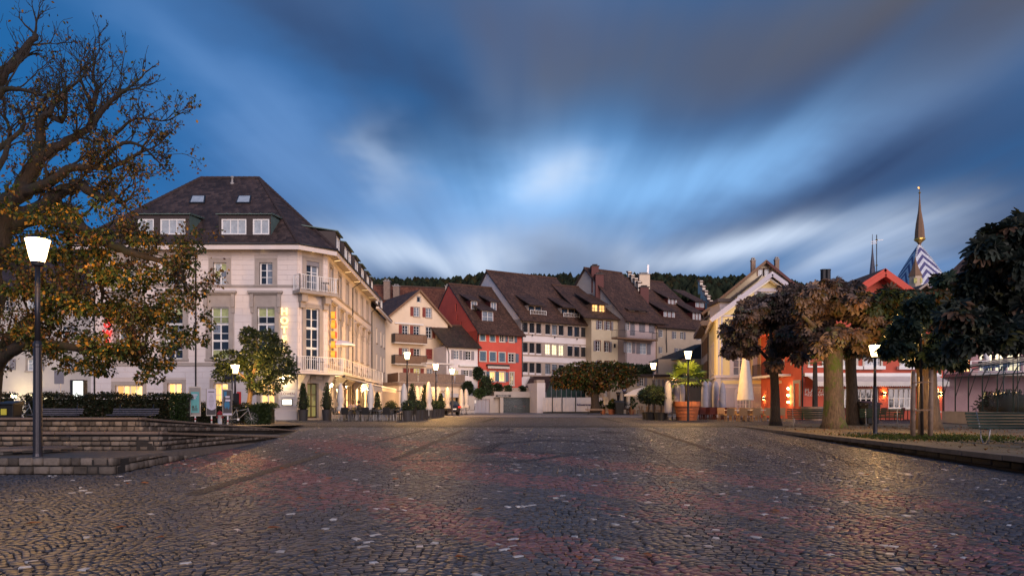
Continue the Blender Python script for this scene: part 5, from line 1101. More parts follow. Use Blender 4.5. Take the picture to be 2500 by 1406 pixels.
for u, v, w_, m_ in ((1452, 652, 1.1, 'trimred'), (1463, 672, 1.2, 'trimred')): p = at(fr, u, v, -7.5 if v < 660 else -6); chimney(h6, p.x, p.y, p.z - 4, p.z, w_, 1.1, 'cladding' if False else 'trimred', 'cladding')
p = at(fr, 1572, 703, -5); chimney(h6, p.x, p.y, p.z - 4, p.z, 1.3, 1.1, 'trimred', 'cladding')
# stepped fire gable between the roofs
fg2 = Fr(tuple(fr.w(fr.len + .7, 0, -14).xy), tuple(fr.w(fr.len + .7, 0, 0).xy))
for k in range(4):
    a, z = fr.sz(1536 + k * 8, 664 + k * 8, -11 + k * 1.1); q = MB(); p = fr.w(a, z, -11 + k * 1.1); q.box((p.x, p.y, p.z - 1.2), (.5, 1.2, 2.4), 0); q.build('gable_step', K['cream2'], h6); q = MB(); q.slab([(p.x - .4, p.y - .75, p.z - .25), (p.x + .4, p.y - .75, p.z - .25), (p.x + .4, p.y + .75, p.z + .3), (p.x - .4, p.y + .75, p.z + .3)], .12); q.build('step_cap', K['tile_brown'] if False else K['ridge_brown'], h6)
p = at(fr, 1572, 672, -9); chimney(h6, p.x, p.y, p.z - 4, p.z, 1.7, 1.3, 'cream', 'stonegrey'); q = MB(); q.bar((p.x + .6, p.y, p.z), (p.x + .7, p.y, p.z + 1.7), .3, .16); q.build('chimney_flue', K['steel'], h6)
# --- beige house
fr = Fr.px(1604, 100.5, 1735, 106); ze = fr.sz(1660, 797)[1]
W = [(1611, 805, 1618.5, 823, dict(shut='l', **tg)), (1644, 809, 1652, 827, dict(shut='l', **tg)), (1661, 810, 1669, 828, dict(shut='r', **tg)), (1704, 812, 1712, 830, dict(shut='l', **tg)), (1611, 847, 1617.5, 862, dict(shut='l', **tg)), (1650, 850, 1658, 864, dict(shut='lr', **tg)), (1665, 851, 1672, 866, dict(**tg)), (1690, 853, 1700, 872, dict(shut='lr', **tg))]
h7 = house('beige_house', tuple(fr.w(4, G, -4)), 'beige house with long brown roof and two tiers of dormers', fr, [(0, G), (fr.len, G), (fr.len, ze), (0, ze)], W, 'beige', back=12)
zr1 = fr.sz(1660, 694, -11)[1]; saddle(fr, 0, fr.len, ze + .1, zr1, 11, 'tile_brown', h7, over=.6)
for (u0, v0, u1, v1, o, n) in ((1619, 759, 1649, 776, -1.8, 3), (1690, 763, 1712, 783, -1.8, 3), (1630, 729, 1654, 745, -5.2, 3), (1697, 737, 1720, 752, -5.2, 2)):
    r = fr.rect(u0, v0, u1, v1, o); shed_dormer(fr, h7, r[0], r[2], r[1], r[3], o, 5, r[3] + 2.7, 'glass_mid', 'white', 'trimred', 'tile_brown', n)
pipe(h7, [at(fr, 1627, 800, .4), at(fr, 1628, 860, .08)], .06)
for k in range(6):
    a, z = fr.sz(1710 + k * 6, 688 + k * 12, -10.5 + k * 1.4); p = fr.w(a, z, -10.5 + k * 1.4); q = MB(); q.box((p.x, p.y, p.z - 1), (.5, 1.3, 2.2), 0); q.build('gable_step', K['cream2'], h7); q = MB(); q.slab([(p.x - .45, p.y - .8, p.z - .1), (p.x + .45, p.y - .8, p.z - .1), (p.x + .45, p.y + .8, p.z + .45), (p.x - .45, p.y + .8, p.z + .45)], .12); q.build('step_cap', K['ridge_brown'], h7)

# --- garages with planted roof terrace
fr = Fr.px(1122, 84, 1332, 86.5); gar = thing('garage_block', tuple(fr.w(5, G, -2)), 'low concrete garage block with two doors below the planted terrace', 'garage'); ztop = fr.sz(1200, 955.5)[1]; zlow = fr.sz(1150, 966)[1]
g1 = fr.rect(1158, 974, 1196, 1012); g1 = (g1[0], G, g1[2], g1[3]); g2 = fr.rect(1229, 970, 1301, 1012); g2 = (g2[0], G, g2[2], g2[3]); al = fr.rect(1205, 970, 1221, 1012); al = (al[0], G, al[2], al[3])
wall(fr, [(0, G), (g1[0], G), (g1[0], g1[3]), (g1[2], g1[3]), (g1[2], G), (al[0], G), (al[0], al[3]), (al[2], al[3]), (al[2], G), (g2[0], G), (g2[0], g2[3]), (g2[2], g2[3]), (g2[2], G), (fr.len, G), (fr.len, ztop), (fr.sz(1207, 960)[0], ztop), (fr.sz(1207, 960)[0], zlow), (0, zlow)], [], K['concrete'], gar, back=5.5)
def panels(r, n, m, inset, name='garage_door', split=0):
    par = None
    for k in range(n):
        q = MB(); a = r[0] + (r[2] - r[0]) * k / n; b = r[0] + (r[2] - r[0]) * (k + 1) / n; fr.box(q, a + .012, b - .012, r[1] + .02, r[3], -inset - .06, -inset); q.build('door_panel', K[m], gar)
K['door_grey'] = mat('grey_garage_door', (.30, .29, .33), .5, .08, 1); panels(g1, 4, 'door_grey', .2); q = MB(); fr.box(q, al[0], al[2], G, al[3], -.9, -.7); q.build('recess_wall', K['concrete'], gar)
q = MB(); r = fr.rect(1159, 976, 1163, 984); fr.box(q, r[0], r[2], r[1], r[3], -.2, -.17); q.build('keypad', K['white'], gar)
def halfglass():
    m, nt, b, N, L = newmat('glass_garage_front'); b.inputs['Base Color'].default_value = (.10, .12, .135, 1); b.inputs['Roughness'].default_value = .15; t = N.new('ShaderNodeBsdfTransparent'); t.inputs[0].default_value = (.75, .8, .8, 1); x = N.new('ShaderNodeMixShader'); x.inputs[0].default_value = .5; L.new(b.outputs[0], x.inputs[1]); L.new(t.outputs[0], x.inputs[2]); L.new(x.outputs[0], N['Material Output'].inputs[0]); return m
K['roller'] = halfglass(); q = MB(); fr.box(q, g2[0] - .2, g2[2] + .2, G, g2[3], -5.6, -5.5); q.build('rear_wall', K['concrete'], gar); q = MB(); fr.box(q, g2[0], g2[2], G, g2[3], -.3, -.29); q.build('glass_door', K['roller'], gar)
q = MB(); r = fr.rect(1210, 963.5, 1247, 968.5); fr.box(q, r[0], r[2], r[1], r[3], .01, .08); sgn = q.build('sign_board', K['dark'], gar); text('ANGELIKA EGLI', fr, r[0] + .25, r[1] + .06, .20, 'text_white', sgn, 'lettering', .085, .003)
# lifted kerb of the upper terrace with its brick face
q = MB(); fr.box(q, fr.sz(1207, 950)[0], fr.len, ztop, ztop + .5, -5.5, -.9); q.build('terrace_wall', K['tile_red'] if False else K['concretetrim'], gar)
# white pillar and hoarding in front of the glass pavilion
fp = Fr.px(1311, 83.6, 1331, 83.9); q = MB(); zt_ = fp.sz(1320, 934)[1]; fp.box(q, 0, fp.len, G, zt_, -4.5, 0); pil = thing('wall_pillar', tuple(fp.w(.5, G, -1)), 'tall white wall pier with a stone cap next to the glass garage', 'wall'); q.build('pier', K['whitew'], pil); q = MB(); fp.box(q, -.08, fp.len - .1, zt_, zt_ + .35, -1, .06); q.build('cap', K['concretetrim'], pil)
fq = Fr.px(1333, 87, 1442, 90); pav = thing('glass_pavilion', tuple(fq.w(3, G, -2)), 'green tinted glass pavilion with sloping grey roof behind the hoarding', 'pavilion'); z1 = fq.sz(1390, 921)[1]; z0 = fq.sz(1338, 950)[1]; xm = fq.sz(1347, 940)[0]
n = 9
for k in range(n):
    a, b = fq.len * k / n, fq.len * (k + 1) / n; ha = z0 + (z1 - z0) * min(1, a / xm) if xm > 0 else z1; hb = z0 + (z1 - z0) * min(1, b / xm); q = MB(); q.face([fq.w(a + .03, G, 0), fq.w(b - .03, G, 0), fq.w(b - .03, hb, 0), fq.w(a + .03, ha, 0)]); q.build('pane', K['glass_teal'], pav)
    q = MB(); fq.box(q, a - .03, a + .03, G, ha, -.06, .06); q.build('mullion', K['shutter_grey'], pav)
roofpart([fq.w(-.2, z0 - .3, .3), fq.w(xm, z1 + .1, .3), fq.w(xm, z1 + .1, -6), fq.w(-.2, z0 - .3, -6)], 'cladding', pav, .15); roofpart([fq.w(xm, z1 + .1, .3), fq.w(fq.len, z1 + .1, .3), fq.w(fq.len, z1 + .3, -6), fq.w(xm, z1 + .3, -6)], 'cladding', pav, .15)
fh = Fr.px(1326, 81, 1560, 83); edges = [1326, 1349.5, 1373, 1406, 1445, 1500, 1560]
K['hoarding'] = mat('white_hoarding_sheet', (.62, .58, .58), .7, .12, 1.5, .3, 6)
for k in range(6):
    r = fh.rect(edges[k], 970, edges[k + 1] - 2, 1004.5); rt = thing('hoarding_panel', tuple(fh.w((r[0] + r[2]) / 2, G, 0)), ['short lilac white hoarding panel by the white wall pier', 'white hoarding panel second from the wall pier', 'white hoarding panel third from the wall pier', 'white hoarding panel lettered Schwerzmann left of the plane tree trunk', 'white hoarding panel just right of the plane tree trunk', 'pinkish hoarding panel nearest the cafe'][k], 'hoarding', 'hoarding panels')
    q = MB(); N_ = 6
    for j in range(N_): a, b = r[0] + (r[2] - r[0]) * j / N_, r[0] + (r[2] - r[0]) * (j + 1) / N_; o = [.0, .03, -.02, .03, .0, .02, .0]; q.hexa([fh.w(a, r[1], o[j]), fh.w(b, r[1], o[j + 1]), fh.w(b, r[1], o[j + 1] - .03), fh.w(a, r[1], o[j] - .03), fh.w(a, r[3], o[j]), fh.w(b, r[3], o[j + 1]), fh.w(b, r[3], o[j + 1] - .03), fh.w(a, r[3], o[j] - .03)])
    q.build('sheet', K['hoarding'], rt); q = MB(); q.tube([fh.w(r[2] + .05, G, .1), fh.w(r[2] + .05, r[3] + .1, .1)], .04, 8); q.build('post', K['dark'], rt)
    q = MB(); fh.box(q, r[0], r[2], G, r[1] - .02, -.1, .12); q.build('foot', K['black'], rt)
    if k == 3: text('Schwerzmann', fh, r[0] + .1, r[1] + .72, .36, 'text_navy', rt, 'lettering', .06, .004, bold=.012)

# --- long low cafe building on the right with terrace on its roof
fr = Fr.px(1490, 80.5, 1664, 84.5); zt_ = fr.sz(1560, 919)[1]; tc_ = dict(sm='shutter_grey', trim='concretetrim', tw=.07)
W = [(1561, 921, 1572, 942, dict(shut='lr', **tc_)), (1597, 925, 1605, 949, dict(shut='lr', **tc_)), (1622, 927, 1631, 951, dict(shut='lr', **tc_)), (1648, 929, 1656, 952, dict(shut='lr', **tc_)), (1506, 964, 1543, 1000, dict(nx=4, ny=1, fm='wood', pm='glass', inset=.25)), (1560, 955, 1580, 975, dict(nx=2, fm='wood')), (1616, 956, 1640, 975, dict(nx=3, ny=1, fm='dark'))]
cafe = house('cafe_building', tuple(fr.w(5, G, -3)), 'long low beige cafe building with grey shutters and a planted roof terrace', fr, [(0, G), (fr.len, G), (fr.len, zt_), (0, zt_)], W, 'beige', back=6, cat='cafe')
q = MB(); fr.box(q, -.1, fr.len + .1, zt_, zt_ + .3, -6, .35); q.build('roof_edge', K['cladding'], cafe)
a, z = fr.sz(1524, 949.5); rt = thing('round_sign', tuple(fr.w(a, z - .35, .05)), 'round dark cafe sign with a white emblem over the door', 'sign')
def disc(fr, a, z, r, o, m, par, name, n=24): q = MB(); rg = [fr.w(a + r * math.cos(2 * math.pi * k / n), z + r * math.sin(2 * math.pi * k / n), o) for k in range(n)]; rb = [fr.w(a + r * math.cos(2 * math.pi * k / n), z + r * math.sin(2 * math.pi * k / n), 0) for k in range(n)]; q.tube_rings([rb, rg]); return q.build(name, K[m], par)
disc(fr, a, z, .34, .06, 'text_navy', rt, 'disc'); q = MB()
for k in range(10):
    t0, t1 = math.pi * k / 10, math.pi * (k + 1) / 10; q.face([fr.w(a + .25 * math.cos(t), z - .04 + rr * math.sin(t), .066) for t, rr in ((t0, .22), (t1, .22), (t1, .12), (t0, .12))])
fr.box(q, a - .22, a + .22, z - .10, z - .05, .06, .066); q.build('emblem', K['white'], rt); q = MB(); fr.box(q, a - .13, a + .13, z - .20, z - .15, .06, .066); q.build('emblem_line', K['white'], rt)
q = MB(); r = fr.rect(1504, 957, 1548, 961); fr.box(q, r[0], r[2], r[1], r[3], .02, .5); q.build('door_canopy', K['cladding'], cafe)
# pavilion with hipped roof standing on the cafe terrace
fA = Fr.px(1604, 90, 1664, 85); fB = Fr.px(1664, 85, 1696, 90); pv = thing('corner_pavilion', tuple(fA.w(fA.len, zt_, -1)), 'low corner wing with a hipped mossy roof above the cafe terrace', 'house'); zE = fA.sz(1663, 875)[1]
wA = [fA.rect(1608, 892, 1616, 911), fA.rect(1645, 886, 1658, 910)]; wB = [fB.rect(1673, 884, 1684, 905)]
wall(fA, [(0, G), (fA.len, G), (fA.len, zE), (0, zE)], wA, K['beige'], pv, back=3); wall(fB, [(0, G), (fB.len, G), (fB.len, zE), (0, zE)], wB, K['beige'], pv, back=3)
for f_, rs in ((fA, wA), (fB, wB)):
    for r in rs: window(f_, r, pv, 2, 3, 'white', 'glass', sm='shutter_grey', shut='lr', inset=.1)
ap = fA.w(fA.len - .8, zE + 2.0, -3.6); c0, c1, c2 = fA.w(-.8, zE - .1, .7), fA.w(fA.len + .35, zE - .1, .8), fB.w(fB.len + .8, zE - .1, .6); rl = fA.w(3.2, zE + 2.0, -3.6)
roofpart([c0, c1, ap, rl], 'tile_moss', pv); roofpart([c1, c2, ap], 'tile_moss', pv); q = MB(); q.tube([c0, c1], .07, 6); q.tube([c1, c2], .07, 6); q.build('gutter', K['copper'], pv)
pipe(pv, [c2, c2 + Vector((.1, -.1, -.4)), fB.w(fB.len + .1, zE - 1.4, .1), fB.w(fB.len + .1, G + 3, .1)], .06, 'copper')
# lit alley windows and sign beyond
fr2 = Fr.px(1690, 96, 1730, 99); al_ = house('alley_house', tuple(fr2.w(1, G, -2)), 'dark house in the alley with two small lit windows', fr2, [(0, G), (fr2.len, G), (fr2.len, 8.6), (0, 8.6)], [(1704, 899, 1709.5, 911, dict(pm='lit_pale', nx=2, ny=4)), (1712.5, 899, 1718, 911, dict(pm='lit_pale', nx=2, ny=4))], 'beige', back=5)
fs2 = Fr.px(1687, 79, 1699, 79.2); q = MB(); r = fs2.rect(1687, 904, 1699, 914); fs2.box(q, r[0], r[2], r[1], r[3], 0, .08); rt = thing('hanging_sign', tuple(fs2.w(.2, r[1], .04)), 'square pinkish hanging sign with dark lettering in the alley', 'sign'); q.build('board', K['pink'], rt); q = MB(); W_ = r[2] - r[0]; q.face([fs2.w(r[0] + W_ * x, r[1] + (r[3] - r[1]) * y, .085) for x, y in ((.15, .3), (.35, .25), (.5, .5), (.75, .3), (.88, .75), (.6, .72), (.45, .8), (.2, .7))]); q.build('emblem', K['text_dark'], rt); q = MB(); q.bar(fs2.w(r[0] + .1, r[3] + .05, .04), fs2.w(r[2] + .5, r[3] + .05, .04), .03); q.build('bracket', K['dark'], rt)
# ------------------------------------------------------------------ yellow house with lilac ground floor
fr = Fr.px(1748, 58, 2010, 58); fl = Fr.px(1731, 70, 1748, 58)
zb = fr.sz(1800, 919)[1]; pk = fr.sz(1876, 676); ze = fr.sz(1748, 766)[1]
K['lilac_trim'] = mat('lilac_trim', (.52, .50, .56), .8, .08, 1)
yh = thing('yellow_house', tuple(fr.w(4.5, G, -5)), 'pale yellow gabled house with a lilac grey ground floor and arched window', 'house')
arch = fr.rect(1799, 945, 1832, 1001); am = (arch[0] + arch[2]) / 2; ar = (arch[2] - arch[0]) / 2
apoly = [(arch[0], arch[1]), (arch[2], arch[1])] + [(am + ar * math.cos(t), arch[3] - ar + ar * math.sin(t)) for t in np.linspace(0, math.pi, 13)]
uw = [fr.rect(1790, 858, 1822, 916), fr.rect(1880, 858, 1912, 916), fr.rect(1850, 712, 1895, 742)]
wall(fr, [(0, G), (fr.len, G), (fr.len, zb), (0, zb)], [apoly], K['lilac'], yh, back=.45)
wall(fr, [(0, zb), (fr.len, zb), (fr.len, ze), (pk[0], pk[1]), (0, ze)], uw, K['yellow'], yh, back=.45)
for r in uw: window(fr, r, yh, 2, 3, 'white', 'glass_mid', trim='lilac_trim', tw=.3, sill='lilac_trim', inset=.15)
w = window(fr, (arch[0], arch[1], arch[2], arch[3] - ar), yh, 4, 3, 'white', 'glass_pale', inset=.15)
q = MB(); q.face([fr.w(a, z, -.17) for a, z in [(arch[2], arch[3] - ar)] + [(am + ar * math.cos(t), arch[3] - ar + ar * math.sin(t)) for t in np.linspace(0, math.pi, 13)]]); q.build('arched_pane', K['glass_mid'], w)
q = MB()
for t0, t1 in zip(np.linspace(0, math.pi, 13)[:-1], np.linspace(0, math.pi, 13)[1:]):
    P_ = lambda t, r: (am + r * math.cos(t), arch[3] - ar + r * math.sin(t)); q.hexa([fr.w(*P_(t0, ar), -.05), fr.w(*P_(t0, ar + .2), -.05), fr.w(*P_(t1, ar + .2), -.05), fr.w(*P_(t1, ar), -.05), fr.w(*P_(t0, ar), .06), fr.w(*P_(t0, ar + .2), .06), fr.w(*P_(t1, ar + .2), .06), fr.w(*P_(t1, ar), .06)])
fr.box(q, arch[0] - .2, arch[0], arch[1], arch[3] - ar, -.05, .06); fr.box(q, arch[2], arch[2] + .2, arch[1], arch[3] - ar, -.05, .06); fr.box(q, am - .14, am + .14, arch[3] + .02, arch[3] + .55, -.05, .12); fr.box(q, arch[0] - .3, arch[2] + .3, arch[1] - .14, arch[1], -.05, .14); q.build('arch_surround', K['lilac_trim'], w)
BLK.clear(); hol = [(arch[0] - .22, arch[1] - .14, arch[2] + .22, arch[3] + .2)]
BLK += ashlar(fr, 0, 5.2, G, zb - .95, 9, 1.0, hol, yh, 'lilac'); flush_blocks(yh, 120)
q = MB(); fr.box(q, -.05, 6, zb - .95, zb - .85, -.02, .06); q.build('string_course', K['lilac_trim'], yh); q = MB(); fr.box(q, -.08, 6, zb - .12, zb + .12, -.02, .14); q.build('cornice', K['lilac_trim'], yh)
for a, b in ((.35, 2.1), (2.6, 4.9)): q = MB(); fr.box(q, a, b, zb - .62, zb - .32, -.02, .02); q.build('inset_panel', K['yellow'], yh)
for a in (.05, 3.0): q = MB(); fr.box(q, a + .12, a + .50, zb + .12, ze, -.02, .07); q.build('pilaster', K['lilac_trim'], yh)
q = MB(); fr.box(q, 0, 6, ze - .25, ze - .1, -.02, .08); q.build('frieze', K['lilac_trim'], yh)
sw = [(2.5, 4.3, 3.5, 6.9), (5.5, 4.3, 6.5, 6.9), (8.5, 4.3, 9.5, 6.9)]
wall(fl, [(0, G), (fl.len, G), (fl.len, zb), (0, zb)], [], K['lilac'], yh, back=.4); wall(fl, [(0, zb), (fl.len, zb), (fl.len, ze), (0, ze)], sw, K['yellow'], yh, back=.4)
q = MB(); fl.box(q, 0, fl.len, zb - .12, zb + .12, -.02, .14); q.build('cornice', K['lilac_trim'], yh); bk = Vector((fl.w(0, 0).x - fl.w(fl.len, 0).x, 12, 0))
for r in sw: window(fl, r, yh, 2, 3, 'white', 'glass', trim='lilac_trim', tw=.2, sill='lilac_trim')
for a, z0 in ((-.7, ze - .6), (fr.len + .7, ze - .6)):
    MB().slab([fr.w(a, z0 + .15, .9), fr.w(pk[0], pk[1] + .3, .9), fr.w(pk[0], pk[1] + .3, .9) + bk, fr.w(a, z0 + .15, .9) + bk], .2, 0, 1).build('roof', [K['tile_grey'], K['whitew']], yh)
    q = MB(); q.bar(fr.w(a, z0 - .08, .88), fr.w(pk[0], pk[1] + .08, .88), .12, .34); q.build('verge_board', K['lilac_trim'], yh); q = MB(); q.bar(fr.w(a + (.5 if a < 0 else -.5), z0 + .05, .3), fr.w(pk[0], pk[1] - .28, .3), .5, .12); q.build('verge_moulding', K['white'], yh)
fd = Fr.px(1757, 60, 1800, 60); r = fd.rect(1757, 738, 1800, 778); q = MB(); fd.box(q, 0, fd.len, r[1], r[3], -3, 0); dm = q.build('dormer', K['lilac'], yh); q = MB(); fd.box(q, -.25, fd.len + .2, r[3], r[3] + .3, -3, .3); q.build('dormer_roof', K['tile_dark'] if False else K['cladding'], dm)
# other houses of the lane, seen almost edge-on
fe = Fr.px(1712, 84, 1733, 70); le = thing('lane_house', tuple(fe.w(6, G, -3)), 'narrow cream house front along the lane with a rounded eave and gutters', 'house'); z9 = 9.6
lw = [(3, 4.0, 4.2, 6.2), (7, 4.0, 8.2, 6.2), (10.5, 4.0, 11.7, 6.2), (3, 7.0, 4.2, 8.8), (7, 7.0, 8.2, 8.8), (10.5, 7.0, 11.7, 8.8)]
wall(fe, [(0, G), (fe.len, G), (fe.len, z9), (0, z9)], lw, K['beige'], le, back=2.5)
for r in lw: window(fe, r, le, 2, 3, 'white', 'glass', shut='lr', sm='wood', inset=.1)
q = MB(); fe.box(q, -.5, fe.len + .3, z9, z9 + .5, -3, .9); q.build('eave', K['wood2'], le); pipe(le, [fe.w(13, z9 + .2, .8), fe.w(13.4, z9 - .6, .12), fe.w(13.4, G, .12)], .06); roofpart([fe.w(-.5, z9 + .5, .9), fe.w(fe.len + .3, z9 + .5, .9), fe.w(fe.len + .3, z9 + 5, -5), fe.w(-.5, z9 + 5, -5)], 'tile_brown', le)
# tall beige gable behind
fr = Fr.px(1728, 72, 2004, 72); pk = fr.sz(1866, 640); zl = fr.sz(1740, 752)[1]; r1 = [fr.rect(1851, 658, 1863, 674), fr.rect(1866, 657.5, 1878, 673.5), fr.rect(1800, 718, 1822, 736)]
tb = thing('tall_gabled_house', tuple(fr.w(5, G, -5)), 'tall beige gabled house behind the yellow one with two chimneys', 'house'); wall(fr, [(0, G), (fr.len, G), (fr.len, zl), pk, (0, zl)], r1, K['olive'], tb, bvec=(4, 12, 0))
for r in r1: window(fr, r, tb, 2, 2, 'white', 'glass_mid', trim='wood2', tw=.14, inset=.08)
for a in (-.8, fr.len + .8):
    MB().slab([fr.w(a, zl - .55, .6), fr.w(pk[0], pk[1] + .15, .6), fr.w(pk[0], pk[1] + .15, -12) + Vector((4, 0, 0)), fr.w(a, zl - .55, -12) + Vector((4, 0, 0))], .22, 0, 1).build('roof', [K['tile_red'], K['wood2']], tb); q = MB(); q.bar(fr.w(a, zl - .72, .62), fr.w(pk[0], pk[1] - .03, .62), .06, .26); q.build('verge_board', K['trimred'] if a > 0 else K['wood'], tb)
for u, v, o in ((1838.5, 638, -1.5), (1896, 636, -1.5)): p = at(fr, u, v, o); chimney(tb, p.x, p.y, p.z - 2.2, p.z, .42, .42, 'wood2')
# dark tiled roof and round flue
fk = Fr.px(1895, 64, 2010, 64); dk = thing('dark_roofed_house', tuple(fk.w(2, G, -3)), 'house behind the trees with a dark hipped roof and black steel flues', 'house'); zz = fk.sz(1950, 745)[1]; wall(fk, [(0, G), (fk.len, G), (fk.len, zz), (0, zz)], [], K['olive'], dk, back=8)
c = [fk.w(-.5, zz, .5), fk.w(fk.len + .5, zz, .5), fk.w(fk.len - 1.6, zz + 2.5, -4), fk.w(1.0, zz + 2.5, -4)]; roofpart(c, 'tile_dark', dk); roofpart([c[1], fk.w(fk.len + .5, zz, -8), fk.w(fk.len - 1.6, zz + 2.5, -4)], 'tile_dark', dk); roofpart([fk.w(-.5, zz, .5), fk.w(1.0, zz + 2.5, -4), fk.w(-.5, zz, -8)], 'tile_dark', dk)
for du in (-6, 5):
    p = at(fk, 2016 + du, 658, 2); q = MB(); q.lathe((p.x, p.y, p.z - 4.2), [(.24, 0), (.24, 4.1), (.27, 4.12), (.27, 4.2), (.05, 4.2)], 16); q.build('flue', K['black'], dk, smooth=False)

# ------------------------------------------------------------------ red restaurant
RD = 50; fr = Fr.px(1956, RD, 2302, RD); fl = Fr.px(1858, 58, 1956, RD); L = fr.len
zt_ = fr.sz(2290, 790)[1]; pk = fr.sz(2142, 672); rb = thing('red_restaurant', tuple(fr.w(5, G, -4)), 'orange red gabled restaurant with scalloped awning behind the chestnuts', 'restaurant')
wn = [fr.rect(2047, 948, 2145, 997), fr.rect(2169, 947, 2236, 997), fr.rect(2250, 947, 2294, 1003)]; up = [fr.rect(1977, 860, 2006, 893), fr.rect(2060, 858, 2090, 893), fr.rect(2110, 858, 2150, 893), fr.rect(2200, 858, 2230, 893)]
wall(fr, [(0, G), (L, G), (L, zt_), pk, (0, zt_)], wn + up, K['redwall2'], rb, back=12)
for r, nx in zip(wn, (7, 5, 3)): window(fr, r, rb, nx, 2, 'white', 'glass', fw=.09, bw=.06, inset=.1, sep=True, sill='sandtrim', tw=.05)
for r in up: window(fr, r, rb, 2, 3, 'white', 'glass_mid', trim='sandtrim', tw=.14, sill='white', inset=.12)
for u in (2075, 2130, 2215): r = fr.rect(u - 26, 894, u + 26, 902); q = MB(); fr.box(q, r[0], r[2], r[1], r[3], .02, .35); q.build('window_box', K['white'], rb)
zsl = (pk[1] - zt_) / pk[0]
for a, ez in ((-.9, zt_ - .9 * zsl + .1), (L + .9, zt_ - .9 * zsl + .1)):
    MB().slab([fr.w(a, ez + .2, 1.1), fr.w(pk[0], pk[1] + .3, 1.1), fr.w(pk[0], pk[1] + .3, -12), fr.w(a, ez + .2, -12)], .22, 0, 1).build('roof', [K['tile_brown'], K['redwall']], rb); q = MB(); q.bar(fr.w(a, ez - .2, 1.12), fr.w(pk[0], pk[1] - .1, 1.12), .07, .3); q.build('verge_board', K['redwall'], rb)
dr = [(1.4, G + .05, 2.6, 2.9), (3.4, G + .05, 5.4, 3.0), (6.9, 1.4, 7.7, 3.1)]; ul = [(1.6, 4.5, 2.8, 6.4), (5.0, 4.5, 6.2, 6.4)]
wall(fl, [(0, G), (fl.len, G), (fl.len, zt_), (0, zt_)], dr + ul, K['redwall2'], rb, back=2)
window(fl, dr[0], rb, 2, 4, 'white', 'glass_mid', inset=.12); window(fl, dr[1], rb, 4, 5, 'white', 'glass_mid', inset=.12, sep=True); window(fl, dr[2], rb, 1, 1, 'wood', 'glass', trim='stonegrey', tw=.25, inset=.15)
for r in ul: window(fl, r, rb, 2, 3, 'white', 'glass_mid', trim='sandtrim', tw=.14, inset=.12)
q = MB(); fl.box(q, .4, 6.2, 3.7, 3.85, -.02, .9); b = q.build('balcony', K['white'], rb); railing(b, [fl.w(.4, 3.85, .85), fl.w(6.2, 3.85, .85)], .95, .15, .012, 'dark', 0)
a, z = fl.sz(1894, 953); text('Pizza', fl, 3.6, 3.22, .42, 'text_white', rb, 'wall_lettering', .02, .005, italic=.2)
a, z = fr.sz(1964, 958); text('PLATZMÜHLE', fr, a, z, .44, 'text_white', rb, 'lettering', .02, .006); a, z = fr.sz(1964, 966); text('PIZZA VOM FEUER', fr, a, z, .27, 'text_white', rb, 'small_lettering', .02, .006)
pipe(rb, [fr.w(.05, zt_, .1), fr.w(.05, G, .1)], .06)
a0, z = fr.sz(1968, 918, 0); a1 = fr.sz(2286, 918)[0]; q = MB(); fr.box(q, a0 - .2, a1 + .2, z - .02, z + .22, .02, .3); q.build('awning_cassette', K['white'], rb)
q = MB(); zo = fr.sz(2100, 931, 1.5)[1]; q.slab([fr.w(a0, z, .2), fr.w(a1, z, .2), fr.w(a1, zo, 1.5), fr.w(a0, zo, 1.5)], .03)
n = 60
for k in range(n): a, b = a0 + (a1 - a0) * k / n, a0 + (a1 - a0) * (k + 1) / n; q.face([fr.w(a, zo, 1.5), fr.w(a, zo - .30, 1.52), fr.w((a + b) / 2, zo - .38, 1.52), fr.w(b, zo - .30, 1.52), fr.w(b, zo, 1.5)])
q.build('scalloped_awning', K['canvas'], rb)
def updown(fr_, a, z, label):
    p = fr_.w(a, z, .14); root = thing('wall_light', tuple(p), label, 'wall light', 'up and down lights on the red walls'); q = MB(); fr_.box(q, a - .1, a + .1, z - .1, z + .1, .02, .18); q.build('housing', K['dark'], root)
    for s in (1, -1): q = MB(); fr_.box(q, a - .06, a + .06, z + s * .104 - .002, z + s * .104 + .002, .05, .15); q.build('lens', K['wall_lens'], root)
K['wall_lens'] = mat('warm_lens', (1, .8, .5), .4, 0, emit=(1, .50, .14), es=160)
for u in (2158, 2300 - 5): a, z = fr.sz(u, 961); updown(fr, a, z, 'up and down wall light between the white windows of the red restaurant' if u < 2200 else 'up and down wall light at the right end of the red restaurant')
updown(fl, .85, 2.05, 'up and down wall light beside the left door of the red restaurant')
for k in range(3): p = fl.w(6.05, 2.75 - k * .52, .16); q = MB(); q.lathe(p, [(.02, -.07), (.07, -.03), (.07, .03), (.02, .07)], 10); tag(q.build('globe_lamp', K['bulb_small'], smooth=True), ['top', 'middle', 'lowest'][k] + ' of three glowing bulbs in a column by the white restaurant doors', 'bulb lamp', 'bulbs by the restaurant doors')
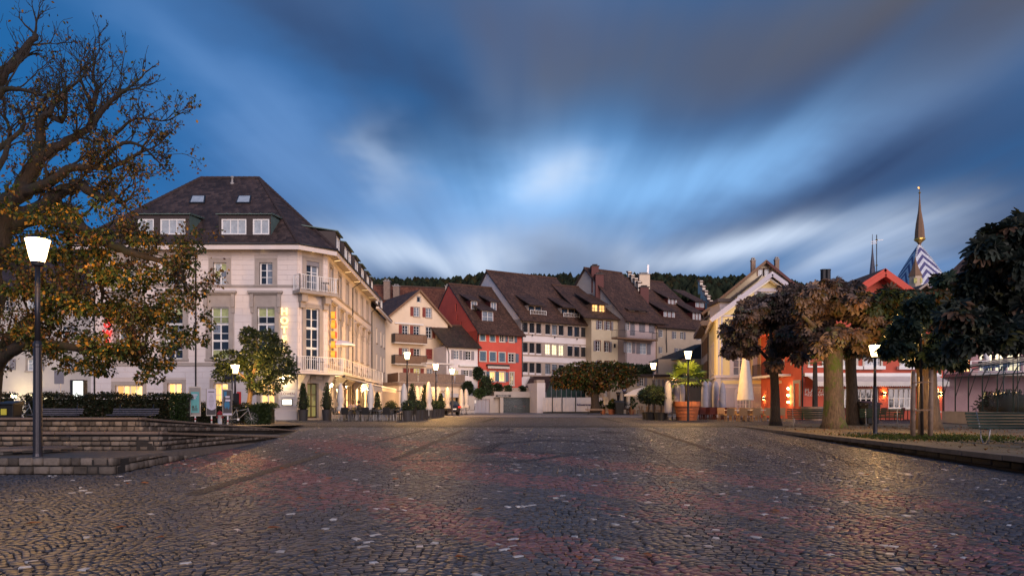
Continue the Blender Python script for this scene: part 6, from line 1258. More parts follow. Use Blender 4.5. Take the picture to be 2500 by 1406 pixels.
# planter box wall by the corner and palms
# ------------------------------------------------------------------ lit restaurant at far right, on two levels
fr = Fr.px(2306, 58, 2560, 58); fw_ = Fr.px(2300, 54, 2306, 58)
rr = thing('terrace_restaurant', tuple(fr.w(4, G, -4)), 'pink walled restaurant at far right with brightly lit upper windows', 'restaurant'); zt_ = fr.sz(2400, 838)[1]
lt = [fr.rect(2318, 868, 2345, 908), fr.rect(2346, 868, 2371, 908), fr.rect(2392, 862, 2426, 906), fr.rect(2430, 862, 2455, 906), fr.rect(2459, 862, 2494, 906), fr.rect(2500, 862, 2530, 906)]; lo = [fr.rect(2397, 955, 2412, 1000), fr.rect(2425, 955, 2490, 985)]
K['pinkdark'] = mat('mauve_wall', (.42, .26, .27), .85, .12, .6, .1)
wall(fr, [(0, G), (fr.len, G), (fr.len, zt_), (0, zt_)], lt + lo, K['pinkdark'], rr, back=9)
for i, r in enumerate(lt): window(fr, r, rr, 2 if i != 1 else 3, 1, 'dark' if i > 1 else 'redpaint', 'lit_shop' if i < 2 else 'lit_pale', inset=.15)
window(fr, lo[0], rr, 1, 2, 'dark', 'lit_dim', inset=.2); window(fr, lo[1], rr, 3, 1, 'white', 'lit', inset=.2)
q = MB(); fr.box(q, -.2, fr.len, zt_, zt_ + .25, -9, .8); q.build('roof_edge', K['dark'], rr); zt2 = fr.sz(2400, 909, 3)[1]; q = MB(); fr.box(q, 0, fr.len, zt2 - .25, zt2 - .02, 0, 3.4); q.build('terrace_slab', K['concrete'], rr); railing(rr, [fr.w(0, zt2, 3.3), fr.w(fr.len, zt2, 3.3)], .9, .9, .02, 'steel', 0)
TERR2 = (fr, zt2)
# big dark roof behind the chestnuts
fr = Fr.px(2250, 72, 2560, 72); dr_ = thing('barn_roofed_house', tuple(fr.w(8, G, -5)), 'big house behind the right chestnut with a steep dark roof and skylight', 'house'); z0 = fr.sz(2300, 735)[1]; pkz = fr.sz(2400, 585)
wall(fr, [(0, G), (fr.len, G), (fr.len, z0), (0, z0)], [], K['beige'], dr_, back=10); tp = fr.sz(2388, 596, -6); roofpart([fr.w(-.5, z0 - .2, .4), fr.w(fr.len, z0 - .2, .4), fr.w(fr.len, tp[1], -6), fr.w(tp[0], tp[1], -6)], 'tile_dark', dr_)
q = MB(); a, b, c, d = [fr.w(*fr.sz(u, v, -.9), -.9) for u, v in ((2269, 714), (2280, 704), (2283, 706), (2272, 716))]; q.face([a, b, c, d]); q.build('skylight', K['glass_pale'], dr_)
fr = Fr.px(2205, 66, 2275, 66); sm_ = thing('small_roofed_house', tuple(fr.w(1, G, -3)), 'small dark roof with a pale verge in front of the tower', 'house'); z0 = fr.sz(2240, 735)[1]; wall(fr, [(0, G), (fr.len, G), (fr.len, z0), (0, z0)], [], K['beige'], sm_, back=5); ap = fr.sz(2258, 693)
for a in (-.6, fr.len + .6): MB().slab([fr.w(a, z0 - .2, .4), fr.w(ap[0], ap[1], .4), fr.w(ap[0], ap[1], -5), fr.w(a, z0 - .2, -5)], .15, 0, 1).build('roof', [K['tile_dark'], K['wood2']], sm_)
q = MB(); q.bar(fr.w(-.6, z0 - .25, .42), fr.w(ap[0], ap[1] - .05, .42), .08, .18); q.build('verge_board', K['concretetrim'], sm_)

# ------------------------------------------------------------------ tower with blue and white chevron tiles
def chevron_mat():
    m, nt, b, N, L = newmat('chevron_tiles'); uv = N.new('ShaderNodeUVMap'); sp = N.new('ShaderNodeSeparateXYZ'); L.new(uv.outputs[0], sp.inputs[0])
    def mm(op, a, c=None):
        n = N.new('ShaderNodeMath'); n.operation = op
        for i, x in enumerate((a, c)):
            if x is None: continue
            if isinstance(x, (int, float)): n.inputs[i].default_value = x
            else: L.new(x, n.inputs[i])
        return n.outputs[0]
    t = mm('FRACT', mm('DIVIDE', mm('ADD', sp.outputs[1], mm('MULTIPLY', mm('ABSOLUTE', sp.outputs[0]), 1.15)), 1.75))
    st = mm('GREATER_THAN', t, .5); v = N.new('ShaderNodeTexVoronoi'); v.inputs['Scale'].default_value = 4; L.new(uv.outputs[0], v.inputs['Vector'])
    mx = N.new('ShaderNodeMix'); mx.data_type = 'RGBA'; L.new(st, mx.inputs[0]); mx.inputs[6].default_value = (.10, .09, .24, 1); mx.inputs[7].default_value = (.78, .80, .84, 1)
    m2 = N.new('ShaderNodeMix'); m2.data_type = 'RGBA'; m2.blend_type = 'MULTIPLY'; m2.inputs[0].default_value = .5; L.new(mx.outputs[2], m2.inputs[6]); L.new(v.outputs['Distance'], m2.inputs[7]); L.new(m2.outputs[2], b.inputs['Base Color']); b.inputs['Roughness'].default_value = .4
    return m
K['chevron'] = chevron_mat()
TD = 150; sc2 = TD / F; hw = 47 * sc2; TD -= hw; tw_ = thing('church_tower', tuple(base(2243, TD + hw, G)), 'old tower with steep blue and white chevron tiled roof and tall spire', 'tower'); cx = (2243 - U0) / F * (TD + hw)
zz = lambda v: EYE + (V0 - v) * sc2
q = MB(); q.box((cx, TD + hw, (G + zz(722)) / 2), (2 * hw, 2 * hw, zz(722) - G)); q.build('shaft', K['stonegrey'], tw_)
prof = [(47, 722), (45, 700), (36, 676), (22, 642), (10, 615), (2, 598)]
q = MB()
for i in range(4):
    a = i * math.pi / 2
    for (r0, v0), (r1, v1) in zip(prof[:-1], prof[1:]):
        ring = []
        for r, v, s in ((r0, v0, -1), (r0, v0, 1), (r1, v1, 1), (r1, v1, -1)):
            x, y = s * r * sc2, -r * sc2; ring.append((Vector((cx + x * math.cos(a) - y * math.sin(a), TD + hw + x * math.sin(a) + y * math.cos(a), zz(v))), (x, zz(v))))
        q.face([p for p, _ in ring], 0, [u for _, u in ring])
q.build('chevron_roof', K['chevron'], tw_)
q = MB()
for sx in (-1, 1):
    for (r0, v0), (r1, v1) in zip(prof[1:-1], prof[2:]):
        n = int((v0 - v1) / 4)
        for k in range(0, n): f0, f1 = k / n, (k + .55) / n; A = Vector((cx + sx * (r0 + (r1 - r0) * f0) * sc2, TD + hw - (r0 + (r1 - r0) * f0) * sc2, zz(v0 + (v1 - v0) * f0))); B = Vector((cx + sx * (r0 + (r1 - r0) * f1) * sc2, TD + hw - (r0 + (r1 - r0) * f1) * sc2, zz(v0 + (v1 - v0) * f1))); q.bar(A, B, .28, .28)
q.build('hip_tiles', K['white'], tw_, kind='stuff')
q = MB(); y0 = TD + hw; q.lathe((cx + .2, y0, 0), [(.15, zz(600)), (.5, zz(592)), (1.05, zz(584)), (1.05, zz(580)), (1.0, zz(578)), (.95, zz(565)), (.75, zz(545)), (.32, zz(515)), (.12, zz(485)), (.05, zz(455))], 8); sp_ = q.build('spire', K['copperbrown'] if 'copperbrown' in K else K['wood'], tw_)
q = MB(); q.lathe((cx + .2, y0, 0), [(.5, zz(592) - .02), (1.12, zz(586)), (1.12, zz(583)), (.5, zz(590))], 12); q.build('gilded_collar', K['gold'], sp_); q = MB(); q.lathe((cx + .2, y0, 0), [(.05, zz(474)), (.28, zz(471)), (.05, zz(468))], 10); q.build('ball', K['gold'], sp_); q = MB(); q.face([(cx + .2, y0, zz(462)), (cx - .2, y0, zz(460)), (cx - .2, y0, zz(457)), (cx + .2, y0, zz(457))]); q.build('vane', K['gold'], sp_)
q = MB(); x0, y0 = (2241 - U0) / F * 140, 140 + .3; s2 = 140 / F; zz2 = lambda v: EYE + (V0 - v) * s2; q.lathe((x0, y0 + .6, 0), [(1.25, zz2(725)), (1.25, zz2(673)), (1.35, zz2(672)), (.7, zz2(655)), (.3, zz2(640)), (.03, zz2(625))], 6); bt = q.build('bay_turret', K['beige'], tw_)
for sgn in (-1, 1): q = MB(); q.box((x0 + sgn * .62, y0 - .52, zz2(685)), (.55, .1, 1.0), sgn * .5); q.build('turret_window', K['lit_dim'], tw_)
q = MB(); q.lathe((x0, y0 + .6, 0), [(1.45, zz2(673) + .02), (.75, zz2(655) + .05), (.33, zz2(640) + .04), (.05, zz2(625))], 6); q.build('turret_roof', K['wood'], tw_)
# slim second spire with flag vanes
TD2 = 160; s2 = TD2 / F; p = base(2130, TD2, G); sp2 = thing('slim_spire', tuple(p), 'slim dark church spire with gilded balls and flag vanes', 'spire'); zz3 = lambda v: EYE + (V0 - v) * s2
q = MB(); q.box((p.x, p.y, (G + zz3(690)) / 2), (5, 5, zz3(690) - G)); q.build('shaft', K['stonegrey'], sp2); q = MB(); q.lathe((p.x, p.y, 0), [(.9, zz3(690)), (.55, zz3(655)), (.2, zz3(618)), (.1, zz3(600)), (.05, zz3(572))], 8); q.build('spire', K['slat'], sp2)
q = MB(); q.tube([(p.x + .45, p.y - 1, zz3(680)), (p.x + .45, p.y - 1, zz3(576))], .1, 6); q.build('mast', K['dark'], sp2)
for v in (650, 588): q = MB(); q.lathe((p.x + .45, p.y - 1, zz3(v) - .25), [(.02, 0), (.3, .25), (.02, .5)], 10); q.build('ball', K['gold'], sp2)
q = MB(); 
for k in range(2): q.hexa([(p.x + .4, p.y - 1.1, zz3(592 + k * 5)), (p.x - 1.0, p.y - 1.1, zz3(594 + k * 5)), (p.x - 1.0, p.y - 1.0, zz3(594 + k * 5)), (p.x + .4, p.y - 1, zz3(592 + k * 5)), (p.x + .4, p.y - 1.1, zz3(590 + k * 5)), (p.x - 1.0, p.y - 1.1, zz3(593 + k * 5)), (p.x - 1.0, p.y - 1.0, zz3(593 + k * 5)), (p.x + .4, p.y - 1.0, zz3(590 + k * 5))])
q.bar((p.x + .4, p.y - 1, zz3(589)), (p.x + 2.0, p.y - 1, zz3(588)), .12); q.build('flag_vane', K['steel'], sp2)

# ------------------------------------------------------------------ building at far left behind the tree, and hills
fr = Fr.px(-420, 55, 222, 55.5); lw = [(fr.rect(u0, v0, u1, v1), pm) for u0, v0, u1, v1, pm in ((-8, 876, 21, 903, 'glass_pale'), (66, 876, 92, 905, 'glass_pale'), (150, 878, 178, 906, 'glass_mid'), (66, 795, 84, 828, 'glass_pale'), (150, 795, 172, 828, 'glass'), (0, 720, 22, 760, 'glass'), (64, 722, 84, 756, 'glass_pale'), (150, 722, 172, 756, 'glass'), (-110, 876, -80, 903, 'glass'), (-110, 795, -85, 828, 'glass'))]
gb = thing('grey_house', tuple(fr.w(15, G, -4)), 'greige house left of the hotel with a dark roof, behind the lime tree', 'house'); z0 = fr.sz(150, 700)[1]; lowp = [fr.sz(u, v) for u, v in ((75, 970), (155, 970), (140, 958), (92, 956))]
wall(fr, [(0, G), (fr.len, G), (fr.len, z0), (0, z0)], [r for r, _ in lw], K['greywall'], gb, back=8)
for r, pm in lw: window(fr, r, gb, 2, 3, 'white', pm, trim='trim', tw=.12, sill='trim', shut='r', sm='shutter_grey', inset=.12)
saddle(fr, 0, fr.len, z0, fr.sz(100, 610, -7)[1], 7, 'tile_dark', gb, over=.7)
for u0, u1 in ((80, 148), (196, 222)):
    r = fr.rect(u0, 957, u1, 975); q = MB(); fr.box(q, r[0], r[2], r[1] - .3, r[3], .0, .6); cb_ = q.build('cellar_light', K['stonegrey'], gb); q = MB(); fr.box(q, r[0] + .15, r[2] - .15, r[1] - .2, r[3] - .12, .6, .62); q.build('lit_pane', K['lit_pale'], cb_)
q = MB(); p = at(fr, 33, 968, 1.2); q.lathe(p, [(.05, -.1), (.2, 0), (.2, .1), (.02, .15)], 10); tag(q.build('floodlight', K['flood'] if 'flood' in K else K.setdefault('flood', mat('floodlight_glass', (1, .9, .6), .4, 0, emit=(1, .80, .42), es=90)), smooth=True), 'glaring floodlight low on the wall behind the left hedge', 'floodlight')
# wooded hills
K['forest'] = colmat('forest', .9, .1, 0, bscale=.2); K['hill'] = mat('dark_wooded_hill', (.012, .016, .010), .95, .4, .02)
def hill(u0, u1, prof, d, name, label):
    n = 80; us = np.linspace(u0, u1, n); vs_ = np.interp(us, [p[0] for p in prof], [p[1] for p in prof]); q = MB()
    for i in range(n - 1):
        a, b = pt(us[i], vs_[i], d), pt(us[i + 1], vs_[i + 1], d); q.face([(a.x * .82, d * .82, 0), (b.x * .82, d * .82, 0), (b.x, b.y, b.z - 3), (a.x, a.y, a.z - 3)]); q.face([(a.x, a.y, a.z - 3), (b.x, b.y, b.z - 3), (b.x * 1.5, d * 1.5, 0), (a.x * 1.5, d * 1.5, 0)])
    tag(q.build('hills', K['hill']), kind='structure')
    N_ = 2600; uu = rng.uniform(u0, u1, N_); vv = np.interp(uu, us, vs_); dn = rng.uniform(0, 1, N_) ** 1.5; D = d - dn * .1 * d; base_ = np.stack([(uu - U0) / F * D, D, EYE + (V0 - vv) / F * d - 3 - dn * 14], 1); hgt = rng.uniform(5, 9.5, N_); rad = hgt * rng.uniform(.28, .5, N_)
    V, Fc, C = [], [], []; ks = 7
    lev = [(0, .15), (.25, .9), (.5, 1.0), (.75, .65), (1.0, .06)]
    ring = np.array([[math.cos(2 * math.pi * k / ks), math.sin(2 * math.pi * k / ks)] for k in range(ks)])
    vs3 = []
    for f_, r_ in lev:
        jit = rng.uniform(.65, 1.25, (N_, ks, 1)); xy = ring[None] * (rad * r_)[:, None, None] * jit; vs3.append(np.concatenate([base_[:, None, :2] + xy, (base_[:, 2] + hgt * f_)[:, None, None] + rng.normal(0, .35, (N_, ks, 1))], 2))
    V = np.stack(vs3, 1).reshape(-1, 3); off = (np.arange(N_) * len(lev) * ks)[:, None, None]; fs = []
    for j in range(len(lev) - 1):
        for a in range(ks): b = (a + 1) % ks; fs.append((j * ks + a, j * ks + b, (j + 1) * ks + b, (j + 1) * ks + a))
    Fc = (np.array(fs)[None] + off).reshape(-1, 4); c = np.array([.018, .024, .012]) * rng.uniform(.5, 1.5, (N_, 1)); c[rng.random(N_) < .2] *= np.array([1.6, 1.0, .7]); C = np.repeat(c, len(lev) * ks, 0)
    np_mesh('hillside_wood', V, Fc, K['forest'], None, C, kind='stuff', label=label, cat='wood', smooth=True)
hill(880, 2000, [(880, 700), (960, 698), (1060, 702), (1120, 696), (1180, 688), (1260, 690), (1340, 694), (1390, 690), (1440, 696), (1560, 690), (1640, 690), (1700, 694), (1760, 698), (1800, 692), (1900, 705), (2000, 715)], 420, 'hills', 'dark wooded hillside behind the old roofs')
# ------------------------------------------------------------------ leaves
def norm(a): return a / np.maximum(np.linalg.norm(a, axis=-1, keepdims=True), 1e-9)
LEAF1 = (np.array([(0, 0, 0), (.34, .45, .10), (0, 1, 0), (-.34, .45, .10)]), np.array([(0, 1, 2), (0, 2, 3)]))
def chestnut_leaf():
    V, Fs = [], []
    for k, a in enumerate((-1.75, -1.0, -.35, .35, 1.0, 1.75)):
        l = (.72, .9, 1.0, 1.0, .9, .72)[k]; d = np.array([math.sin(a), math.cos(a), 0]); n = np.array([math.cos(a), -math.sin(a), 0]); i = len(V)
        z = lambda h: np.array([0, 0, h]); V += [d * .04, d * l * .62 + n * .20 * l + z(-.08), d * l * .97 + n * .08 * l + z(-.30), d * l * .97 - n * .08 * l + z(-.30), d * l * .62 - n * .20 * l + z(-.08)]
        Fs += [(i, i + 1, i + 2), (i, i + 2, i + 3), (i, i + 3, i + 4)]
    return np.array(V), np.array(Fs)
LEAF5 = chestnut_leaf()
def leaves(name, parent, P, out, size, cols, tmpl=LEAF1, mt='leaf', droop=.5, up=.6, kind='stuff'):
    """one leaf per point: blade axis out and down, face turned up"""
    n = len(P); ax = norm(out + rng.normal(0, .55, (n, 3)) + np.array([0, 0, -droop])); nr = rng.normal(0, .5, (n, 3)) + np.array([0, 0, up]) + out * .5
    nr = norm(nr - ax * (nr * ax).sum(1, keepdims=True)); bx = np.cross(ax, nr); T, Fs = tmpl; s = size * rng.uniform(.65, 1.25, (n, 1, 1))
    V = P[:, None, :] + s * (T[None, :, 0:1] * bx[:, None] + T[None, :, 1:2] * ax[:, None] + T[None, :, 2:3] * nr[:, None])
    k = len(T); Fc = (Fs[None] + (np.arange(n) * k)[:, None, None]).reshape(-1, 3)
    return np_mesh(name, V.reshape(-1, 3), Fc, K[mt], parent, np.repeat(cols, k, 0), kind=kind)
def blobpts(blobs, shell=.45):
    P, O = [], []
    for c, r, n in blobs:
        d = norm(rng.normal(0, 1, (n, 3))); q = rng.random((n, 1)) ** (1 / 3) ; q = shell + (1 - shell) * q if shell > 0 else q; q = q * rng.uniform(.82, 1.1, (n, 1)); P.append(np.array(c) + d * np.array(r) * q); O.append(d)
    return np.concatenate(P), np.concatenate(O)
def pick(n, pal, w=None): pal = np.array(pal); i = rng.choice(len(pal), n, p=w); return pal[i] * rng.uniform(.6, 1.35, (n, 1))
def pxblobs(lst, d, dd=1.0, dens=1.0):
    o = []
    for b in lst:
        u, v, ru, rv, n = b[:5]; D = d + (b[5] if len(b) > 5 else random.uniform(-dd, dd)); c = pt(u, v, D); s = D / F; o.append(((c.x, c.y, c.z), (ru * s, (ru + rv) / 2 * s, rv * s), int(n * dens)))
    return o
def bush(loc, r, n, size, pal, name, label, cat, group=None, mt='needle', shell=.75, flat=.0, parent=None, shape=None):
    x, y, z = loc; root = parent or thing(name, loc, label, cat, group); pts, out = blobpts([((x, y, z + r[2]), r, n)], shell)
    if shape: pts, out = shape(pts, out, loc, r)
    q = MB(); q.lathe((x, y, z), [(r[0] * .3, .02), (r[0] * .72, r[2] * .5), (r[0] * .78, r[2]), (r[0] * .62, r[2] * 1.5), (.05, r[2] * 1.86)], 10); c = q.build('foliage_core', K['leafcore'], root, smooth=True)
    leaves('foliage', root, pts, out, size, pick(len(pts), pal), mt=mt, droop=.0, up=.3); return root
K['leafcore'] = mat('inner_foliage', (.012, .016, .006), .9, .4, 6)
GREEN = [(.030, .055, .014), (.040, .065, .018), (.022, .040, .012)]; DGREEN = [(.016, .030, .012), (.024, .042, .014), (.012, .022, .010)]

# ------------------------------------------------------------------ big lime tree on the left
TD_ = 20.0
lime = thing('lime_tree', tuple(base(-75, TD_, .8)), 'big gnarled lime tree on the left, bare twigs above yellowing lower leaves', 'tree')
tr = MB(); tips = []
def limb(pts, r0, r1, d0=0, d1=0, sub=.75, seg=3):
    P = [pt(u, v, TD_ + d0 + (d1 - d0) * i / max(1, len(pts) - 1)) for i, (u, v) in enumerate(pts)]
    Q = []      # smooth with catmull-rom
    for i in range(len(P) - 1):
        p0, p1, p2, p3 = P[max(i - 1, 0)], P[i], P[i + 1], P[min(i + 2, len(P) - 1)]
        for k in range(seg):
            t = k / seg; Q.append(.5 * ((2 * p1) + (p2 - p0) * t + (2 * p0 - 5 * p1 + 4 * p2 - p3) * t * t + (3 * p1 - p0 - 3 * p2 + p3) * t ** 3))
    Q.append(P[-1]); n = len(Q); rad = [r1 + (r0 - r1) * (1 - i / (n - 1)) ** (2.2 if r0 > .5 else 1.2) for i in range(n)]
    tr.tube([q + Vector([random.uniform(-.3, .3) * rad[i] for _ in range(3)]) for i, q in enumerate(Q)], rad, 8, wob=.10)
    for i in range(2, n):
        if random.random() < sub: twig(Q[i], (Q[i] - Q[i - 1]).normalized(), max(.016, min(.05, rad[i] * .4)), random.uniform(.5, 1.15), 0)
    twig(Q[-1], (Q[-1] - Q[-2]).normalized(), min(.04, r1 * .8), .9, 0); twig(Q[-1], (Q[-1] - Q[-2]).normalized(), min(.04, r1 * .8), .7, 0)
def twig(p, d, r, L, lev):
    dirn = (d + Vector((random.uniform(-1, 1), random.uniform(-.8, .8), random.uniform(-.5, 1.1))) * (.95 if lev == 0 else .8)).normalized(); n = 4; q = p.copy(); P = [q.copy()]; 
    for k in range(n):
        dirn = (dirn + Vector((random.uniform(-.35, .35), random.uniform(-.35, .35), random.uniform(-.25, .4)))).normalized(); q = q + dirn * L / n; P.append(q.copy())
        if lev < 3 and random.random() < (.72 if lev < 2 else .5): twig(q, dirn, r * .55, L * random.uniform(.42, .68), lev + 1)
    tr.tube(P, [max(.006, r * (1 - .7 * i / n)) for i in range(n + 1)], 5 if lev < 2 else 3, caps=False)
    if lev >= 1:
        for x in P[1:]: tips.append(x.copy())
limb([(-75, 1060), (-60, 900), (-35, 720), (0, 590), (31, 494), (75, 425), (119, 370), (167, 343), (215, 317), (239, 287), (269, 248), (305, 221)], .60, .06, 0, -.5, .5)
limb([(80, 420), (92, 385), (98, 337), (98, 302), (116, 281), (149, 296), (160, 262)], .17, .05, 0, -1.2)
limb([(215, 317), (221, 299), (221, 248), (206, 221), (196, 190)], .10, .03, -.2, .4); limb([(221, 270), (239, 221), (227, 194), (230, 161)], .08, .03, 0, .5); limb([(120, 281), (140, 240), (170, 215), (200, 190)], .07, .03, -1, -.5)
limb([(-60, 300), (-40, 250), (0, 194), (36, 149), (60, 119), (87, 93), (85, 84)], .20, .07, .6, 1.2, .45); limb([(-60, 320), (0, 227), (30, 218), (63, 221), (105, 232)], .12, .03, 0, -.5, .6)
limb([(60, 470), (85, 462), (136, 434), (185, 408), (256, 411), (299, 397), (345, 372)], .19, .04, 0, -1.6); limb([(40, 520), (94, 511), (148, 474), (182, 451), (213, 462), (256, 485), (270, 471), (293, 494)], .22, .08, 0, -1.0, .55)
limb([(20, 560), (90, 530), (199, 562), (256, 590), (299, 610), (338, 622), (400, 640), (450, 690)], .24, .05, 0, -1.6); limb([(-45, 900), (0, 867), (28, 822), (57, 805), (90, 770), (150, 720)], .26, .10, 0, -.8); limb([(-50, 920), (0, 876), (34, 850), (71, 839), (114, 842), (200, 850), (270, 858), (330, 862)], .22, .07, 0, -1.4)
limb([(150, 500), (210, 560), (240, 640), (250, 720)], .14, .06, 0, 1.0); limb([(140, 480), (170, 600), (180, 700)], .12, .05, .5, 1.5); limb([(-10, 640), (60, 660), (120, 700)], .15, .06, 0, -1); limb([(280, 330), (330, 290), (395, 296)], .05, .02, -.5, -.8); limb([(240, 400), (300, 350), (350, 360), (400, 410)], .07, .02, -.8, -1); limb([(-40, 480), (0, 400), (25, 340), (15, 290)], .10, .04, 0, 1); limb([(-30, 380), (40, 330), (60, 300), (50, 270)], .09, .03, .5, 1)
tr.build('trunk', K['bark_lime'], lime, smooth=True)
lb_ = [(40, 545, 120, 60, 900), (170, 550, 130, 55, 1100), (300, 590, 110, 50, 1000), (60, 650, 120, 70, 1300), (190, 650, 110, 55, 1000), (330, 665, 120, 65, 1500), (440, 640, 55, 55, 500), (445, 725, 60, 65, 700), (60, 745, 110, 60, 1300), (190, 765, 120, 60, 1500), (320, 760, 110, 60, 1500), (410, 800, 85, 55, 900), (140, 820, 110, 45, 1100), (270, 830, 120, 50, 1500), (370, 860, 90, 45, 1000), (300, 890, 100, 34, 900), (370, 912, 60, 32, 420), (170, 880, 60, 34, 420), (490, 800, 34, 44, 260), (470, 590, 26, 34, 120), (20, 480, 60, 60, 250), (250, 480, 120, 70, 350)]
P, O = blobpts(pxblobs([(b[0] + random.uniform(-.75, .75) * b[2], b[1] + random.uniform(-.75, .75) * b[3], b[2] * .34, b[3] * .36, b[4] * .145) for b in lb_ for _ in range(6)], TD_ - .8, 1.7, 1.0), .0)
n = len(P); zrel = (P[:, 2] - 3) / 5; c = pick(n, [(.026, .046, .010), (.040, .058, .012), (.07, .062, .014), (.20, .115, .016), (.30, .15, .016), (.12, .055, .02)], [.34, .24, .14, .14, .08, .06])
leaves('crown', lime, P, O, .115, c, droop=.7, up=.4)
tp = np.array([tuple(t) for t in tips]); vv = V0 - (tp[:, 2] - EYE) / tp[:, 1] * F; dens = np.clip((vv - 150) / 420, .05, 1.0)
sel = np.repeat(tp, 3, 0); sel = sel[rng.random(len(sel)) < np.repeat(dens, 3) * .45] + 0; sel = sel + rng.normal(0, .10, sel.shape); leaves('upper_leaves', lime, sel, norm(rng.normal(0, 1, sel.shape)), .10, pick(len(sel), [(.045, .055, .015), (.12, .075, .02), (.22, .12, .02), (.10, .05, .03)], [.4, .2, .15, .25]), droop=.9, up=.2)

# ------------------------------------------------------------------ horse chestnuts on the right
def chestnut(u, v, d, trunk, blobs, size, pal, w, label, bark='bark', dens=1.0, limbs=(), dd=1.2, z=.45, core=True):
    blobs = [(b[0] + random.uniform(-.6, .6) * b[2], b[1] + random.uniform(-.6, .6) * b[3], b[2] * .42, b[3] * .40, b[4] * .34) for b in blobs for _ in range(4)]; size *= .78
    p = base(u, d, z); root = thing('chestnut_tree', tuple(p), label, 'tree', 'chestnut trees on the right'); q = MB()
    T = [pt(a, b, d) for a, b, r in trunk]; T[0].z = z - .05; q.tube(T, [r * d / F for a, b, r in trunk], 14, wob=.07)
    for pl, r0, r1 in limbs: q.tube([pt(a, b, d + k * .35 * (1 if i % 2 else -1)) for i, (a, b, k) in enumerate(pl)], [r0 * d / F + (r1 - r0) * d / F * i / (len(pl) - 1) for i in range(len(pl))], 8, wob=.08)
    q.build('trunk', K[bark], root, smooth=True); P, O = blobpts(pxblobs(blobs, d, dd, dens), .2); leaves('crown', root, P, O, size, pick(len(P), pal, w), LEAF5, droop=.75, up=.9); return root
BRN = [(.15, .108, .090), (.19, .14, .115), (.10, .072, .060), (.21, .12, .075), (.11, .11, .065)]; BW = [.3, .25, .2, .12, .13]
chestnut(1893, 1037, 36, [(1893, 1037, 17), (1893, 1020, 12), (1892, 960, 10), (1889, 900, 9.5), (1886, 850, 9)],
    [(1800, 830, 55, 45, 200), (1850, 780, 70, 55, 330), (1910, 740, 80, 50, 360), (1960, 790, 70, 60, 330), (1900, 830, 70, 45, 260), (1790, 860, 40, 25, 90), (1840, 740, 50, 35, 160), (1980, 720, 60, 40, 220), (1880, 890, 40, 35, 90), (1950, 850, 50, 40, 160), (1925, 700, 45, 20, 110)], .40, BRN, BW, 'slim dark trunked chestnut nearest the pale parasol, brown leaves', 'bark', 1.0, [([(1889, 890, 0), (1850, 850, 2), (1800, 830, 3)], 5, 2), ([(1888, 880, 0), (1930, 840, 2), (1960, 800, 3)], 5, 2), ([(1886, 860, 0), (1880, 800, 1)], 7, 3)])
chestnut(2036, 1046, 31.7, [(2036, 1046, 34), (2036, 1030, 27), (2035, 980, 23), (2034, 900, 21), (2032, 850, 22), (2035, 800, 20)],
    [(1985, 760, 60, 45, 210), (2050, 735, 80, 45, 330), (2110, 770, 65, 50, 260), (2000, 820, 60, 45, 190), (2075, 830, 75, 40, 250), (2120, 830, 45, 35, 130), (2040, 700, 70, 22, 190), (2110, 715, 50, 30, 140), (1975, 715, 40, 24, 100)], .42, BRN + [(.10, .075, .03)], [.26, .24, .18, .1, .12, .1], 'thick mossy trunked chestnut by the green bench, brown leaves', 'bark_moss', 1.0, [([(2030, 860, 0), (1990, 800, 2), (1960, 770, 3)], 9, 4), ([(2040, 850, 0), (2080, 800, 2), (2110, 770, 3)], 9, 4)])
GRC = [(.032, .052, .024), (.045, .065, .027), (.08, .06, .027), (.13, .065, .03), (.024, .038, .02)]
chestnut(2081, 1037, 36.5, [(2084, 1037, 22), (2082, 1020, 15), (2080, 950, 13), (2076, 880, 12), (2080, 820, 11)],
    [(2130, 790, 60, 50, 170), (2190, 800, 60, 50, 190), (2160, 750, 70, 40, 210), (2100, 850, 50, 40, 130), (2230, 760, 60, 40, 170)], .42, GRC + BRN[:2], [.2, .2, .15, .1, .1, .15, .1], 'middle chestnut behind the lamp post with a forked dark trunk', 'bark', 1.0, [([(2078, 890, 0), (2060, 850, 1), (2040, 820, 2)], 6, 3), ([(2080, 860, 0), (2110, 820, 1), (2140, 790, 2)], 6, 3)])
chestnut(2268, 1047, 30.6, [(2268, 1047, 34), (2266, 1025, 26), (2264, 960, 22), (2262, 900, 21), (2260, 850, 20)],
    [(2200, 790, 60, 50, 190), (2270, 770, 70, 50, 240), (2330, 790, 60, 55, 210), (2240, 850, 70, 45, 220), (2310, 860, 60, 45, 190), (2180, 730, 60, 30, 160), (2260, 725, 70, 30, 190), (2330, 700, 60, 45, 200), (2370, 840, 40, 50, 140), (2180, 850, 40, 40, 110)], .42, GRC, [.3, .26, .16, .1, .18], 'broad trunked chestnut behind the three timber stakes, greener leaves', 'bark_tan', 1.0, [([(2262, 880, 0), (2220, 830, 2), (2190, 790, 3)], 9, 4), ([(2262, 870, 0), (2310, 820, 2), (2340, 790, 3)], 9, 4)])
chestnut(2250, 1064, 23.8, [(2251, 1064, 4), (2250, 980, 3.5), (2248, 900, 3.2), (2248, 850, 3), (2246, 800, 2)],
    [(2245, 800, 75, 60, 170), (2200, 840, 55, 50, 120), (2290, 830, 60, 55, 140), (2250, 880, 70, 35, 120), (2330, 870, 45, 40, 90), (2230, 750, 55, 35, 100)], .34, [(.016, .032, .020), (.024, .042, .024), (.05, .055, .014), (.012, .024, .016)], [.35, .3, .12, .23], 'young chestnut held between three timber stakes, dark green leaves', 'bark', 1.0)
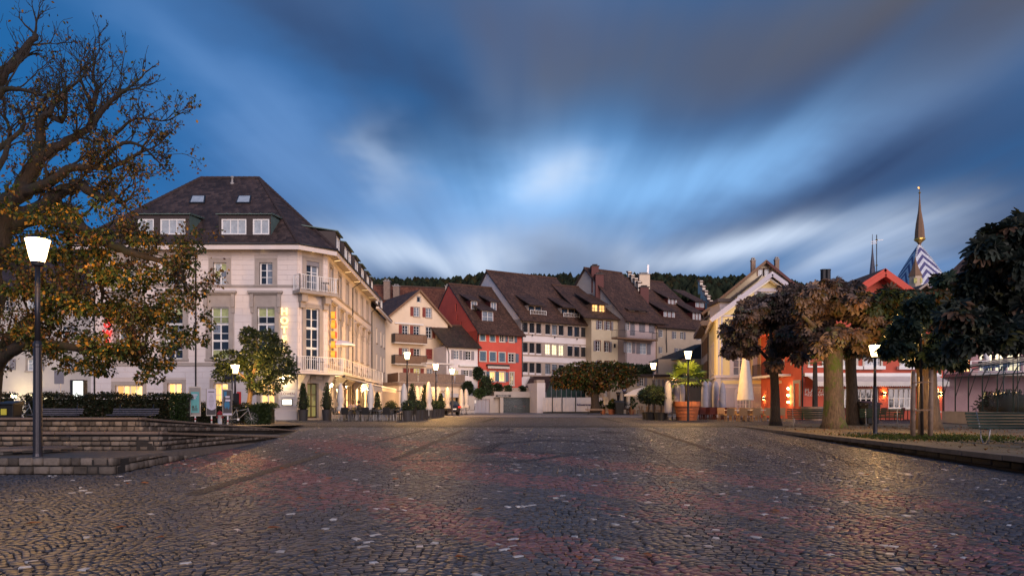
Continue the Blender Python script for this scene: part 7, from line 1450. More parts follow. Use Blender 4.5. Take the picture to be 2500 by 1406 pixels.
chestnut(2640, 1090, 18, [(2640, 1100, 60), (2638, 1000, 40), (2630, 900, 36), (2610, 800, 34), (2590, 700, 28)],
    [(2400, 640, 75, 55, 130), (2470, 590, 75, 50, 150), (2360, 700, 60, 55, 110), (2440, 720, 80, 65, 190), (2500, 680, 60, 80, 170), (2380, 780, 70, 50, 150), (2460, 800, 75, 60, 190), (2330, 760, 40, 40, 60), (2420, 828, 80, 30, 130), (2500, 825, 60, 34, 120), (2500, 560, 60, 40, 100), (2350, 830, 45, 35, 70), (2560, 760, 60, 100, 140), (2570, 620, 60, 80, 120)], .38, [(.028, .040, .030), (.045, .052, .040), (.018, .026, .018), (.09, .052, .03), (.065, .065, .02)], [.34, .24, .24, .1, .08], 'nearest big chestnut filling the right edge, large dark leaves', 'bark_moss', 1.25, [([(2600, 760, 0), (2520, 700, 2), (2440, 660, 3)], 16, 6), ([(2615, 820, 0), (2540, 800, 2), (2450, 790, 3)], 14, 5)], dd=1.4)
# timber stakes round the young tree
root = thing('tree_stakes', tuple(base(2250, 23.8, .46)), 'three weathered timber stakes tied with rails round the young chestnut', 'tree stakes')
for u, v, t in ((2228, 1067, 905), (2247, 1066, 917), (2271, 1065, 903)): q = MB(); d = 23.4 if u != 2247 else 24.4; a = pt(u, v, d); a.z = .44; b = pt(u + 2, t, d); q.tube([a, (a + b) / 2, b], [.085, .08, .07], 9, wob=.06); q.build('stake', K['wood2'], root, smooth=True)
for v in (932, 1000): q = MB(); q.bar(pt(2228, v + 2, 23.3), pt(2272, v, 23.3), .05, .05); q.build('rail', K['wood'], root)

# ------------------------------------------------------------------ pollarded tree in the middle of the square
def planetree():
    d = 72; p = base(1455, d); root = thing('plane_tree', tuple(p), 'wide flat topped pollarded tree standing in front of the hoarding', 'tree'); q = MB()
    q.tube([pt(1455, 1006, d), pt(1453, 985, d), pt(1452, 965, d), pt(1455, 945, d)], [16 * d / F, 10 * d / F, 9.5 * d / F, 10 * d / F], 12, wob=.06)
    for a in range(7): x = math.cos(a * .9) * 70; y = math.sin(a * .9) * 2.5; q.tube([pt(1454, 955, d), pt(1454 + x * .5, 928, d + y * .5), pt(1454 + x, 915, d + y)], [.3, .2, .1], 6)
    q.build('trunk', K['bark'], root, smooth=True)
    bl = [(1385, 920, 40, 24, 900), (1420, 908, 45, 24, 1100), (1455, 908, 45, 24, 1100), (1495, 908, 42, 24, 1000), (1530, 918, 28, 24, 600), (1400, 935, 40, 14, 500), (1455, 935, 34, 26, 700), (1365, 935, 20, 12, 250), (1500, 935, 40, 14, 450), (1445, 950, 22, 14, 250)]
    P, O = blobpts(pxblobs(bl, d, 1.6, 1.15), .5); c = pick(len(P), [(.030, .050, .012), (.045, .06, .014), (.13, .065, .016), (.20, .10, .018), (.10, .035, .014)], [.36, .26, .17, .11, .10]); leaves('crown', root, P, O, .30, c, droop=.4, up=.6)
planetree()
# small evergreen tree by the hotel corner
def evergreen():
    d = 40; root = thing('evergreen_tree', tuple(base(607, d)), 'small evergreen tree with a leaning tan trunk in front of the hotel', 'tree'); q = MB()
    q.tube([pt(604, 1022, d), pt(609, 980, d), pt(614, 940, d), pt(622, 900, d), pt(628, 870, d)], [.16, .14, .125, .10, .07], 10, wob=.06); q.tube([pt(614, 940, d), pt(590, 915, d - .4), pt(570, 900, d - .6)], [.07, .05, .03], 6); q.tube([pt(618, 915, d), pt(650, 890, d + .4), pt(680, 900, d + .5)], [.07, .05, .03], 6); q.tube([pt(618, 915, d), pt(630, 850, d), pt(625, 820, d)], [.08, .05, .03], 6)
    q.build('trunk', K['bark_tan'], root, smooth=True)
    bl = [(640, 850, 45, 38, 1300), (670, 880, 45, 40, 1300), (690, 905, 34, 30, 800), (620, 880, 40, 30, 900), (560, 880, 40, 24, 800), (580, 905, 45, 26, 900), (612, 825, 26, 20, 500), (605, 812, 16, 12, 200), (630, 930, 30, 20, 500), (655, 945, 32, 18, 500), (545, 915, 26, 16, 350), (680, 850, 24, 20, 350), (655, 820, 20, 14, 250), (620, 950, 16, 12, 160)]
    P, O = blobpts(pxblobs(bl, d, .8, 1.1), .5); leaves('crown', root, P, O, .17, pick(len(P), [(.020, .034, .010), (.032, .048, .012), (.055, .065, .016)], [.5, .35, .15]), mt='needle', droop=.1, up=.7)
evergreen()
# ------------------------------------------------------------------ hedges
def hedge(u0, u1, v0, v1, d, th, n, label, cat='hedge', pal=None, size=.11, w=None, zb=None):
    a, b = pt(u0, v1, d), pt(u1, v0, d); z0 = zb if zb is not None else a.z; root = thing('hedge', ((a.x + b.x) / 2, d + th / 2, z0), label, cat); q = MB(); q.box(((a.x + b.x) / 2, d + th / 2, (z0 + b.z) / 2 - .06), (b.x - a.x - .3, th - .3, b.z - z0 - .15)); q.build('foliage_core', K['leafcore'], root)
    P = np.stack([rng.uniform(a.x, b.x, n), d + th * rng.random(n), rng.uniform(z0, b.z, n)], 1); f = rng.random(n); P[f < .62, 1] = d + np.abs(rng.normal(0, .07, (f < .62).sum())); k = (f > .62) & (f < .9); P[k, 2] = b.z + rng.normal(0, .06, k.sum()); P[:, 2] += .05 * np.sin(P[:, 0] * 2.3)
    O = np.tile(np.array([[0, -.8, .4]]), (n, 1)); leaves('foliage', root, P, norm(O + rng.normal(0, .5, O.shape)), size, pick(n, pal or [(.022, .030, .010), (.030, .036, .012), (.05, .032, .012), (.016, .022, .008)], w), mt='needle', droop=.1, up=.3); return root
hedge(50, 415, 967, 1030, 31, .7, 9000, 'long clipped hedge behind the grey benches on the left', zb=.6)
hedge(-60, 20, 965, 1030, 31, .7, 1800, 'short end of hedge at the left edge beyond the bin', zb=.6); hedge(414, 456, 966, 1030, 30.4, 1.0, 2400, 'rounder leafy clump at the right end of the long hedge', pal=GREEN, zb=.6)
hedge(458, 600, 985, 1030, 36.5, .8, 2600, 'hedge stretch behind the three posters', zb=.55)
hedge(600, 659, 992, 1035, 36, 1.3, 3600, 'glossy rounded hedge between the bicycle and the hotel', pal=[(.022, .040, .012), (.035, .055, .014)], size=.13)
# ------------------------------------------------------------------ planted garage terrace
fr = Fr.px(1122, 84, 1332, 86.5); zg = fr.sz(1200, 955.5)[1]
for i, (u, v0, v1, ru, dz, pal, lab) in enumerate(((1142, 932, 962, 13, -1.4, DGREEN, 'dark rounded shrub hanging over the annexe end of the terrace'), (1167, 897, 925, 11, -3.5, DGREEN, 'small tree like shrub beside the red house'), (1188, 917, 965, 18, -1.2, GREEN, 'biggest bright green bush above the grey garage doors'), (1215, 938, 962, 12, -1.2, DGREEN, 'dark bush right of the biggest bush'), (1240, 942, 960, 10, -1.2, GREEN, 'low light green shrub above the dark sign'), (1275, 944, 960, 9, -1.2, DGREEN, 'small dark shrub over the glass garage'), (1300, 938, 962, 14, -1.2, [(.07, .03, .025), (.05, .035, .02), (.03, .03, .014)], 'reddish shrub beside the white pier'), (1170, 950, 972, 14, -.3, GREEN, 'trailing green plant hanging over the garage parapet'))):
    p = at(fr, u, v1, dz); p0 = at(fr, u, v0, dz); r = ru * 85 / F; hgt = (p0.z - p.z) / 2; bush((p.x, p.y, p.z), (r, r, hgt), 700, .26, pal, 'terrace_shrub', lab, 'shrub', 'shrubs on the garage terrace', shell=.6)
# cafe roof hedge
fr = Fr.px(1490, 80.5, 1664, 84.5); a = at(fr, 1512, 912, -1); b = at(fr, 1580, 915, -1)
for k in range(4): p = a + (b - a) * (k / 3); bush((p.x, p.y, p.z), (.95, .7, .62), 500, .22, GREEN, 'terrace_shrub', ['leftmost', 'second', 'third', 'rightmost'][k] + ' clipped shrub of the hedge on the cafe roof terrace', 'shrub', 'cafe roof hedge', shell=.7)
# ------------------------------------------------------------------ street lamps
def lamp(loc, H, label, lw=.43, pole=.06):
    d_near = loc[1] > 20
    x, y, z = loc; root = thing('street_lamp', loc, label, 'street lamp', 'lit lamps round the square'); k = lw / .43; lh = .46 * k; zt = z + H - lh
    q = MB(); q.lathe((x, y, z), [(pole * 1.9, 0), (pole * 1.75, .05), (pole * 1.7, .06), (pole * 1.6, H * .5), (pole * 1.72, H * .505), (pole * 1.72, H * .515), (pole * 1.15, H * .53)], 18); q.build('pole_base', K['gunmetal'], root, smooth=False)
    q = MB(); q.tube([(x, y, z + H * .5), (x, y, zt - .08 * k)], [pole * 1.12, pole * .95], 16); q.build('pole', K['gunmetal'], root, smooth=True)
    q = MB(); q.lathe((x, y, zt - .1 * k), [(pole * .9, 0), (.10 * k, .03 * k), (.115 * k, .10 * k)], 16); q.build('holder', K['dark'], root)
    q = MB(); q.lathe((x, y, zt), [(.115 * k, 0), (.145 * k, .10 * k), (.205 * k, .40 * k), (.215 * k, .44 * k)], 20); q.build('lantern_glass', K['lamp_glass'], root, smooth=True)
    q = MB(); q.lathe((x, y, zt + .44 * k), [(.222 * k, 0), (.222 * k, .012), (.15 * k, .05 * k), (.03, .07 * k)], 20); q.build('lantern_cap', K['dark'], root); pl_ = bpy.data.lights.new('bulb', 'POINT'); pl_.energy = (1100 if d_near else 650) * k * k; pl_.color = (1, .56, .18); pl_.shadow_soft_size = .09; bo = bpy.data.objects.new('bulb', pl_); col.objects.link(bo); bo.parent = root; bo.location = (0, 0, H - lh + .22 * k); return root
p = pt(92, 1111, 14.85); lamp((p.x, p.y, .455), 1.6 + (V0 - 583) / F * 14.85 - .455, 'nearest and tallest lit lamp post, standing on the left stone tier', .47, .052)
def lampat(u, vb, vt, d, label, lw=.43, z=None): p = base(u, d, z); lamp(tuple(p), EYE + (V0 - vt) / F * d - p.z, label, lw, .05)
lampat(2136, 1057, 842, 26.4, 'lit lamp post on the gravel bed under the chestnuts', .42, .455)
lampat(994, 1010, 860, 49, 'lit lamp post among the planters of the hotel terrace', .47); lampat(1064, 1012, 888, 58, 'lit lamp post in front of the lit shop front, second in the left row', .5); lampat(1104, 1013, 900, 65, 'lit lamp post furthest back in the left row, by the parked car', .5)
lampat(1680, 1028, 857, 44.5, 'lit lamp post beside the potted palm', .48); lampat(1595, 1020, 886, 55, 'lit lamp post behind the round topped potted trees', .48); lampat(574, 1025, 890, 37.5, 'lit lamp post by the posters and the small evergreen tree', .45)
q = MB(); p = pt(1645, 921, 84); q.lathe(p, [(.03, -.12), (.12, -.05), (.14, .05), (.03, .12)], 10); tag(q.build('wall_lantern', K['bulb_small'], smooth=True), 'small orange wall lantern on the cafe building', 'wall lantern')

# ------------------------------------------------------------------ benches
def park_bench(loc, rz, L, label, m='green_paint', legs='steel', nback=5, nseat=4):
    x, y, z = loc; root = thing('park_bench', loc, label, 'bench', 'park benches')
    for k in range(nseat): q = MB(); q.box((x, y - .18 + k * .115, z + .44 + .012 * abs(k - 1.5)), (L, .078, .035)); q.build('seat_slat', K[m], root, bevel=.01)
    for k in range(nback): q = MB(); q.box((x, y + .27 + k * .035, z + .52 + k * .085), (L, .03, .056)); q.build('back_slat', K[m], root, bevel=.008)
    for sx in (-.36, .36):
        X = x + sx * L; q = MB(); q.tube([(X, y - .22, z + .42), (X, y - .17, z + .15), (X, y - .10, z + .02), (X, y + .10, z + .02), (X, y + .19, z + .15), (X, y + .24, z + .42), (X, y + .42, z + .90)], .02, 8); q.tube([(X, y - .22, z + .415), (X, y + .24, z + .415)], .016, 6); q.build('leg_frame', K[legs], root, smooth=True)
    root.rotation_euler = (0, 0, rz); return root
p = pt(2462, 1085, 19.2); park_bench((p.x + .35, p.y + .2, .455), R(-4), 2.3, 'nearest green slatted bench at the right edge of the gravel bed'); p = pt(1975, 1040, 33); park_bench((p.x, p.y, .455), R(-14), 1.9, 'green slatted bench left of the thick mossy trunk')
p = pt(2152, 1034, 34); park_bench((p.x, p.y, .455), R(150), 1.9, 'bench seen from behind between the bin and the lamp post')
p = pt(132, 1020, 28); park_bench((p.x, p.y, .68), R(0), 2.0, 'grey bench in front of the hedge, left of the pair', 'slat', 'dark', 3, 3); p = pt(322, 1020, 28); park_bench((p.x, p.y, .68), R(0), 1.9, 'grey bench in front of the hedge, right of the pair', 'slat', 'dark', 3, 3)
p = base(1452, 70.5); park_bench((p.x, p.y, p.z), R(0), 1.9, 'weathered bench in front of the pollarded tree trunk', 'wood2', 'dark', 2, 3)

# ------------------------------------------------------------------ posters, signs, bins
K['teal'] = mat('teal_print', (.12, .42, .42), .6, .1, 3); K['paper'] = mat('white_print', (.55, .52, .62), .6, .05, 3); K['darkprint'] = mat('dark_print', (.05, .045, .05), .5, .1, 3); K['blueprint'] = mat('blue_print', (.02, .16, .30), .5, .2, 5); K['yellowp'] = mat('yellow_label', (.62, .55, .06), .6, .05, 3); K['alu'] = mat('aluminium_frame', (.40, .37, .33), .4, .1, 3, metal=.5)
def poster(u0, u1, v0, v1, vb, d, label, style):
    f0 = Fr.px(u0, d, u1, d + .25); r = (0, f0.sz((u0 + u1) / 2, v1)[1], f0.len, f0.sz((u0 + u1) / 2, v0)[1]); c = f0.w(f0.len / 2, 0); zb = EYE - (vb + 6 - V0) / F * d
    root = thing('poster_stand', (c.x, c.y, zb), label, 'poster stand', 'poster stands'); q = MB(); f0.box(q, r[0], r[2], r[1], r[3], -.08, 0); q.build('frame', K['alu'], root, bevel=.015)
    W, H = r[2], r[3] - r[1]; A = lambda x0, x1, y0, y1, m, o, nm: (lambda qq: (f0.box(qq, W * x0, W * x1, r[1] + H * y0, r[1] + H * y1, 0, o), qq.build(nm, K[m], root)))(MB())
    post = MB(); post.tube([(c.x, c.y + .03, zb), (c.x, c.y + .03, r[1])], .035, 10); post.build('post', K['white'], root, smooth=True); bnd = MB(); bnd.tube([(c.x, c.y + .03, zb + .16), (c.x, c.y + .03, zb + .23)], .038, 10); bnd.build('red_band', K['redpaint'], root)
    if style == 0:
        A(.05, .95, .04, .97, 'stonegrey', .006, 'sheet'); A(.17, .85, .12, .82, 'teal', .010, 'print'); text('Foxtrot', f0, W * .2, r[1] + H * .86, .13, 'text_white', root, 'poster_title', .012, .001) if False else None
        for k in range(3): A(.22, .72 - .08 * k, .70 - k * .06, .74 - k * .06, 'paper', .013, 'title_line')
        for k in range(7): A(.26 + k * .068, .30 + k * .068, .18, .28 + .10 * abs(math.sin(k * 2.1)), 'darkprint', .013, 'drawn_tower')
    if style == 1:
        A(.05, .95, .04, .97, 'paper', .006, 'sheet'); A(.05, .95, .04, .2, 'darkprint', .009, 'dark_foot'); A(.2, .8, .86, .895, 'darkprint', .010, 'title_line')
        for k in range(11): w_ = .26 * math.sin(.35 + k * .24); A(.5 - w_, .5 + w_, .30 + k * .047, .308 + k * .047, 'darkprint', .010, 'contour_line')
        q = MB(); q.face([f0.w(W * x, r[1] + H * y, .008) for x, y in ((.05, .2), (.95, .2), (.95, .28), (.7, .22), (.5, .21), (.3, .24), (.05, .30))]); q.build('torn_edge', K['darkprint'], root)
    if style == 2:
        A(.05, .95, .04, .97, 'darkprint', .006, 'sheet'); A(.12, .42, .72, .92, 'blueprint', .009, 'blue_corner'); A(.28, .72, .68, .75, 'paper', .011, 'title_line'); A(.28, .78, .55, .62, 'paper', .011, 'title_line'); A(.04, .96, .04, .1, 'paper', .009, 'white_foot')
        q = MB(); q.face([f0.w(W * x, r[1] + H * y, .010) for x, y in ((.18, .34), (.32, .27), (.45, .36), (.60, .24), (.74, .36), (.70, .50), (.55, .56), (.42, .50), (.28, .55), (.16, .46))]); q.build('blue_shape', K['blueprint'], root)
poster(461, 490.5, 943, 1016, 1027, 31.0, 'poster stand with a teal print, tallest of the three', 0); poster(503.5, 528, 948, 1015, 1029, 32, 'white poster stand with a contour drawing, middle of the three', 1); poster(543.5, 567, 950, 1015, 1031, 33, 'dark poster stand with a blue shape nearest the lamp', 2)
# hydrant
p = base(537, 34.2, .5); root = thing('hydrant', tuple(p), 'white hydrant with red cap between the white and dark posters', 'hydrant'); q = MB(); q.lathe(p, [(.13, 0), (.13, .05), (.10, .06), (.10, .52), (.12, .54)], 14); q.build('body', K['white'], root, smooth=True); q = MB(); q.lathe(p + Vector((0, 0, .54)), [(.15, 0), (.15, .06), (.11, .13), (.05, .2), (.01, .21)], 14); q.build('cap', K['redpaint'], root, smooth=True); q = MB(); q.tube([p + Vector((-.17, 0, .42)), p + Vector((.17, 0, .42))], .045, 10); q.build('outlet', K['redpaint'], root)
# road sign seen from behind, advert column, street name sign
p = base(146, 34, .5); root = thing('road_sign', tuple(p), 'grey back of a road sign on a post behind the left hedge', 'sign'); q = MB(); q.tube([p, p + Vector((0, 0, 2.75))], .03, 8); q.build('post', K['steel'], root); q = MB(); a, b = pt(134, 937, 34), pt(158, 905, 34); q.box(((a.x + b.x) / 2, 33.95, (a.z + b.z) / 2), (b.x - a.x, .03, b.z - a.z)); q.build('plate', K['shutter_grey'], root, bevel=.02)
p = base(188, 37, .5); root = thing('advert_column', tuple(p), 'lit white advert panel glowing behind the left hedge', 'advert panel'); a, b = pt(170, 1010, 37), pt(203, 927, 37); q = MB(); q.box(((a.x + b.x) / 2, 37.2, (.5 + b.z) / 2), (b.x - a.x, .35, b.z - .5)); q.build('case', K['dark'], root); q = MB(); q.box(((a.x + b.x) / 2 + .08, 37.01, (1.0 + b.z) / 2), (b.x - a.x - .22, .03, b.z - 1.15)); q.build('lit_panel', K['lightbox_cool'], root)
p = base(567, 36.8, .5); root = thing('street_name_sign', tuple(p), 'dark post with a small name plate and notice boxes beside the lamp', 'sign post'); q = MB(); q.tube([p, p + Vector((0, 0, 3.0))], .04, 8); q.build('post', K['dark'], root); q = MB(); q.box((p.x - .2, p.y, p.z + 2.5), (.42, .03, .17)); q.build('name_plate', K['dark'], root); q = MB(); q.box((p.x + .22, p.y - .02, p.z + 1.35), (.28, .12, .60)); q.build('notice_box', K['black'], root); q = MB(); q.box((p.x + .34, p.y + .06, p.z + 1.35), (.22, .05, .78)); q.build('red_notice', K['redpaint'], root)
def wheelie(loc, label, s=1.0, rz=0, m='black'):
    x, y, z = loc; root = thing('litter_bin', loc, label, 'bin', 'bins'); q = MB(); q.tube_rings([[Vector((x + a * w, y + b * w * .85, z + h)) for a, b in ((-1, -1), (1, -1), (1, 1), (-1, 1))] for w, h in ((.30 * s, .08), (.36 * s, .95 * s))]); q.build('body', K[m], root, bevel=.03); q = MB(); q.hexa([(x - .40 * s, y - .38 * s, z + .955 * s), (x + .40 * s, y - .38 * s, z + .955 * s), (x + .40 * s, y + .36 * s, z + .955 * s), (x - .40 * s, y + .36 * s, z + .955 * s), (x - .38 * s, y - .36 * s, z + 1.02 * s), (x + .38 * s, y - .36 * s, z + 1.02 * s), (x + .38 * s, y + .34 * s, z + 1.12 * s), (x - .38 * s, y + .34 * s, z + 1.12 * s)]); q.build('lid', K[m], root, bevel=.02)
    for sx in (-1, 1): q = MB(); q.tube([(x + sx * .30 * s, y + .25 * s, z + .1 * s), (x + sx * .36 * s, y + .25 * s, z + .1 * s)], .1 * s, 12); q.build('wheel', K['black'], root)
    root.rotation_euler = (0, 0, rz); return root
p = pt(24, 1020, 27); w_ = wheelie((p.x, p.y, .68), 'dark bin with a yellow label at the left edge by the hedge', .92); q = MB(); q.box((p.x + .0, p.y - .32, .68 + .60), (.22, .03, .24)); q.build('label_plate', K['yellowp'], w_)
p = pt(2122, 1036, 36); wheelie((p.x, p.y, .455), 'big black bin behind the bench under the chestnuts', 1.15, .3); p = base(1512, 73); wheelie((p.x, p.y, p.z), 'black bin standing by the cafe terrace pots', 1.3); p = base(2106, 37); wheelie((p.x - .1, p.y + .2, .455), 'smaller black bin left of the big one', .95, -.2)
# menu stand near the cafe
p = base(1479, 74); root = thing('menu_stand', tuple(p), 'white framed menu stand right of the pollarded tree', 'menu stand'); q = MB(); q.tube([p, p + Vector((0, 0, 1.0))], .03, 8); q.build('post', K['steel'], root); q = MB(); q.box((p.x, p.y - .03, p.z + 1.45), (.50, .04, .85)); q.build('board', K['cream2'], root)
for k in range(5): q = MB(); q.box((p.x, p.y - .055, p.z + 1.15 + k * .13), (.36, .006, .05)); q.build('menu_line', K['shutter_grey'], root)
# bicycle leaning by the lamp
def bicycle(loc, rz, label):
    root = thing('bicycle', (0, 0, 0), label, 'bicycle'); q = MB
    for wx in (-.52, .52):
        m = MB(); ring = [Vector((wx + .33 * math.cos(t), 0, .34 + .33 * math.sin(t))) for t in np.linspace(0, 2 * math.pi, 25)]; m.tube(ring, .018, 6, caps=False); w = m.build('wheel', K['black'], root, smooth=True); s = MB()
        for k in range(12): t = k * math.pi / 6; s.bar((wx, 0, .34), (wx + .32 * math.cos(t), 0, .34 + .32 * math.sin(t)), .004)
        s.build('spokes', K['steel'], w)
    m = MB()
    for a, b in (((-.52, 0, .34), (-.12, 0, .30)), ((-.52, 0, .34), (-.22, 0, .80)), ((-.12, 0, .30), (-.22, 0, .86)), ((-.12, 0, .30), (.36, 0, .78)), ((-.20, 0, .74), (.34, 0, .84)), ((.52, 0, .34), (.34, 0, .92))): m.tube([a, b], .018, 8)
    m.build('frame', K['alu'], root, smooth=True); m = MB(); m.box((-.24, 0, .90), (.26, .14, .06)); m.build('saddle', K['black'], root, bevel=.02); m = MB(); m.tube([(.28, -.28, 1.02), (.36, -.1, 1.0), (.36, .1, 1.0), (.28, .28, 1.02)], .014, 8); m.tube([(.34, 0, .9), (.36, 0, 1.0)], .016, 8); m.build('handlebar', K['black'], root, smooth=True)
    m = MB(); m.tube([(-.12, -.08, .30), (-.12, .08, .30)], .06, 10); m.build('crank', K['steel'], root); root.location = loc; root.rotation_euler = (R(-6), 0, rz)
p = base(583, 35.6, .48); bicycle((p.x + .1, p.y, .48), R(20), 'bicycle leaning beside the lamp post and hedge by the hotel')
p = pt(58, 1020, 29.5); bicycle((p.x, p.y, .68), R(80), 'bicycle half hidden between the bin and the hedge at left')

# ------------------------------------------------------------------ planters and topiary
def planter(x, y, z, r, h, label, shape, n=420):
    root = thing('planter', (x, y, z), label, 'planter', 'planters along the hotel terrace'); q = MB(); q.lathe((x, y, z), [(r * .8, 0), (r, h * .97), (r * 1.04, h), (r * .9, h), (r * .88, h * .93)], 16); q.build('pot', K['planter'], root)
    c = MB()
    if shape == 'ball': pts, out = blobpts([((x, y, z + h + r * .75), (r * 1.12, r * 1.12, r * .95), n)], .8); c.lathe((x, y, z + h - .05), [(r * .5, 0), (r * .95, r * .7), (r * .7, r * 1.35), (.05, r * 1.6)], 10)
    else:
        H = shape; t = rng.random(n) ** .8; a = rng.uniform(0, 2 * math.pi, n); rad = r * 1.12 * np.clip(1.25 - t * 1.15, .03, 1) * np.minimum(1, .55 + t * 4) * rng.uniform(.8, 1.06, n); pts = np.stack([x + rad * np.cos(a), y + rad * np.sin(a), z + h + t * H], 1); out = norm(np.stack([np.cos(a), np.sin(a), np.full(n, .4)], 1)); c.lathe((x, y, z + h - .05), [(r * .6, 0), (r * .92, H * .2), (r * .6, H * .55), (r * .15, H * .9), (.01, H)], 10)
    c.build('foliage_core', K['leafcore'], root, smooth=True); leaves('foliage', root, pts, out, .11, pick(len(pts), [(.028, .052, .012), (.045, .070, .016), (.020, .036, .010)]), mt='needle', droop=-.2, up=.3)
def pl(u, d, r, h, shape, label, n=420): p = base(u, d); planter(p.x, p.y, p.z, r, h, label, shape, n)
pl(740, 46.4, .34, .75, 1.75, 'charcoal planter with a clipped cone left of the hotel door', 700); pl(798, 46.8, .34, .75, 1.8, 'charcoal planter with a sparse cone right of the hotel door', 420)
for i, (u, d, sh) in enumerate(((995, 45.0, 'ball'), (1006, 46.6, 1.75), (1017, 48.0, 'ball'), (1026, 49.6, 'ball'), (1037, 51.2, 1.8), (1048, 53, 1.35), (1057, 54.6, 'ball'), (1063, 56.2, 'ball'), (1071, 57.6, 'ball'), (1076, 59, 1.3))): pl(u, d, .36, .72, sh, ['first', 'second', 'third', 'fourth', 'fifth', 'sixth', 'seventh', 'eighth', 'ninth', 'last'][i] + ' planter of the row from the hotel terrace towards the car, with a clipped ' + ('ball' if sh == 'ball' else 'cone'))
pl(921, 50.5, .3, .6, 1.35, 'planter with a yellow green cone at the back of the hotel terrace'); pl(955, 56, .45, .6, 'ball', 'planter with a ball topped shrub by the cream annexe')
def ball_tree(u, d, r, hs, label, pot='black'):
    p = base(u, d); root = thing('potted_tree', tuple(p), label, 'potted tree', 'round topped potted trees'); q = MB(); q.lathe(p, [(.42, 0), (.48, .5), (.50, .52), (.43, .52), (.42, .48)], 14); q.build('pot', K[pot], root); q = MB(); q.tube([p + Vector((0, 0, .4)), p + Vector((.04, 0, hs * .6)), p + Vector((0, 0, hs))], .06, 8); q.build('stem', K['bark_tan'], root)
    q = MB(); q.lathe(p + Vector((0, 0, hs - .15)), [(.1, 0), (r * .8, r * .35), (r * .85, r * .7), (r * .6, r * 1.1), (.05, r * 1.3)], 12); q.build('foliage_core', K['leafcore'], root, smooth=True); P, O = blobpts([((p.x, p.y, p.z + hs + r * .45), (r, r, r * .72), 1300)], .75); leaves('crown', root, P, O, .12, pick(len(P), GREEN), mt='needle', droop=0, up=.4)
ball_tree(1583, 50.5, .80, 1.35, 'round topped potted tree, leftmost of the three in black pots'); ball_tree(1597, 49, .9, 1.4, 'round topped potted tree, middle of the three in black pots'); ball_tree(1613, 47.6, .82, 1.3, 'round topped potted tree, rightmost of the three in black pots')
p = base(1590, 48.3); q = MB(); q.lathe(p, [(.42, 0), (.48, .5), (.5, .52), (.43, .52), (.42, .48)], 14); tag(q.build('empty_pot', K['black']), 'empty black tub in front of the round topped trees', 'pot')
# palm in terracotta pot
def palm(u, d, pot_r, pot_h, trunk, n, L, label, pot='terracotta', pal=None, z=None, tr=.12):
    p = base(u, d, z); root = thing('potted_palm', tuple(p), label, 'potted palm'); q = MB(); q.lathe(p, [(pot_r * .72, 0), (pot_r * .9, pot_h * .7), (pot_r * .92, pot_h * .72), (pot_r, pot_h * .74), (pot_r, pot_h), (pot_r * .88, pot_h), (pot_r * .85, pot_h * .9)], 22); q.build('pot', K[pot], root)
    for k in range(3): q = MB(); q.lathe(p + Vector((0, 0, pot_h * (.2 + .18 * k))), [(pot_r * (.78 + .05 * k), 0), (pot_r * (.80 + .05 * k) + .015, .02), (pot_r * (.78 + .05 * k), .04)], 22); q.build('pot_ring', K[pot], root)
    T = p + Vector((0, 0, pot_h * .9 + trunk)); q = MB(); q.tube([p + Vector((0, 0, pot_h * .8)), (p + T) / 2 + Vector((0, 0, pot_h * .4)), T], [tr * 1.2, tr, tr * .9], 10, wob=.15); q.build('trunk', K['bark'], root)
    for k in range(n):
        a = k * 2.4; el = R(75 - 95 * (k / n)); dirn = Vector((math.cos(a) * math.cos(el), math.sin(a) * math.cos(el), math.sin(el))); S = T + dirn * L * .55; side = dirn.cross(Vector((0, 0, 1))).normalized(); upv = side.cross(dirn); V, Fc = [], []; q = MB(); q.tube([T, T + dirn * L * .3 + Vector((0, 0, .03)), S], .012, 4)
        for j in range(13):
            t = R(-115 + 230 * j / 12); dd = dirn * math.cos(t) + side * math.sin(t); e = S + dd * L * .5 + Vector((0, 0, -.10 * L)); w = (-dirn * math.sin(t) + side * math.cos(t)) * L * .045; mid = S + dd * L * .28 + upv * .02; q.face([S, mid + w, e, mid - w])
        q.build('frond', K['palm_leaf'], root)
K['palm_leaf'] = mat('palm_frond', (.10, .16, .025), .5, .3, 4)
palm(1677, 47.5, .92, 1.3, 1.5, 18, 1.75, 'fan palm in a big terracotta pot by the lamp post')
palm(1990, 46.5, .9, .95, 3.1, 14, 1.0, 'tall trunked palm in a low round tub before the red restaurant', 'wood2', tr=.16)
for i, (u, d, s) in enumerate(((1492, 74, .5), (1497.5, 75, .9), (1542, 74, 1.1), (1472, 75, .7))):      # small terracotta pots at the cafe
    p = base(u, d); lab = ['low terracotta pot beside the menu stand', 'terracotta pot with a yellow flowering plant near the menu stand', 'terracotta pot with spiky leaves right of the black bin', 'pot with a bare olive shrub left of the menu stand'][i]; root = thing('flower_pot', tuple(p), lab, 'flower pot', 'pots at the cafe terrace'); q = MB(); q.lathe(p, [(.24, 0), (.32, .45), (.35, .46), (.35, .55), (.3, .55), (.29, .5)], 14); q.build('pot', K['terracotta'], root); P, O = blobpts([((p.x, p.y, p.z + .6 + s * .5), (.4, .4, s * .6), 160)], .2); leaves('plant', root, P, O, .28, pick(160, [(.05, .08, .02), (.25, .18, .02), (.03, .05, .015)] if i == 1 else GREEN), droop=-.4, up=.2)

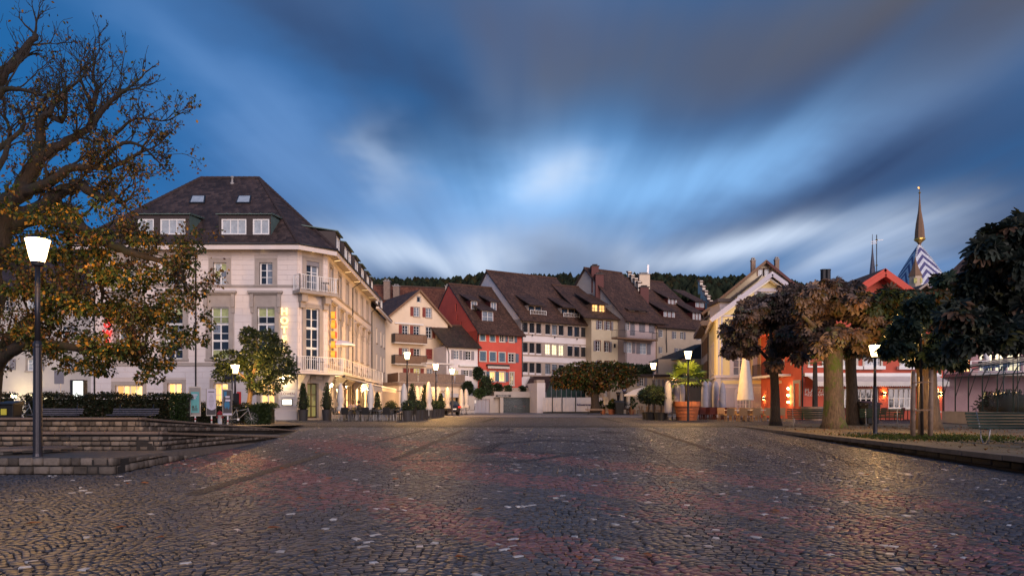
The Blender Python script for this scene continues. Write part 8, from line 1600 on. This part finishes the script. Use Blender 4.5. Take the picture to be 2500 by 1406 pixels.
# ------------------------------------------------------------------ closed parasols
def parasol_closed(x, y, z, h, r, label, m, group, pole='steel', covered=False):
    root = thing('parasol', (x, y, z), label, 'parasol', group); q = MB(); q.tube([(x, y, z), (x, y, z + h)], .028, 8); q.build('pole', K[pole], root, smooth=True); q = MB(); q.lathe((x, y, z), [(.22, 0), (.22, .05), (.05, .07), (.04, .25)], 12); q.build('foot', K['dark'], root)
    n = 20; prof = [(.25, 1.0), (.32, .95), (.42, .55), (.50, .85), (.62, .8), (.80, .72), (.93, .5), (1.0, .12)] if not covered else ([(.18, .75), (.22, .9), (.5, 1.0), (.8, .9), (.93, .7), (.98, .3), (1.0, .06)] if covered != 'cone' else [(.30, 1.0), (.31, 1.0), (.55, .78), (.8, .5), (.95, .3), (1.0, .08)])
    rings = [[Vector((x + r * f * (1 + (.28 if not covered else .10) * (1 if k % 2 else -1) * (1 - .5 * t)) * math.cos(2 * math.pi * k / n), y + r * f * (1 + (.28 if not covered else .10) * (1 if k % 2 else -1) * (1 - .5 * t)) * math.sin(2 * math.pi * k / n), z + h * t)) for k in range(n)] for t, f in prof]
    q = MB(); q.tube_rings(rings); q.build('folded_canopy', K[m], root, smooth=True); return root
gp = 'closed parasols of the hotel and restaurant terraces'
for u, d, h, lab in ((832, 46.3, 2.55, 'closed white parasol nearest the hotel door'), (905, 45.7, 2.55, 'closed white parasol in the middle of the hotel terrace front'), (986.5, 45.6, 2.5, 'closed white parasol at the corner where the planters begin'), (1047, 50, 2.75, 'closed white parasol standing in front of the planter row')):
    p = base(u, d); parasol_closed(p.x, p.y, p.z, h, .24, lab, 'canvas', gp, 'white')
for i, (u, d) in enumerate(((1004, 62), (1018, 61.5), (1028.5, 62), (1035, 66), (1052, 64), (1057, 65), (1069, 63.5), (1092, 66), (1126, 72), (1138, 73))):
    p = base(u, d); parasol_closed(p.x, p.y, p.z, 2.75, .3, ['closed cream parasol %s of the row before the lit shop front' % w for w in ('at the left end', 'second', 'third', 'fourth', 'fifth', 'sixth', 'seventh', 'eighth')][i] if i < 8 else ['closed cream parasol left of the white garage frame', 'closed cream parasol at the right end by the garage'][i - 8], 'canvas_beige', gp)
for i, (u, d) in enumerate(((1517.5, 75), (1534, 74))): p = base(u, d); parasol_closed(p.x, p.y, p.z, 2.5, .26, ['closed cream parasol by the cafe door, left of two', 'closed cream parasol by the cafe door, right of two'][i], 'canvas_beige', gp)
for i, (u, d, h) in enumerate(((1630.5, 47, 2.75), (1641, 48.2, 2.8), (1651.5, 48, 2.6), (1665, 50, 2.6), (1721, 52, 2.9), (1732, 53, 2.9), (1747, 52.5, 2.9), (1764, 51.5, 2.75))):
    p = base(u, d); parasol_closed(p.x, p.y, p.z, h, .25, ['covered grey parasol leftmost by the potted trees', 'covered grey parasol second from the potted trees', 'covered grey parasol third from the potted trees', 'covered grey parasol half behind the palm', 'covered grey parasol leftmost before the lilac wall', 'covered grey parasol second before the lilac wall', 'broader covered grey parasol third before the lilac wall', 'covered grey parasol under the chestnut, right of the lilac group'][i], 'canvas_grey', 'covered grey parasols', covered=True)
p = base(1820, 45.6); parasol_closed(p.x, p.y, p.z, 4.6, .50, 'large closed pale parasol in front of the yellow house', 'canvas', gp, 'white', covered='cone')
p = base(1478, 78); parasol_closed(p.x, p.y, p.z, 2.8, .2, 'closed white parasol behind the menu stand', 'canvas', gp)
p = base(1574, 66); parasol_open(tuple(p), 2.0, 2.75, 'canvas', 'open cream parasol over the cafe tables', sides=4, drop=.75)
p = base(1659, 49.5); parasol_closed(p.x, p.y, p.z, 2.5, .12, 'slim cream parasol between the covered grey ones', 'canvas_beige', gp)

# ------------------------------------------------------------------ tables and chairs
def chair_black():
    r = thing('terrace_chair', (0, 0, 0), 'x', 'chair')
    q = MB(); q.box((0, 0, .45), (.46, .44, .04)); q.build('seat', K['black'], r, bevel=.01); q = MB(); q.hexa([(-.23, .20, .47), (.23, .20, .47), (.23, .23, .47), (-.23, .23, .47), (-.23, .28, .90), (.23, .28, .90), (.23, .31, .90), (-.23, .31, .90)]); q.build('backrest', K['black'], r)
    for sx in (-1, 1):
        for sy in (-1, 1): q = MB(); q.tube([(sx * .21, sy * .19, .44), (sx * .23, sy * .22, 0)], .014, 6); q.build('leg', K['steel'], r)
        q = MB(); q.tube([(sx * .23, .26, .68), (sx * .25, -.05, .68), (sx * .24, -.18, .64), (sx * .22, -.2, .45)], .014, 6); q.build('armrest', K['steel'], r)
    return r
def chair_rattan():
    r = thing('rattan_chair', (0, 0, 0), 'x', 'chair'); q = MB(); q.box((0, 0, .42), (.50, .46, .10)); q.build('seat', K['rattan'], r, bevel=.015); q = MB(); q.hexa([(-.25, .19, .47), (.25, .19, .47), (.25, .24, .47), (-.25, .24, .47), (-.25, .26, .88), (.25, .26, .88), (.25, .31, .88), (-.25, .31, .88)]); q.build('backrest', K['rattan'], r, bevel=.012)
    for sx in (-1, 1):
        for sy in (-1, 1): q = MB(); q.bar((sx * .22, sy * .19, .38), (sx * .22, sy * .2, 0), .045); q.build('leg', K['rattan'], r)
    return r
def table(top_m, leg_m, round_=False, w=.75):
    r = thing('cafe_table', (0, 0, 0), 'x', 'table'); q = MB()
    if round_: q.lathe((0, 0, .71), [(w / 2, 0), (w / 2, .03), (.01, .031)], 18)
    else: q.box((0, 0, .725), (w, w, .03))
    q.build('tabletop', K[top_m], r); q = MB(); q.tube([(0, 0, .03), (0, 0, .71)], .03, 8); q.build('pedestal', K[leg_m], r); q = MB(); q.box((0, 0, .02), (.42, .07, .03)); q.box((0, 0, .022), (.07, .42, .03)); q.build('foot', K[leg_m], r); return r
used = set(); ORD = ('first', 'second', 'third', 'fourth', 'fifth', 'sixth', 'seventh', 'eighth', 'ninth')
def place(proto, loc, rz, label, group):
    o = proto if proto.name not in used else copy_tree(proto); used.add(proto.name); return put(o, loc, rz, None, label, group)
cb, cr_, tb_, tw2, cred = chair_black(), chair_rattan(), table('black', 'dark', False, .8), table('white', 'steel', False, .8), None
i = 0
SEATED = []
for row, d in enumerate((45.6, 47.6, 49.8, 52.2)):
    for k in range(6):
        u0 = 850 + k * 25 + row * 5
        if u0 > 982 or (row > 0 and u0 < 846): continue
        p = base(u0, d + .25 * math.sin(k * 3.1)); place(tb_, tuple(p), 0, 'dark square table %s in the %s row of the hotel terrace' % (ORD[k], ORD[row]), 'tables of the hotel terrace')
        for sx, rz in ((-.78, R(90) + random.uniform(-.3, .3)), (.78, R(-90) + random.uniform(-.3, .3))) + (((0, R(180)),) if row == 0 and k % 2 == 0 else ()):
            dy = -.72 if sx == 0 else random.uniform(-.12, .12); q_ = (p.x + sx, p.y + dy, p.z); place(cb, q_, rz, 'black chair %s the %s table in the %s row of the hotel terrace' % ('left of' if sx < 0 else 'right of' if sx > 0 else 'before', ORD[k], ORD[row]), 'black chairs of the hotel terrace')
for i, (u, d) in enumerate(((1788, 44.6), (1815, 45.8), (1850, 44.8), (1880, 46))):
    p = base(u, d); place(tw2, tuple(p), 0, ORD[i] + ' white topped table from the left among the tan rattan chairs', 'white tables before the yellow house')
    for sx, sy, rz in ((-.4, -.62, R(180)), (.42, -.6, R(180)), (-.45, .6, 0)): place(cr_, (p.x + sx + random.uniform(-.05, .05), p.y + sy, p.z), rz + random.uniform(-.15, .15), 'tan rattan chair %s the %s white table from the left' % (('front left of', 'front right of', 'behind')[0 if sy < 0 and sx < 0 else 1 if sy < 0 else 2], ORD[i]), 'rattan chairs before the yellow house')
K2 = table('redbrown', 'redbrown', False, .75)
def chair_red():
    r = copy_tree(cr_); 
    for c in r.children: c.data = c.data.copy(); c.data.materials[0] = K['redbrown']
    r.name = 'wooden_chair'; return r
cred = chair_red()
for i in range(9):
    u = 1692 + (i % 5) * 24; d = 50 + (i // 5) * 2.2; p = base(u, d)
    if u > 1800: continue
    place(K2, tuple(p), 0, 'dark red table in the deep rows left of the rattan chairs', 'dark red furniture'); place(cred, (p.x - .5, p.y - .35, p.z), R(150), 'dark red chair in the deep rows left of the rattan chairs', 'dark red furniture'); place(cred, (p.x + .45, p.y - .4, p.z), R(200), 'dark red chair in the deep rows left of the rattan chairs', 'dark red furniture')
for i in range(5):
    u = 2060 + i * 45; p = base(u, 46.5)
    place(cred, (p.x, p.y, p.z), R(170 + 15 * i), 'dark red chair below the white windows of the red restaurant', 'dark red furniture by the restaurant'); place(K2, (p.x + .7, p.y + .2, p.z), 0, 'dark red table below the white windows of the red restaurant', 'dark red furniture by the restaurant')
tw3 = table('wood', 'steel', True, .7)
for i, (u, d) in enumerate(((1488, 77), (1522, 76), (1548, 75), (1560, 72), (1580, 74), (1600, 72), (1618, 75), (1127, 75), (1140, 76))):
    p = base(u, d); place(tw3, tuple(p), 0, ORD[i] + ' small round wooden cafe table of the terraces at the back', 'round cafe tables at the back')
    for sx, rz in ((-.6, R(90)), (.6, R(-90))): place(cb if i > 6 else cr_, (p.x + sx, p.y, p.z), rz, 'cafe chair %s the %s small round table at the back' % ('left of' if sx < 0 else 'right of', ORD[i]), 'cafe chairs at the back')
# ------------------------------------------------------------------ cars
K['carpaint'] = mat('black_car_paint', (.012, .012, .016), .18, 0, spec=.7); K['carblue'] = mat('dark_car_paint', (.03, .035, .045), .2, 0, spec=.7); K['taillight'] = mat('tail_light', (.5, .02, .02), .25, 0, emit=(1, .05, .03), es=.25); K['tyre'] = mat('tyre', (.012, .012, .012), .8, .1)
def car(loc, rz, label, paint):
    root = thing('parked_car', (0, 0, 0), label, 'car', 'parked cars'); secs = [(-2.1, .35, .80, .70), (-1.95, .30, .98, .80), (-1.2, .28, 1.02, .86), (.7, .28, 1.0, .87), (1.6, .28, .90, .84), (2.05, .32, .70, .72), (2.12, .36, .6, .62)]; rings = []
    for x, z0, z1, w in secs: rings.append([Vector((x, a * w * f, z0 + (z1 - z0) * h)) for a, f, h in ((-1, .8, 0), (-1, 1, .3), (-1, .98, .75), (-1, .88, 1), (1, .88, 1), (1, .98, .75), (1, 1, .3), (1, .8, 0))])
    q = MB(); q.tube_rings(rings); q.build('body', K[paint], root, smooth=False, bevel=.03)
    cab = [(-1.95, .98, .98, .74), (-1.45, .98, 1.38, .66), (-.3, 1.0, 1.48, .64), (.45, 1.0, 1.42, .66), (1.15, .98, 1.0, .76)]; q = MB(); q.tube_rings([[Vector((x, -w * 1.08, z0)), Vector((x, -w, z1)), Vector((x, w, z1)), Vector((x, w * 1.08, z0))] for x, z0, z1, w in cab]); q.build('glasshouse', K['glass'], root); q = MB(); q.slab([(-1.4, -.62, 1.405), (.4, -.64, 1.45), (.4, .64, 1.45), (-1.4, .62, 1.405)], .03); q.build('car_roof', K[paint], root)
    for x in (-1.3, 1.32):
        for s in (-1, 1):
            q = MB(); q.tube([(x, s * .70, .32), (x, s * .88, .32)], .32, 18); w = q.build('wheel', K['tyre'], root); q = MB(); q.tube([(x, s * .881, .32), (x, s * .89, .32)], .2, 14); q.build('rim', K['steel'], w)
    for s in (-1, 1): q = MB(); q.box((-2.06, s * .62, .82), (.12, .3, .18)); q.build('tail_light', K['taillight'], root); q = MB(); q.box((2.05, s * .58, .62), (.14, .3, .12)); q.build('headlight', K['white'], root)
    q = MB(); q.box((-2.12, 0, .62), (.03, .5, .12)); q.build('number_plate', K['white'], root); root.location = loc; root.rotation_euler = (0, 0, rz)
p = base(1086, 68); car((p.x, p.y, p.z), R(120), 'black parked car behind the planter row, its red tail light showing', 'carpaint')
p = base(1252, 88.6); car((p.x, p.y, p.z), R(115), 'dark car parked inside the glass fronted garage', 'carblue')
# ------------------------------------------------------------------ people (seated guests)
def cloth_mat(name, top, low):
    m, nt, b, N, L = newmat(name); tc = N.new('ShaderNodeTexCoord'); sp = N.new('ShaderNodeSeparateXYZ'); L.new(tc.outputs['Object'], sp.inputs[0]); gt = N.new('ShaderNodeMath'); gt.operation = 'GREATER_THAN'; gt.inputs[1].default_value = .62; L.new(sp.outputs[2], gt.inputs[0]); g2 = N.new('ShaderNodeMath'); g2.operation = 'GREATER_THAN'; g2.inputs[1].default_value = 1.10; L.new(sp.outputs[2], g2.inputs[0])
    m1 = N.new('ShaderNodeMix'); m1.data_type = 'RGBA'; L.new(gt.outputs[0], m1.inputs[0]); m1.inputs[6].default_value = (*low, 1); m1.inputs[7].default_value = (*top, 1); m2 = N.new('ShaderNodeMix'); m2.data_type = 'RGBA'; L.new(g2.outputs[0], m2.inputs[0]); L.new(m1.outputs[2], m2.inputs[6]); m2.inputs[7].default_value = (.50, .30, .22, 1); L.new(m2.outputs[2], b.inputs['Base Color']); b.inputs['Roughness'].default_value = .8; return m
def person(loc, rz, top, low, hair, label):
    nodes = dict(pel=((0, 0, .50), .155), sp1=((0, .02, .68), .145), ch=((0, .03, .88), .16), nk0=((0, .01, 1.05), .07), nk=((0, -.01, 1.12), .055), hd0=((0, -.03, 1.17), .075), hd1=((0, -.03, 1.25), .095), hd2=((0, -.02, 1.33), .07),
        sl=((.19, .02, 1.0), .075), el=((.25, -.02, .76), .05), wl=((.15, -.28, .76), .035), fl=((.13, -.38, .77), .028), sr=((-.19, .02, 1.0), .075), er=((-.25, -.02, .76), .05), wr=((-.15, -.28, .76), .035), fr_=((-.13, -.38, .77), .028),
        hl=((.10, -.03, .49), .10), kl=((.12, -.44, .50), .07), al=((.12, -.42, .10), .045), tl=((.12, -.58, .05), .04), hr=((-.10, -.03, .49), .10), kr=((-.12, -.44, .50), .07), ar=((-.12, -.42, .10), .045), tr=((-.12, -.58, .05), .04))
    ed = 'pel-sp1 sp1-ch ch-nk0 nk0-nk nk-hd0 hd0-hd1 hd1-hd2 ch-sl sl-el el-wl wl-fl ch-sr sr-er er-wr wr-fr_ pel-hl hl-kl kl-al al-tl pel-hr hr-kr kr-ar ar-tr'.split(); ks = list(nodes); me = bpy.data.meshes.new('person'); me.from_pydata([nodes[k][0] for k in ks], [tuple(ks.index(x) for x in e.split('-')) for e in ed], []); o = bpy.data.objects.new('person', me); col.objects.link(o); me.materials.append(cloth_mat('clothes', top, low))
    o.modifiers.new('skin', 'SKIN'); me.skin_vertices[0].data[0].use_root = True
    for i, k in enumerate(ks): me.skin_vertices[0].data[i].radius = (nodes[k][1],) * 2
    sb = o.modifiers.new('sub', 'SUBSURF'); sb.levels = 2; sb.render_levels = 2; ORG[o.name] = Vector((0, 0, 0)); hm = mat('hair', hair, .7, .2, 10); q = MB(); q.lathe((0, -.005, 1.22), [(.09, -.05), (.108, .02), (.105, .09), (.08, .15), (.02, .175)], 12); q.build('hair', hm, o, smooth=True)
    q = MB(); q.lathe((0, -.135, 1.235), [(.004, -.03), (.02, -.02), (.012, .02), (.003, .04)], 8); q.build('nose', K['skin'], o, smooth=True); o.location = loc; o.rotation_euler = (0, 0, rz); o.modifiers['sub'].name = 'subdivision'; return tag(o, label, 'person', 'guests seated outside')
def sit(u, d, rz, *a): p = base(u, d); place(cb, (p.x, p.y, p.z), rz, 'black chair under the ' + a[3].split(' at the ')[0], 'black chairs of the hotel terrace'); person((p.x, p.y, p.z), rz, *a)
sit(841, 49.2, R(80), (.03, .02, .02), (.02, .02, .03), (.12, .05, .02), 'seated guest in a dark jacket at the left of the hotel terrace group'); sit(857, 49.4, R(-20), (.45, .30, .22), (.05, .05, .06), (.25, .16, .08), 'seated guest in a pale pink top facing the square'); sit(866, 50.6, R(10), (.30, .25, .22), (.05, .05, .05), (.3, .2, .1), 'seated guest in a beige top behind the others'); sit(876, 49.0, R(-100), (.015, .015, .02), (.02, .02, .03), (.03, .02, .015), 'seated guest in a black jacket with dark hair at the right of the group')
fr, zt2 = TERR2
def sit2(u, rz, *a): s_, _ = fr.sz(u, 905, 2.6); p = fr.w(s_, zt2, 2.5); c = place(cb, tuple(p), rz, 'black chair on the upper terrace at far right', 'chairs on the upper terrace'); person(tuple(p), rz, *a)
sit2(2402, R(120), (.35, .22, .20), (.05, .05, .06), (.02, .015, .01), 'guest in a pinkish top on the upper terrace at far right'); sit2(2429, R(200), (.20, .18, .05), (.04, .04, .05), (.02, .015, .01), 'guest in an olive top on the upper terrace at far right'); sit2(2456, R(160), (.06, .05, .06), (.04, .04, .05), (.04, .03, .02), 'guest in dark clothes on the upper terrace at far right')
s_, _ = fr.sz(2416, 905, 2.0); p = fr.w(s_, zt2, 1.6); parasol_closed(p.x, p.y, p.z, 1.9, .28, 'closed white parasol on the upper terrace at far right', 'white', gp)

# ------------------------------------------------------------------ glass house with curved steel frame at far right
gh = thing('glass_house', tuple(base(2420, 40, .45)), 'long curved roofed glass house with green steel ribs at far right', 'glass house')
K['clear_glass'] = None
def clearglass():
    m, nt, b, N, L = newmat('clear_glass'); out = N['Material Output']; t = N.new('ShaderNodeBsdfTransparent'); t.inputs[0].default_value = (.80, .84, .84, 1); g = N.new('ShaderNodeBsdfGlossy'); g.inputs['Roughness'].default_value = .05; g.inputs['Color'].default_value = (.8, .8, .85, 1); mx = N.new('ShaderNodeMixShader'); fz = N.new('ShaderNodeFresnel'); fz.inputs[0].default_value = 1.5; L.new(fz.outputs[0], mx.inputs[0]); L.new(t.outputs[0], mx.inputs[1]); L.new(g.outputs[0], mx.inputs[2]); L.new(mx.outputs[0], out.inputs[0]); return m
K['clear_glass'] = clearglass()
A, B = base(2302, 41.5, .45), base(2560, 33, .45); dirv = (B - A); Ln = dirv.length; dirv.normalize(); bk = Vector((-dirv.y, dirv.x, 0)); bk = bk if bk.x > 0 else -bk; zt_ = 3.15; n = 7; W_ = 3.6
def rib(t): return [A + dirv * Ln * t, A + dirv * Ln * t + Vector((0, 0, zt_ - .45)), A + dirv * Ln * t + bk * .25 + Vector((0, 0, zt_ - .05)), A + dirv * Ln * t + bk * .9 + Vector((0, 0, zt_ + .18)), A + dirv * Ln * t + bk * W_ + Vector((0, 0, zt_ + .75)), A + dirv * Ln * t + bk * W_]
for k in range(n + 1):
    q = MB(); P = rib(k / n); q.tube(P, .035, 8); q.tube([P[0] + Vector((0, 0, 1.5)), P[1] + dirv * Ln / n * .55 + Vector((0, 0, .1))], .022, 6); q.build('rib', K['green_steel'], gh, smooth=True)
for j, z_ in ((1, 0), (3, 0), (4, 0)): q = MB(); q.tube([rib(0)[j], rib(1)[j]], .035, 8); q.build('purlin', K['green_steel'], gh)
q = MB(); q.bar(rib(0)[0] + Vector((0, 0, .35)), rib(1)[0] + Vector((0, 0, .35)), .12, .7); q.build('plinth_wall', K['stonegrey'], gh)
for k in range(n):
    P, Q = rib(k / n), rib((k + 1) / n)
    q = MB(); q.face([P[0] + Vector((0, 0, .7)), Q[0] + Vector((0, 0, .7)), Q[1], P[1]]); q.build('pane', K['clear_glass'], gh)
    for j in (1, 2, 3): q = MB(); q.face([P[j], Q[j], Q[j + 1], P[j + 1]]); q.build('roof_pane', K['clear_glass'], gh)
p = base(2462, 42, .45); bush((p.x, p.y, .45), (2.0, 1.0, 1.0), 1500, .16, DGREEN, 'evergreen_shrub', 'dark broad shrub inside the glass house', 'shrub', shell=.6)
# fallen leaves and grass tufts
K['fallen'] = mat('fallen_leaf', (.24, .075, .018), .7, .3, 8)
T5, F5 = LEAF5
for i in range(34):
    while True:
        d = random.uniform(6.5, 24); x = random.uniform(-.7, .6) * d
        if -8 < x < 10.2 or d < 13.5 and abs(x) < 9.5: break
    q = MB(); s = random.uniform(.05, .10); a = random.uniform(0, 6.28); c, si = math.cos(a), math.sin(a); z = gz(x, d) + .014
    q.face([(x + (px_ * c - py_ * si) * s, d + (px_ * si + py_ * c) * s, z + h_) for px_, py_, h_ in ((0, -1, .0), (.6, -.3, .012), (.5, .5, .02), (0, 1.1, .006), (-.5, .5, .022), (-.6, -.3, .01))]); tag(q.build('fallen_leaf', K['fallen']), 'rusty fallen leaf lying on the paving stones', 'leaf', 'fallen leaves on the square')
n = 5200; px_ = rng.normal((2265 - U0) / F * 23.2, 1.6, n); py_ = rng.normal(23.0, 1.1, n); k = px_ > 11.6; px_, py_ = px_[k], py_[k]; P = np.stack([px_, py_, np.full(len(px_), .455)], 1); O = np.tile([[0, 0, 1.0]], (len(P), 1))
o = leaves('grass', None, P, O, .07, pick(len(P), [(.05, .08, .012), (.08, .10, .02), (.03, .05, .01)]), droop=0, up=0, mt='leaf'); tag(o, 'thin short grass round the timber stakes', 'grass')
n = 2600; x_ = rng.uniform(11.5, 24, n); y_ = rng.uniform(14, 34, n); P = np.stack([x_, y_, np.full(n, .462)], 1); o = leaves('leaf_litter', None, P, norm(rng.normal(0, 1, (n, 3)) * np.array([1, 1, .15])), .09, pick(n, [(.16, .06, .02), (.10, .05, .025), (.2, .11, .03)]), droop=0, up=3); tag(o, 'scattered leaf litter on the gravel bed', 'leaf litter')
